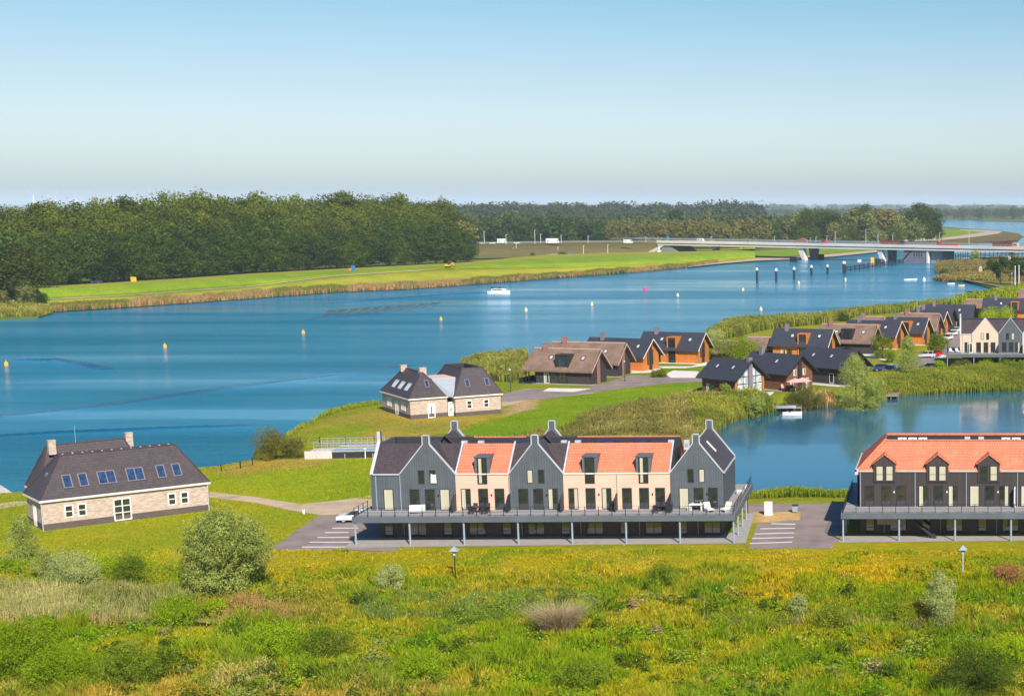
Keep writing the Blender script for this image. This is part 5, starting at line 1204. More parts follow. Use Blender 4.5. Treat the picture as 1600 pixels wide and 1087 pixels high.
# bushes and willows that stand alone near the camera
def shrub(px, pyb, pyt, wpx, leafk, label, seed, n=5000, name='bush', z=1.1, up=.5, K=26, leaf=None, prof=None, aspect=2.2, trunk=False, cat='bush', lump=.34, z0=-.08):
    X, Y = at(px, pyb, z); h = (pyb - pyt) / F * Y * 1.02; w = wpx / F * Y
    leafm_ = leaf or .115 / h * (1 if Y < 200 else Y / 200); n = int(n * 1.9)
    if prof is not None: K = int(K * 2.4)
    me = crown_mesh('foliage', leafk, seed=seed, n=n, K=K, leaf=leafm_, rx=.5 * w / h, z0=z0, aspect=aspect, up=up, lump=lump, profile=prof, spikes=.22 if Y < 420 else 0.)
    zz = float(land_z(np.array([X]), np.array([Y]))[0][0]) if Y < 480 else z
    t = thing(name, label, cat, (X, Y, max(zz, .1) - .1)); c = link('crown' if cat == 'tree' else 'foliage', me, t); c.scale = (h, h, h)
    q = link('trunk' if cat == 'tree' else 'stem', TRK[seed % 3], t); q.scale = (h, h, h); return t
shrub(355, 927, 798, 128, 'willow', 'big silvery willow bush in the meadow before the car park', 101, 34000, 'willow_bush', up=.9, K=60, lump=.32, leaf=.021, z0=-.12)
shrub(38, 880, 808, 62, 'willow', 'conical grey green willow bush left of the brick house', 102, 6000, 'willow_bush', up=.9, prof=prof_drop)
shrub(112, 924, 866, 88, 'pale', 'pale grey willow bush between the brick house and the reeds', 103, 6500, 'willow_bush', up=.8)
shrub(72, 915, 862, 50, 'willow', 'grey willow clump leaning on the pale willow bush', 104, 3500, 'willow_bush')
shrub(207, 922, 868, 64, 'mid', 'dark green bush right of the pale willow bush', 105, 4500)
shrub(160, 905, 868, 46, 'bright', 'low light green bush in front of the brick house wall', 106, 3000)
shrub(272, 958, 914, 88, 'bright', 'yellow green bush hanging over the meadow pool', 107, 6000)
shrub(340, 955, 930, 40, 'bright', 'small green shrub at the foot of the big willow', 129, 2500)
shrub(612, 928, 878, 46, 'pale', 'pale silver shrub in the meadow left of the dark lamp', 108, 3200, up=.9)
shrub(1036, 932, 880, 56, 'mid', 'dark green bush in the meadow below the row house end', 109, 3500)
shrub(1470, 978, 888, 58, 'pale', 'upright pale willow near the pale lamp', 110, 7000, 'willow_bush', up=1.0, prof=prof_pop)
shrub(1300, 985, 945, 66, 'mid', 'dark green shrub in the right meadow', 111, 3500); shrub(1400, 975, 935, 60, 'mid', 'green shrub left of the upright pale willow', 112, 3500)
shrub(1248, 970, 928, 30, 'pale', 'slender pale willow shoot in the right meadow', 113, 1800, up=1.)
shrub(1525, 1092, 1005, 150, 'dark', 'dark bramble thicket in the lower right corner', 114, 11000, 'bramble_thicket', lump=.3, K=50)
shrub(1590, 1040, 985, 90, 'bright', 'fresh green thicket on the right edge', 115, 5000, 'thicket')
shrub(45, 1075, 965, 110, 'bright', 'fresh green alder bush in the lower left', 116, 12000, up=.2, K=50, lump=.3)
shrub(100, 1090, 1015, 110, 'bright', 'leafy green bush spreading over the lower left corner', 117, 9000, up=.2, K=40)
shrub(200, 1090, 1012, 100, 'mid', 'dark green bush right of the alder in the bottom row', 118, 7500, up=.3, K=36)
shrub(70, 1000, 965, 50, 'bright', 'small fresh green bush behind the alder', 119, 3000)
shrub(430, 1030, 985, 120, 'bright', 'wide fresh green bush right of the meadow pool', 120, 8000, up=.2)
shrub(515, 1042, 985, 84, 'mid', 'green bush in the lower middle left', 121, 4500)
shrub(462, 1095, 1032, 30, 'bright', 'yellow green leafy sapling in the bottom row', 122, 900, 'sapling', aspect=1.2, up=.2, prof=prof_drop)
shrub(650, 1070, 1030, 70, 'bright', 'low fresh green bush in the lower middle', 123, 3500); shrub(910, 1080, 1034, 95, 'mid', 'low dark green bush right of the lower middle', 124, 4500)
shrub(730, 1045, 1015, 50, 'bright', 'low green bush in the middle of the lower meadow', 125, 3000)
shrub(1130, 1090, 1060, 60, 'bright', 'low green bush at the bottom edge', 126, 3000)
def dry_bush():
    X, Y = at(872, 1000, 1.1); z = float(land_z(np.array([X]), np.array([Y]))[0][0]); t = thing('dry_bush', 'dry beige bush of fanned out bare stems in the middle of the meadow', 'bush', (X, Y, z)); g = np.random.default_rng(8)
    n = 520; Z0 = np.zeros(n); V, Fq, c = blades(Z0, Z0, Z0, np.full(n, 2.7), .04, np.tile(np.array((.50, .38, .21)), (n, 1)), 9, 1.05, 3, .45, (1.1, 1.1, 1.1))
    o = blade_obj('foliage', [(V, Fq, c)], 'blade', None); del o['kind']; o.parent = t
    MB().tube((0, 0, -.1), (0, 0, .8), .1, .05).build('stem', 'bark', t)
dry_bush()
def undergrowth():
    g = np.random.default_rng(77); base = [leafcloud(900 + s, 210, 12, .095, rx=.5, z0=.0, lump=.4, up=.5) for s in range(5)]; Vs = []; Cs = []
    pa = at(280, 978, .5)
    for i in range(1500):
        Y = 104 + 58 * g.random() ** 1.25; X = Y * g.uniform(-.66, .12); f = float(fbm(X + 13, Y - 7, 5)); 
        if g.random() > (f - .25) * 2.2 or (abs(X - pa[0]) < 6 and abs(Y - pa[1] + 2) < 5): continue
        z = float(land_z(np.array([X]), np.array([Y]))[0][0]); 
        if z < .5: continue
        h = g.uniform(.5, 1.3) * (.7 + f) * (1 if Y < 150 else .6); w = h * g.uniform(.9, 1.8); V, Fa, t = base[i % 5]; a = g.random() * 6.28
        V = V * (w, w, h); V = np.stack([V[:, 0] * math.cos(a) - V[:, 1] * math.sin(a) + X, V[:, 0] * math.sin(a) + V[:, 1] * math.cos(a) + Y, V[:, 2] + z], 1); Vs.append(V)
        k = g.random(); c = np.array((.065, .11, .008)) if k < .45 else np.array((.20, .29, .010)) if k < .70 else np.array((.21, .25, .06)) if k < .8 else np.array((.33, .30, .03)) if k < .95 else np.array((.40, .28, .16))  # plant greens; the many dark clumps also stand in for shaded gaps
        Cs.append(1.3 * c * (.55 + .9 * t[:, None]))
    V = np.concatenate(Vs); blade_obj('undergrowth', [(V, np.arange(len(V)).reshape(-1, 4), np.concatenate(Cs))], 'blade', 'leafy herb clumps and nettles scattered through the meadow')
undergrowth()
shrub(1572, 918, 883, 56, 'russet', 'reddish dry bush by the right picture edge', 128, 3500, 'dry_bush', up=.6)
shrub(422, 728, 676, 58, 'olive', 'olive brown bush on the lake shore behind the lawn', 130, 5000, z=.5); shrub(455, 722, 688, 46, 'olive', 'low olive bush beside the fenced basin', 131, 3500, z=.8)
shrub(1338, 634, 552, 68, 'willow', 'big silver willow on the pond bank', 132, 9000, 'willow_tree', cat='tree', z=.6, up=1.2, aspect=3, prof=([0, .2, .5, .8, 1], [.8, 1, .9, .6, .2]))
shrub(1364, 634, 576, 44, 'willow', 'lower silver willow touching the big one on the pond bank', 133, 4500, 'willow_tree', cat='tree', z=.6, up=1.2, aspect=3)
shrub(1419, 592, 526, 44, 'willow', 'teardrop shaped silver willow by the parked cars', 134, 6500, 'willow_tree', cat='tree', z=1.5, up=1.2, aspect=3, prof=([0, .15, .35, .7, 1], [.5, .95, 1., .6, .12]), z0=.08)
shrub(1181, 646, 606, 30, 'willow', 'small willow in front of the glazed gable', 135, 3000, 'willow_bush', z=.8); shrub(1135, 620, 595, 22, 'willow', 'small feathery bush beside the glazed cottage wall', 136, 1500, z=1.5)
shrub(1262, 634, 598, 66, 'olive', 'rounded olive bush between the two jetties', 137, 5500, z=.8); shrub(1240, 632, 606, 36, 'mid', 'green bush behind the moored boat', 138, 2500, z=1)
shrub(1464, 553, 520, 36, 'mid', 'round green bush at the edge of the cottage car park', 139, 4000, z=1.5); shrub(1379, 560, 522, 36, 'mid', 'dark green bush before the thatched gable', 140, 3500, z=1.5)
shrub(1392, 566, 548, 22, 'mid', 'grey green shrub left of the teardrop willow', 141, 1500, z=1.5)
shrub(1150, 563, 530, 76, 'mid', 'dense green shrubbery behind the glazed cottage', 142, 6500, z=1.5); shrub(1195, 552, 532, 50, 'bright', 'green shrub under the framed cottage', 143, 3000, z=1.5); shrub(1118, 560, 536, 34, 'mid', 'dark green shrub at the orange cottage corner', 144, 2000, z=1.5)
shrub(1560, 505, 484, 60, 'bright', 'yellow green shrubbery behind the smaller row house', 145, 3500, z=1.5)
for i, (x, w, lk) in enumerate([(1467, 22, 'bright'), (1503, 32, 'olive'), (1540, 34, 'bright'), (1575, 36, 'mid'), (1600, 30, 'mid')]):
    shrub(x, 577, 563, w, lk, 'low garden shrub number ' + ['one, leftmost', 'two', 'three', 'four', 'five, rightmost'][i] + ' in front of the smaller row house', 150 + i, 1800, 'garden_shrub', z=1.5)
shrub(1523, 412, 390, 20, 'willow', 'round willow in front of the bridge deck', 160, 1500, 'willow_tree', cat='tree', z=.8)
for i, (x, yb, yt, w, lab) in enumerate([(1563, 443, 397, 26, 'dark alder tree left of the flagpoles'), (1590, 445, 398, 34, 'dark alder tree behind the flagpoles'), (1615, 446, 396, 30, 'dark alder tree cut by the right picture edge'), (1550, 425, 405, 20, 'small dark tree on the right shore')]):
    shrub(x, yb, yt, w, 'dark', lab, 161 + i, 2500, 'alder_tree', cat='tree', z=.8, z0=.15)
for i, (x, yb, yt, w, lk, lab) in enumerate([(1478, 480, 466, 20, 'willow', 'grey green lakeside bush above the dark cottages'), (1498, 479, 468, 14, 'willow', 'small grey bush right of the lakeside bush'), (1515, 468, 455, 14, 'dark', 'pointed dark bush at the end of the bright reeds'),
                                           (1315, 505, 490, 30, 'dark', 'dark bush over the thatched chimney'), (1120, 545, 515, 30, 'pale', 'pale bush by the reeds and orange gable'), (1145, 530, 512, 40, 'olive', 'olive clump in the wide reed bed')]):
    shrub(x, yb, yt, w, lk, lab, 170 + i, 1800, z=.8)
shrub(905, 588, 576, 24, 'mid', 'low green shrub beside the white slab path', 180, 1200, z=1.5) if False else None
shrub(1030, 589, 577, 26, 'mid', 'low green shrub between the white slabs', 181, 1500, z=1.5)
# ---------------------------------------------------------------- bridge
BO = at(1045, 383, 8.5); BE = at(1600, 394, 8.5); BR = math.atan2(BE[1] - BO[1], BE[0] - BO[0]); BL = math.hypot(BE[0] - BO[0], BE[1] - BO[1]) * 1.35; BW = 24.
BRG = thing('highway_bridge', 'long pale concrete highway bridge across the channel', 'bridge', (*BO, 0), BR)
MB().box(-12, .6, 8.9, BL, BW - .6, 10.6).build('deck', 'bridged', BRG)
MB().box(-12, 0, 8.3, BL, 1.2, 9.3).box(-12, BW - 1.2, 8.3, BL, BW, 9.3).build('edge_beam', 'bridgec', BRG)
MB().box(-12, -.5, 10.0, BL, .55, 11.9).box(-12, BW - .5, 10.0, BL, BW + .5, 11.35).build('parapet', 'bridgec', BRG)
rl = MB()
for yy in (-.2, BW / 2, BW + .2): rl.box(-60, yy - .06, 12.9, BL, yy + .06, 13.1); rl.box(-60, yy - .06, 12.4, BL, yy + .06, 12.5)
for k in range(int((BL + 12) / 4)): rl.box(-12 + k * 4, -.25, 11.8, -11.85 + k * 4, -.1, 13.0)
rl.build('guard_rail', 'steel', BRG)
def bx(px, py=405, yl=0.): return locp(px, py, BO, BR, yl)[0]
for (t0, t1, b0, b1, yy, m, py) in [(1245, 1254, 1254, 1258, 1.0, 'bridgec', 407), (1263, 1276, 1266, 1273, 18., 'bridged', 402), (1369, 1377, 1377, 1381, 1.0, 'bridgec', 407), (1386, 1397, 1388, 1396, 18., 'bridged', 405), (1112, 1120, 1115, 1119, 8., 'bridgec', 395), (1575, 1579, 1576, 1578, 1.5, 'bridgec', 401)]:
    MB().ext([(bx(b0, py, yy), yy, -1), (bx(b1, py, yy), yy, -1), (bx(t1, 389, yy), yy, 8.95), (bx(t0, 389, yy), yy, 8.95)], (0, 3.5, 0)).build('pier', m, BRG)
a0, a1, a2 = bx(1411, 405), bx(1449, 405), bx(1467, 405)
h = MB(); h.box(a0, 1.0, -1, a1 - 1.2, 14, 8.7); hh = h.build('bridge_house_wall', 'violet', BRG); window(hh, (bx(1425) + bx(1441)) / 2, .99, 3.6, bx(1441) - bx(1425), 4.6, frame='bridged', glass='bluglass', bars=(-2, 0, 2), fw=.3, proud=.2)
MB().box(a1 - 1.2, .6, -1, a1, 3, 8.7).build('pillar', 'bridgec', BRG); MB().box(a1 + .01, 4, -1, a2, 18, 8.7).build('abutment', 'bridged', BRG)  # set-back block in the darker copy, its shade put into the colour
MB().ext([(a0 - .2, .2, 2.5), (a0 + .8, .2, 2.5), (bx(1432), .2, 11.8), (bx(1430), .2, 11.8)], (0, .5, 0)).build('stair', 'dark', BRG)
MB().ext([(bx(1005, 400), -.3, 1.0), (bx(1016, 400), -.3, 1.0), (-3, .3, 9.3), (-6, .3, 9.3)], (0, 1.5, 0)).build('stair', 'bridgec', BRG)
ab = MB(); ab.ext([(-14, 1, 9), (-2, 1, 8.9), (12, 1, 1), (-14, 1, 1)], (0, BW - 2, 0)); ab.build('abutment_slope', 'bridged', BRG)
for px, w, py in [(1240, 13, 409), (1283, 10, 405), (1374, 18, 413)]:
    x0 = at(px, py, 0); t = thing('fender', ['dark timber fender before the left bridge pier', 'dark timber fender right of the left bridge pier', 'dark timber fender at the foot of the right bridge pier'][[1240, 1283, 1374].index(px)], 'fender', (*x0, 0), BR)
    ww = w * x0[1] / F; m = MB()
    for k in range(6): m.box(-ww / 2 + ww * k / 5 - .25, -.3, -1, -ww / 2 + ww * k / 5 + .25, .3, 3.4)
    for z in (.8, 1.9, 3.0): m.box(-ww / 2, -.45, z, ww / 2, -.2, z + .5)
    m.build('timbers', 'post', t)
def guide(name, a, b, n, hgt, lab, z0=0.):
    A = at(*a); B_ = at(*b); l = math.hypot(B_[0] - A[0], B_[1] - A[1]); t = thing(name, lab, 'guide wall', (*A, 0), math.atan2(B_[1] - A[1], B_[0] - A[0])); m = MB()
    for k in range(n + 1): MB().tube((0, 0, -1), (0, 0, hgt), .3, None, 6).build('pile', 'post', t, (l * k / n, 0, 0))
    r = MB()
    for z in (.6, 1.5, 2.4): r.box(0, -.5, z, l, -.3, z + .45)
    r.build('rails', 'post', t); return t
guide('guide_fence', (1322, 424.5), (1411, 411.5), 14, 3.2, 'dark timber guide fence leading into the bridge opening')
guide('guide_fence', (1466, 407), (1512, 403), 12, 4.5, 'dark timber guide fence to the right of the bridge house'); guide('guide_fence', (1512, 403), (1640, 397), 20, 4., 'far stretch of guide fence under the right end of the bridge')
for i, (x, yb, yt) in enumerate([(1183, 440, 418), (1213, 438, 419), (1241, 436, 417), (1268, 431, 414), (1293, 428, 413), (1319, 427, 408)]):
    X, Y = at(x, yb); hh = (yb - yt) / F * Y; t = thing('mooring_pile', ['first', 'second', 'third', 'fourth', 'fifth', 'sixth and tallest'][i] + ' dark mooring pile from the left with a white cap', 'mooring pile', (X, Y, 0), 0, 'mooring piles before the bridge')
    r = .62 if i < 5 else .9; MB().tube((0, 0, -1), (0, 0, hh - 1.5), r, None, 10).build('shaft', 'post', t); MB().tube((0, 0, hh - 1.5), (0, 0, hh - .6), r * 1.05, None, 10).tube((0, 0, hh - .6), (0, 0, hh), r * 1.05, .05, 10).build('cap', 'white', t)
X, Y = at(1363.5, 415); t = thing('round_fender', 'big yellow round fender wheel at the right bridge pier', 'fender', (X, Y, 0)); MB().box(-1.1, -.8, .6, 1.1, .8, 5.2).build('body', 'yellow', t); MB().tube((1.2, 0, -.5), (1.2, 0, 5.4), .4).build('pile', 'post', t)
X, Y = at(1343, 420); t = thing('channel_sign', 'white signboard standing on the guide fence', 'sign', (X, Y, 0)); MB().box(-1.1, -.05, 4, 1.1, .05, 5.5).build('board', 'white', t); MB().tube((0, .1, -1), (0, .1, 5), .1).build('post', 'steel', t)
# ---------------------------------------------------------------- vehicles
def wheel(t, x, y, r, w=.22):
    MB().tube((0, -w / 2, 0), (0, w / 2, 0), r, None, 14).build('wheel', 'tyre', t, (x, y, r)); q = [c for c in t.children if c.name.startswith('wheel')][-1]
    MB().tube((0, -w / 2 - .01, 0), (0, w / 2 + .01, 0), r * .58, None, 10).build('rim', 'steel', q)
def car(col, label, loc, rz, L_=4.3, W=1.78, Hc=1.48, kind='hatch', cat='car', group=None):
    t = thing({'hatch': 'car', 'van': 'van', 'mpv': 'car'}[kind], label, cat, loc, rz, group); b = MB()
    prof = {'hatch': [(0, .38), (0, .72), (.25, .86), (1.15, .95), (L_ - .25, .98), (L_, .75), (L_, .38)], 'mpv': [(0, .4), (0, .85), (.9, 1.0), (L_ - .1, 1.05), (L_, .8), (L_, .4)], 'van': [(0, .4), (0, .95), (.7, 1.15), (L_, 1.2), (L_, .4)]}[kind]
    b.ext([(x, -W / 2, z) for x, z in prof], (0, W, 0)); body = b.build('body', col, t)
    cab = {'hatch': [(1.0, .94), (1.85, Hc - .06), (2.3, Hc), (3.5, Hc - .04), (L_ - .2, .97)], 'mpv': [(.8, .98), (1.6, Hc - .08), (2.2, Hc), (L_ - .35, Hc - .03), (L_ - .06, 1.04)], 'van': [(.6, 1.14), (1.25, Hc - .1), (1.7, Hc), (L_ - .05, Hc), (L_, 1.19)]}[kind]
    g = MB(); g.ext([(x, -W / 2 + .09, z) for x, z in cab], (0, W - .18, 0)); gl = g.build('cabin_glass', 'carglass', t)
    z1 = Hc; MB().box(cab[1][0] + .15, -W / 2 + .14, Hc - .05, cab[-2][0], W / 2 - .14, Hc + .015).build('roof', col, t)
    p = MB()
    for x in ([cab[1][0] + .9] + ([cab[-2][0] - .3] if kind != 'hatch' else [cab[-2][0] - .15])): p.box(x - .06, -W / 2 + .06, .95, x + .06, W / 2 - .06, Hc - .01)
    if kind == 'van': p.box(2.6, -W / 2 + .05, 1.1, L_ - .15, W / 2 - .05, Hc + .01)
    p.build('pillars', col, t)
    for x in (.85, L_ - .85):
        for y in (-W / 2 + .12, W / 2 - .12): wheel(t, x, y, .32)
    for y in (-W / 2 + .3, W / 2 - .3): MB().box(-.02, y - .18, .62, .06, y + .18, .76).build('headlight', 'white', t); MB().box(L_ - .05, y - .14, .68, L_ + .02, y + .14, .84).build('tail_light', 'red', t)
    return t
X, Y = at(529, 815, 1.5); car('pw', 'white hatchback half hidden under the left end of the deck', (X, Y, 1.5), R(4), L_=4.4)
grp = 'cars parked among the cottages'
for px, py, rz, col, kind, lab, kw in [(1383, 585, 50, 'pblue', 'van', 'blue grey van with a white door parked by the pond willows', dict(L_=4.8, Hc=2.0, W=1.9)), (1362, 580, 35, 'pnavy', 'hatch', 'dark blue car mostly hidden left of the blue grey van', {}), (1434, 559, 6, 'psil', 'mpv', 'silver car beside the red one on the cottage car park', dict(Hc=1.6)),
                                       (1446, 557, 20, 'pred', 'hatch', 'dark red car behind the silver one', {}), (1436, 577, -4, 'pdark', 'hatch', 'black car right of the teardrop willow', {}), (1476, 532, 68, 'pw', 'mpv', 'white car nearest the round bush by the dark cottages', dict(Hc=1.65)),
                                       (1484, 525, 68, 'pw', 'hatch', 'white car second in the row beside the cottages', {}), (1490, 520, 68, 'pw', 'mpv', 'white car farthest back in the row beside the cottages', {}), (1400, 585, 40, 'pdark', 'hatch', 'dark car behind the trunk of the teardrop willow', {})]:
    X, Y = at(px, py, 1.5); car(col, lab, (X, Y, 1.53), R(rz), kind=kind, group=grp, **kw)
def lorry(px0, px1, zb, label, cab, body, cabend, loadh=2.6, bodyh=1.1, low=False):
    """lorry standing on the bridge frame at local y; px0..px1 pixel span"""
    yl = 8.; x0, x1 = bx(px0, 378, yl), bx(px1, 378, yl); l = x1 - x0; p = shift(BO, BR, x0, yl); t = thing('lorry', label, 'lorry', (*p, zb), BR)
    c = l * .2; cx = (0, c) if cabend < 0 else (l - c, l); b0, b1 = (c + .4, l) if cabend < 0 else (0, l - c - .4)
    MB().ext([(cx[0], -1.2, .6), (cx[1], -1.2, .6), (cx[1], -1.2, 2.9 if cabend < 0 else 2.2), (cx[1] - .3, -1.2, 3.2), (cx[0] + .3, -1.2, 3.2), (cx[0], -1.2, 2.9)], (0, 2.4, 0)).build('cab', cab, t)
    MB().box(cx[0] + .5, -1.25, 1.9, cx[1] - .5, 1.25, 2.7).build('cab_window', 'carglass', t); MB().box(0, -.9, .6, l, .9, .95).build('chassis', 'dark', t)
    m = MB(); m.ext([(b0, -1.25, bodyh), (b1, -1.25, bodyh), (b1 - .1, -1.25, bodyh + loadh), (b0 + .1, -1.25, bodyh + loadh)], (0, 2.5, 0))
    for k in range(7): q = b0 + .3 + (b1 - b0 - .6) * k / 6; m.box(q - .08, -1.32, bodyh, q + .08, 1.32, bodyh + loadh)
    m.build('load_body', body, t)
    for f in (.08, .2, .6, .75, .88):
        for y in (-1, 1): wheel(t, l * (f if cabend < 0 else 1 - f), y, .5, .3)
    return t
lorry(1376, 1413, 10.6, 'lorry with a rust brown container and dark cab on the bridge', 'dark', 'rust', 1, 2.6); lorry(1552, 1591, 10.6, 'tipper lorry with a brown body and bright yellow cab on the bridge', 'yellow', 'rust', 1, 2.8)
lorry(1465, 1498, 10.6, 'red lorry with a low red trailer on the bridge', 'red', 'red', -1, 1.3); lorry(1256, 1292, 10.6, 'red cabbed lorry with an empty dark bed on the bridge', 'red', 'dark', 1, .7)
t = thing('scrap_load', 'heap of reddish machinery on the bridge behind the red cabbed lorry', 'machine', (*shift(BO, BR, bx(1241, 378, 6), 6), 10.6), BR); m = MB(); m.ext([(0, -1.2, .8), (12, -1.2, .8), (12, -1.2, 3), (8, -1.2, 4.4), (4, -1.2, 3.6), (1, -1.2, 2.2)], (0, 2.4, 0)).build('machine_body', 'redbrick', t); MB().ext([(2, 0, 3), (5, 0, 5.2), (5.5, 0, 5.), (3, 0, 2.6)], (0, .5, 0)).build('boom', 'rust', t)
for f in (2, 5, 9):
    for y in (-1, 1): wheel(t, f, y, .5, .3)
def box_van(px, z, lab, l=6.5, h=3.0, m='pw', yl=None, py=381, name='camper_van'):
    if yl is None: X, Y = at(px, py, z); rot = R(2)
    else: X, Y = shift(BO, BR, bx(px, 378, yl), yl); rot = BR
    t = thing(name, lab, 'camper' if name == 'camper_van' else 'truck', (X, Y, z), rot); MB().ext([(-l / 2, -1.1, .5), (l / 2 - .2, -1.1, .5), (l / 2, -1.1, 1.4), (l / 2 - 1.2, -1.1, 2.2), (l / 2 - .8, -1.1, h), (-l / 2, -1.1, h)], (0, 2.2, 0)).build('body', m, t)
    MB().box(l / 2 - 1.9, -1.13, 1.4, l / 2 - 1.0, 1.13, 2.0).build('cab_window', 'carglass', t); MB().box(-l / 2 + .8, -1.13, 1.5, -l / 2 + 2.2, -1.09, 2.1).build('side_window', 'carglass', t)
    for x in (-l / 2 + 1.3, l / 2 - 1.2):
        for y in (-1, 1): wheel(t, x, y, .4)
for a in [(864, 9.1, 'grey white camper lorry on the highway between two masts', 10, 3.8), (982, 9.1, 'white camper van on the highway left of the bridge', 7, 2.9), (785, 9.1, 'white box truck on the highway near the site machines', 7, 3.6)]: box_van(*a, py=380.5)
box_van(1095, 11.0, 'white van on the left end of the bridge', yl=7.5, l=6, h=2.7)
for px, py, lab in [(748, 381.5, 'silver car at the left end of the visible highway'), (803, 380.8, 'white car right of the box truck on the highway'), (765, 381.2, 'white car left of the box truck on the highway')]:
    X, Y = at(px, py, 9.1); car('pw' if px > 760 else 'psil', lab, (X, Y, 9.1), R(2), L_=4.6, W=1.9, Hc=1.5)
p = shift(BO, BR, bx(1167, 378, 7.5), 7.5); car('psil', 'pale car driving on the bridge near its left end', (*p, 10.9), BR)
X, Y = at(143, 446, 4.4); car('pnavy', 'dark car with a white front parked at the edge of the wood', (X, Y, 5.4), 0, Hc=1.5)
# site machines and boards by the dike
def digger(px, py, z, m, lab, s=1., rz=0):
    X, Y = at(px, py, z); t = thing('excavator', lab, 'excavator', (X, Y, z), rz); t.scale = (s, s, s)
    MB().box(-2, -1.2, .0, 2, -.6, .8).box(-2, .6, 0, 2, 1.2, .8).build('track', 'black', t); MB().ext([(-1.9, -1.1, .9), (1.6, -1.1, .9), (1.6, -1.1, 1.6), (.3, -1.1, 1.7), (-1.9, -1.1, 2.0)], (0, 2.2, 0)).build('body', m, t)
    MB().box(.2, -1.05, 1.7, 1.5, .1, 2.9).build('cab', 'carglass', t); MB().ext([(1.4, -.2, 1.6), (3.4, -.2, 3.6), (3.7, -.2, 3.4), (1.8, -.2, 1.3)], (0, .4, 0)).ext([(3.3, -.2, 3.6), (3.7, -.2, 3.6), (4.6, -.2, .9), (4.3, -.2, .8)], (0, .4, 0)).build('boom', m, t)
    MB().box(4.0, -.5, .2, 4.8, .5, .9).build('bucket', 'dark', t)
digger(700, 417.5, 5.6, 'yellow', 'yellow excavator working on the dike by the wood', .75); digger(784, 391, 4.6, 'concrete', 'beige excavator on the embankment below the box truck', .9); digger(797, 392, 4.6, 'orangep', 'second excavator, brown orange, right of the beige one', .7)
digger(1163, 391.5, 3, 'yellow', 'yellow digger under the left end of the bridge', .7, R(180)); digger(1175, 391, 3, 'yellow', 'second yellow digger under the bridge', .6)
def board(px, py, z, w, h, m, lab, post=1.2, name='sign_board'):
    X, Y = at(px, py, z); t = thing(name, lab, 'sign', (X, Y, z)); MB().box(-w / 2, -.06, post, w / 2, .06, post + h).build('board', m, t)
    for x in (-w * .35, w * .35): MB().tube((x, .12, -.3), (x, .12, post + h * .8), .07).build('post', 'steel', t)
board(209, 441, 5.4, 2.4, 2.0, 'yellow', 'yellow board at the foot of the wood on the dike', .3); board(552, 423, 5.6, 2.0, 2.4, 'blue', 'tall blue board beside the dike path', .2); board(547, 423, 5.6, 1.3, 1.2, 'orangep', 'small orange board left of the blue one', .1)
board(737, 383, 8.5, 2.2, 1.8, 'blue', 'blue road sign at the end of the wood', 2.2); board(1044, 378.5, 9.2, 2.0, 2.6, 'blue', 'blue road sign at the start of the bridge', 2); board(1086, 396, 1, 3.0, 1.6, 'blue', 'blue board below the left end of the bridge', .5); board(891, 398, 2.5, 2, 1.4, 'blue', 'small blue board on the embankment track', .5)
def mast(px, yb, yt, z, lab, r=.16, arm=0, m='coping', grp='lamp masts along the highway', name='lamp_mast'):
    X, Y = at(px, yb, z); h = (yb - yt) / F * Y; t = thing(name, lab, 'lamp mast', (X, Y, z), 0, grp); MB().tube((0, 0, 0), (0, 0, h), r * 1.3, r, 6).build('pole', m, t)
    MB().box(-.15 - (arm if arm < 0 else 0) * 0, -.2, h - .1, arm if arm else .9, .2, h + .2).build('lamp_head', m, t)
hm = [(757, 381, 362, 0), (791, 382, 367, 0), (836, 381, 360, 1), (845, 380, 366, 1), (877, 380, 368, 0), (919, 380, 369, 0), (1009, 379, 371, 0), (1111, 377, 370, 0)]
on = ['first', 'second', 'third', 'fourth', 'fifth', 'sixth', 'seventh', 'eighth', 'ninth', 'tenth', 'eleventh', 'twelfth']
for i, (x, a, b, c) in enumerate(hm): mast(x, a, b, 9.1, on[i] + ' lamp mast from the left along the highway', .2)
for i, (x, a, b) in enumerate([(807, 398.5, 381), (912, 402, 384), (950, 402, 383), (872, 398, 386)]): mast(x, a, b, 1.5, ['pale mast at the left foot of the embankment', 'pale mast in the middle of the embankment', 'pale mast right of the middle of the embankment', 'short thin mast on the embankment'][i], .22, grp='masts below the embankment')
for i, (x, b) in enumerate([(1210, 370), (1266, 371), (1275, 369), (1305, 361), (1353, 357), (1372, 361), (1395, 362), (1468, 360), (1514, 357), (1292, 368)]):
    yl = 12.; p = shift(BO, BR, bx(x, 378, yl), yl); h = (378 - b) / F * p[1] + 1.5; t = thing('lamp_mast', on[i] + ' mast listed along the bridge deck, ' + ('tall' if h > 8 else 'short') + f', above {["the left span", "the scrap lorry", "the left pier", "the middle span", "the middle span right part", "the brown container left end", "the brown container right end", "the red lorry", "the span right of the red lorry", "the red cab"][i]}', 'lamp mast', (*p, 10.6), BR, 'lamp masts on the bridge')
    MB().tube((0, 0, 0), (0, 0, h), .22, .14, 6).build('pole', 'coping', t); MB().box(-.1, -.2, h - .1, 1.2, .2, h + .15).build('lamp_head', 'coping', t)
X, Y = at(1030, 399, 1.5); t = thing('radar_mast', 'white mast with round panels beside the embankment stairs', 'mast', (X, Y, 1)); MB().tube((0, 0, 0), (0, 0, 8), .35, .25).build('pole', 'white', t); MB().box(-1.6, -.3, 3.2, 1.6, 0, 3.9).box(-.9, -.3, 4.6, .9, 0, 5.2).build('panel', 'white', t)
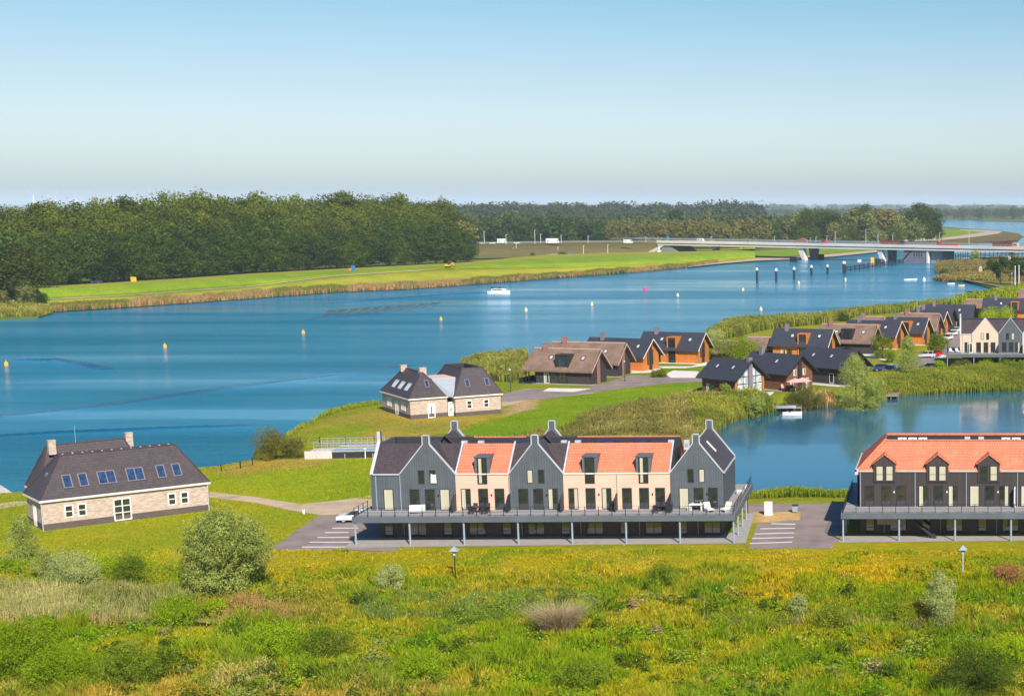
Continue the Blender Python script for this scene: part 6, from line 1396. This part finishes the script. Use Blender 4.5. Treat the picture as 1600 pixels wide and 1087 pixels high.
for i, (x, a, b) in enumerate([(1586, 452, 416), (1592, 453, 415), (1581, 446, 427)]):
    X, Y = at(x, a, .8); t = thing('flagpole', ['white flagpole left of the pair on the quay', 'white flagpole right of the pair on the quay', 'shorter thin pole left of the two flagpoles'][i], 'flagpole', (X, Y, .7)); MB().tube((0, 0, 0), (0, 0, (a - b) / F * Y), .22 if i < 2 else .1, .16 if i < 2 else .1).build('pole', 'white' if i < 2 else 'steel', t); MB().ball((0, 0, (a - b) / F * Y), .26, .26, .26).build('finial', 'white', t)
def turbine(px, yt, D, lab):
    x, y, w = ray(px, 318); X = x * D / y; hub = H + (318 - yt) / F * D * .8; t = thing('wind_turbine', lab, 'wind turbine', (X, D, 0), 0, 'wind turbines on the horizon')
    MB().tube((0, 0, 0), (0, 0, hub), 4.5, 2.5, 8).build('tower', 'white', t); MB().box(-2, -6, hub - 2, 2, 5, hub + 2).build('nacelle', 'white', t)
    for k in range(3): a = R(90 + 120 * k + px); MB().ext([(0, -7, 0), (math.cos(a + .03) * 45, -7, math.sin(a + .03) * 45), (math.cos(a - .03) * 45, -7, math.sin(a - .03) * 45)], (0, .8, 0)).build('blade', 'white', t, (0, 0, hub))
for i, (x, yt) in enumerate([(53, 302), (87, 304), (119, 308), (149, 306), (178, 305), (207, 305), (235, 304)]): turbine(x, yt, 9800, on[i] + ' faint white wind turbine from the left on the horizon')
turbine(1447, 315, 9800, 'single faint white wind turbine above the lake on the right')
# ---------------------------------------------------------------- buoys and boats
def buoy(px, py, m, lab, s=1., grp='yellow buoys on the lake'):
    X, Y = at(px, py); t = thing('buoy', lab, 'buoy', (X, Y, 0), 0, grp); t.scale = (s, s, s)
    MB().tube((0, 0, -.3), (0, 0, .75), .55, .55, 12).tube((0, 0, .75), (0, 0, 1.15), .55, .2, 12).build('float', m, t); MB().tube((0, 0, 1.1), (0, 0, 1.35), .06).ball((0, 0, 1.4), .16, .16, .16).build('topmark', m, t)
for px, py, lab in [(10, 571, 'orange yellow buoy at the left picture edge'), (258, 543, 'orange yellow buoy left of centre on the near lake'), (474, 521, 'orange yellow buoy below the wood'), (689, 500, 'orange yellow buoy below the motor cruiser')]: buoy(px, py, 'yellow', lab, .85)
for px, py, lab in [(822, 486, 'pale yellow buoy right of the motor cruiser'), (925, 477, 'pale yellow buoy above the thatched cottages'), (1059, 463, 'pale yellow buoy right of the pink buoy'), (1161, 454, 'pale yellow buoy left of the first mooring pile foot'), (1189, 485, 'pale yellow buoy above the reed bed'), (1248, 443, 'pale yellow buoy under the third mooring pile'), (1321, 438, 'pale yellow buoy under the tallest mooring pile')]: buoy(px, py, 'yelloww', lab, 1.0)
buoy(1008, 454, 'magenta', 'single pink buoy in the middle of the lake', 1.3, None); buoy(1494, 440, 'yellow', 'yellow buoy close to the timber quay', 1.4, None); buoy(1444, 439, 'white', 'white buoy off the right shore', 1.4, None)
def hull(t, l, w, h, m, name='hull', z=0.):
    st = [(-l / 2, w * .42), (-l / 4, w * .5), (l * .1, w * .5), (l * .32, w * .34), (l / 2, .03)]; b = MB()
    def ring(x, y, i): top = z + h * (1 + .25 * (i / 4)); return [(x, -y, top), (x, -y * .75, z - .15), (x, y * .75, z - .15), (x, y, top)]
    rs = [ring(x, y, i) for i, (x, y) in enumerate(st)]
    for p, q in zip(rs[:-1], rs[1:]):
        for k in range(3): b.face([p[k], p[k + 1], q[k + 1], q[k]])
        b.face([p[3], p[0], q[0], q[3]])
    b.face(rs[0]); return b.build(name, m, t)
X, Y = at(780, 459); t = thing('motor_cruiser', 'white motor cruiser with a dark canopy heading right across the lake', 'boat', (X, Y, 0), R(-6)); hull(t, 9.8, 3.2, 1.25, 'white')
c = MB().ext([(-3, -1.3, 1.3), (3.2, -1.3, 1.45), (2.2, -1.2, 2.2), (-3, -1.2, 2.2)], (0, 2.5, 0)).build('cabin', 'white', t); MB().box(-2.6, -1.33, 1.6, 2.0, -1.29, 2.0).build('window', 'carglass', c); MB().box(-3.2, -1.1, 2.9, .3, 1.1, 3.15).box(-3.2, -1.1, 2.2, -3.1, 1.1, 2.9).box(.2, -1.1, 2.2, .3, 1.1, 2.9).build('canopy', 'pnavy', t)
r = MB(); 
for x in (2.6, 3.6, 4.6): r.tube((x, -.8, 1.4), (x, -.8, 2.3), .04)
r.tube((2.4, -.8, 2.3), (4.9, 0, 2.4), .04).tube((3.8, 0, 1.4), (3.8, 0, 4.2), .05); r.build('railing', 'steel', t)
for px, py, l, m, lab in [(1418, 437.5, 3.6, 'white', 'white rowing boat off the right shore, left of a second one'), (1428, 437, 3.2, 'white', 'second white rowing boat off the right shore'), (1476, 439, 4, 'red', 'small red boat near the grassy point'), (1486, 444, 3.6, 'white', 'white boat in front of the timber quay'), (1502, 447, 3.2, 'yelloww', 'small cream boat nearest the timber quay')]:
    X, Y = at(px, py); t = thing('small_boat', lab, 'boat', (X, Y, 0), R(8)); hull(t, l, 1.6, .55, m); MB().box(-l * .2, -.6, .4, -l * .1, .6, .5).build('thwart', 'jetty', t)
    if m == 'red': MB().ball((0, 0, 1.0), .25, .25, .45).build('cover', 'white', t)
X, Y = at(1238, 648); t = thing('moored_boat', 'open white motorboat moored at the wooden jetty on the pond', 'boat', (X, Y, 0), R(4)); hull(t, 3.6, 1.5, .5, 'white'); MB().box(-.6, -.6, .4, -.3, .6, .55).box(.5, -.5, .4, .8, .5, .55).build('thwart', 'dark', t); MB().box(-2.4, -.15, .3, -2.15, .15, 1.0).build('outboard_motor', 'black', t); MB().ext([(.4, -.5, .7), (.6, -.5, 1.1), (.6, .5, 1.1), (.4, .5, .7)], (.05, 0, 0)).build('windscreen', 'carglass', t)
X, Y = at(1607, 650); t = thing('moored_boat', 'pale boat cut by the right picture edge on the pond', 'boat', (X, Y, 0), R(90)); hull(t, 5, 2, .8, 'white'); MB().box(-1, -.7, .7, .6, .7, 1.3).build('cabin', 'white', t)
def jetty(px0, px1, py, dep, lab, hgt=.9):
    A = at(px0, py); B_ = at(px1, py); l = B_[0] - A[0]; t = thing('jetty', lab, 'jetty', (*A, 0), 0); MB().box(0, 0, hgt - .12, l, dep, hgt).build('boards', 'jetty', t); n = max(3, int(l / 1.4))
    for k in range(n + 1): MB().tube((0, 0, -1), (0, 0, hgt - .12), .09).build('post', 'jetty', t, (.1 + (l - .2) * k / n, .12, 0))
    MB().box(0, -.04, hgt - .3, l, .0, hgt).build('edge_board', 'jetty', t)
jetty(1217, 1253, 643, 2.6, 'wooden jetty with the moored motorboat'); jetty(1301, 1331, 633, 3.5, 'wooden jetty left of the big silver willow'); jetty(1369, 1404, 624, 4.5, 'wooden jetty right of the big silver willow')
X, Y = at(1226, 637, .9); m = hull(thing('canoe', 'pale blue canoe lying on the boat jetty', 'canoe', (X, Y + .2, .95), R(5)), 4.2, .8, .3, 'zinc')
X, Y = at(1240, 634, .9); m = hull(thing('canoe', 'pinkish canoe lying at the back of the boat jetty', 'canoe', (X, Y + .5, .95), R(-4)), 3.0, .7, .28, 'pink')
# quay wall
A = at(1507, 441.2); B_ = at(1592, 458.6); l = math.hypot(B_[0] - A[0], B_[1] - A[1]); t = thing('timber_quay', 'dark timber quay wall along the right shore', 'quay', (*A, 0), math.atan2(B_[1] - A[1], B_[0] - A[0])); MB().box(0, -.3, -1, l, .1, 1.25).build('planks', 'post', t); m = MB()
for k in range(30): MB().box(-.15, -.55, -1, .15, -.32, 1.4).build('pile', 'post', t, (l * k / 29, 0, 0))
MB().box(0, -.4, 1.28, l, 1.2, 1.4).build('cap_beam', 'jetty', t)
for x, lab, y in ((1535, 'pale brick kiosk with a pointed roof on the right shore', 425),): X, Y = at(x - 3, y, .7); t = thing('kiosk', lab, 'kiosk', (X, Y, .7)); MB().box(-1, -1, 0, 1, 1, 2.4).build('wall', 'brick', t); MB().ext([(-1.3, -1.3, 2.4), (1.3, -1.3, 2.4), (0, -1.3, 3.4)], (0, 2.6, 0)).build('roof', 'coping', t)
# slipway at the left edge
A = P3(-30, 775, .1); sl_ = tag(MB().ext([P3(-60, 772, .2), P3(2, 761.5, .2), P3(26, 777.5, .2), P3(20, 781, .2), P3(-60, 782, .2)], (0, 0, .35)).build('slipway', 'concrete'), 'pale concrete slab at the water by the left picture edge', 'slipway')
# ---------------------------------------------------------------- park furniture
def street_lamp(px, yb, yt, m, lab):
    X, Y = at(px, yb, 1.0); h = (yb - yt) / F * Y; t = thing('street_lamp', lab, 'street lamp', (X, Y, .9), 0, 'street lamps with diamond shaped hoods'); MB().tube((0, 0, 0), (0, 0, h - .7), .07, .06, 8).build('post', m, t)
    MB().tube((0, 0, h - .45), (0, 0, h), .64, .03, 4).tube((0, 0, h - .62), (0, 0, h - .45), .22, .64, 4).build('lamp_shade', 'steel', t); MB().tube((0, 0, h - .95), (0, 0, h - .62), .13, .17, 8).build('lantern', 'skyglass', t)
street_lamp(712, 908, 849, 'dark', 'street lamp on a dark post in the middle meadow'); street_lamp(1504.5, 908, 847, 'coping', 'street lamp on a pale post in the right meadow')
def plainlamp(px, yb, yt, lab, m='dark'):
    X, Y = at(px, yb, 1.5); h = (yb - yt) / F * Y; t = thing('lamp_post', lab, 'lamp post', (X, Y, 1.5)); MB().tube((0, 0, 0), (0, 0, h), .09, .07).build('post', m, t); MB().tube((0, 0, h), (0, 0, h + .3), .22, .12).build('lantern', 'skyglass', t)
plainlamp(976.5, 596, 565, 'dark lamp post beside the second thatched cottage'); plainlamp(798, 612, 578, 'thin lamp post by the veranda of the thatched cottage'); plainlamp(571, 716, 702, 'small white post lamp by the fenced basin', 'white'); plainlamp(1168, 801, 772, 'lamp post at the corner of the row house deck')
X, Y = at(1201, 804, 1.5); t = thing('electric_cabinet', 'tall white electric cabinet on the gravel island', 'cabinet', (X, Y, 1.5), R(-6)); MB().box(-.45, -.3, .08, .45, .3, 1.55).box(-.5, -.35, 0, .5, .35, .08).build('casing', 'white', t); MB().box(-.42, -.315, .2, -.01, -.302, 1.45).box(.01, -.315, .2, .42, -.302, 1.45).build('door', 'white', t); MB().box(-.48, -.33, 1.55, .48, .33, 1.62).build('lid', 'cream', t)
X, Y = at(1242.5, 800, 1.5); t = thing('waste_bin', 'dark grey waste container at the end of the gravel island', 'bin', (X, Y, 1.5)); MB().ext([(-.3, -.3, .1), (.3, -.3, .1), (.35, -.35, .85), (-.35, -.35, .85)], (0, .6, 0)).build('body', 'steel', t); MB().box(-.38, -.4, .86, .38, .35, .95).build('lid', 'dark', t)
X, Y = at(475, 804, 1.5); t = thing('signpost', 'small white signpost at the edge of the left car park', 'signpost', (X, Y, 1.5)); MB().tube((0, 0, 0), (0, 0, .8), .05).build('post', 'dark', t); MB().box(-.12, -.06, .1, .12, .06, .7).build('plate', 'white', t)
# fenced basin on the point
A = P3(476, 717, 1.5); B_ = P3(590, 714.5, 1.5); rb = math.atan2(B_[1] - A[1], B_[0] - A[0]); l = math.hypot(B_[0] - A[0], B_[1] - A[1])
t = thing('water_basin', 'low concrete and dark clad basin with a steel railing behind the lawn', 'basin', (*A[:2], 1.3), rb); MB().box(0, 0, 0, 3.9, .3, 1.35).build('concrete_wall', 'concrete', t); MB().box(3.91, .05, 0, l, .3, 1.15).build('dark_wall', 'dark', t); MB().box(3.9, -.05, 1.16, l + .4, 2.2, 1.3).box(3.9, 5.5, 1.16, l, 6, 1.3).build('coping', 'zinc', t); MB().box(0, .3, .3, l, 6, .9).build('basin_floor', 'concrete', t)
r = MB()
for yy in (.6, 5.6):
    for k in range(12): x = 1.2 + (l - 1.2) * k / 11; r.tube((x, yy, .8), (x, yy, 2.5), .045, None, 4)
    for z in (1.7, 2.1, 2.5): r.tube((1.2, yy, z), (l, yy, z), .04, None, 4)
r.tube((1.2, .6, 2.5), (1.2, 5.6, 2.5), .04).build('railing', 'steel', t)
for k in range(3): MB().tube((0, 0, 0), (0, 0, .9), .05).build('front_post', 'coping', t, (1.8 + k * 4, -.3, 0))
def fence(pts, lab, h=1.8, z=1.4):
    W_ = [P3(a, b, z) for a, b in pts]; t = thing('wire_fence', lab, 'fence', W_[0]); o = W_[0]; w = MB()
    for A, B_ in zip(W_[:-1], W_[1:]):
        a = (A[0] - o[0], A[1] - o[1], 0); b = (B_[0] - o[0], B_[1] - o[1], 0); n = max(1, round(math.hypot(b[0] - a[0], b[1] - a[1]) / 3))
        for k in range(n + 1): x, y = a[0] + (b[0] - a[0]) * k / n, a[1] + (b[1] - a[1]) * k / n; MB().box(-.05, -.05, -.2, .05, .05, h).build('post', 'rail', t, (x, y, 0))
        for zz in (.3, .9, 1.5, h - .1): w.tube((a[0], a[1], zz), (b[0], b[1], zz), .012, None, 3)
    w.build('wires', 'rail', t)
fence([(432, 716), (448, 709), (470, 704), (500, 702), (540, 702), (585, 701), (612, 702)], 'black wire fence behind the basin', 2.0); fence([(346, 738), (376, 733), (395, 728)], 'short wire fence at the lake edge of the lawn', 1.2)
# parasol, garden furniture
def parasol(px, py, lab, m='pink'):
    X, Y = at(px, py, 1.5); t = thing('parasol', lab, 'parasol', (X, Y, 1.5)); MB().tube((0, 0, 0), (0, 0, 2.7), .04).build('pole', 'white', t); MB().tube((0, 0, 2.2), (0, 0, 2.9), 1.9, .05, 8).build('canopy', m, t); MB().box(-.3, -.3, 0, .3, .3, .1).build('base', 'concrete', t)
parasol(1243, 613, 'pink parasol on the left of the pond terrace'); parasol(1254, 612, 'pink parasol on the right of the pond terrace')
for px, py, rz, m, lab in [(1216, 609, 30, 'steel', 'grey deck chair left of the pink parasol'), (1225, 611, 60, 'pink', 'purple pink chair under the parasol'), (1236, 611, 200, 'dark', 'dark chair under the right parasol'), (1105, 616, 20, 'red', 'red chair on the brown cottage terrace'), (1120, 617, -20, 'cream', 'cream chair beside the red chair')]:
    X, Y = at(px, py, 1.5); c = copy_tree(CHR); c.location = (X, Y, 1.55); c.rotation_euler = (0, 0, R(rz)); c.scale = (1.4,) * 3; c['label'] = lab; c['group'] = 'garden chairs by the glazed cottages'
    for q in c.children:
        q.data = q.data.copy()
        q.data.materials[0] = M[m]
X, Y = at(1256, 597, 1.5); t = thing('cool_box', 'cream box unit against the dark cottage wall', 'box', (X, Y, 1.5)); MB().box(-.5, -.3, 0, .5, .3, .8).build('casing', 'cream', t); MB().box(-.3, -.32, .15, .3, -.301, .65).build('grille', 'timber', t)
for x, lab in ((1487, 'dark lounge chair on the left end of the smaller row house deck'), (1497, 'pale lounge chair on the smaller row house deck')):
    X, Y = at(x, 551, 4.75); c = copy_tree(LC); c.location = (X, Y, 4.72); c.rotation_euler = (0, 0, R(40)); c['label'] = lab; c['group'] = 'lounge chairs of the smaller row house'
dd = thing('open_door', 'white door standing open on the smaller row house deck', 'door', (*at(1517, 551, 4.75), 4.72), R(8)); MB().box(-.42, -.04, 0, .42, .04, 2.35).build('frame', 'white', dd); MB().box(-.3, -.05, .15, .3, .05, 2.2).build('pane', 'glass', dd)
# boulder-like dark shrub stump behind the row house, gulls on the shore
# boat wakes: low swells on the water, darker reflection put into their colour
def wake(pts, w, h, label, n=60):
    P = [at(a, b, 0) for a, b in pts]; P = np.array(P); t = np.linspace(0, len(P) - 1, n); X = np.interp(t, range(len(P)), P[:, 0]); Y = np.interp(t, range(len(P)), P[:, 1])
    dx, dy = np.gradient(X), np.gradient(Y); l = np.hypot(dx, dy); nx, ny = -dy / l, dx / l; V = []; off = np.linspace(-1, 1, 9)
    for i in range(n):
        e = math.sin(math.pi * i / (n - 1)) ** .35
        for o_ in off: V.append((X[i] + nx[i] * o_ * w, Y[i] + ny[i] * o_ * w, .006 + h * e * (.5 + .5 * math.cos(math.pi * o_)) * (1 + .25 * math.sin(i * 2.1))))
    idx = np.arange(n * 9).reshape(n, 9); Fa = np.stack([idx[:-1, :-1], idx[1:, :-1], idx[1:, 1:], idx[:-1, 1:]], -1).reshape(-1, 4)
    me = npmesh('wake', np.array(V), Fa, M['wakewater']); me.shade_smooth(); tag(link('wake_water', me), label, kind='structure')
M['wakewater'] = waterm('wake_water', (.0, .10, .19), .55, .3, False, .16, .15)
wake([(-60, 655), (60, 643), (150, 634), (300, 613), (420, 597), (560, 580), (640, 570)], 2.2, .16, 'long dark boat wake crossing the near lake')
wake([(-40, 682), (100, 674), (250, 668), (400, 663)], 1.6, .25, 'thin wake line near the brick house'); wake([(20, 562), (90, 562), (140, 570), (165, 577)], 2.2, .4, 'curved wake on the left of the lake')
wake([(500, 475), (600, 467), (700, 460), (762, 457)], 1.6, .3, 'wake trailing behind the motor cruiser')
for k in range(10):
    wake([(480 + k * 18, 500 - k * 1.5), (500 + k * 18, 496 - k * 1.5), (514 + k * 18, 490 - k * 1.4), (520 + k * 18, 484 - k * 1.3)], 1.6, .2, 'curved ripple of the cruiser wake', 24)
# ---------------------------------------------------------------- haze: thin even air over everything
hz = MB().box(-32000, -900, -3, 32000, 46000, 160).build('haze', [])
hm_ = bpy.data.materials.new('haze'); hm_.use_nodes = True; nt = hm_.node_tree; nt.nodes.remove(nt.nodes['Principled BSDF']); pv = nt.nodes.new('ShaderNodeVolumePrincipled')
pv.inputs['Color'].default_value = (.70, .86, 1., 1); pv.inputs['Density'].default_value = .00005; pv.inputs['Anisotropy'].default_value = -.2
nt.links.new(pv.outputs[0], nt.nodes['Material Output'].inputs['Volume']); hz.data.materials.append(hm_); tag(hz, 'thin pale haze over land and water', kind='stuff')
# drop prototypes that were never placed
for o in (AC, VB, SP, TB, CHR, TW, CHW, LC):
    if o.name not in _used: print('unused', o.name)
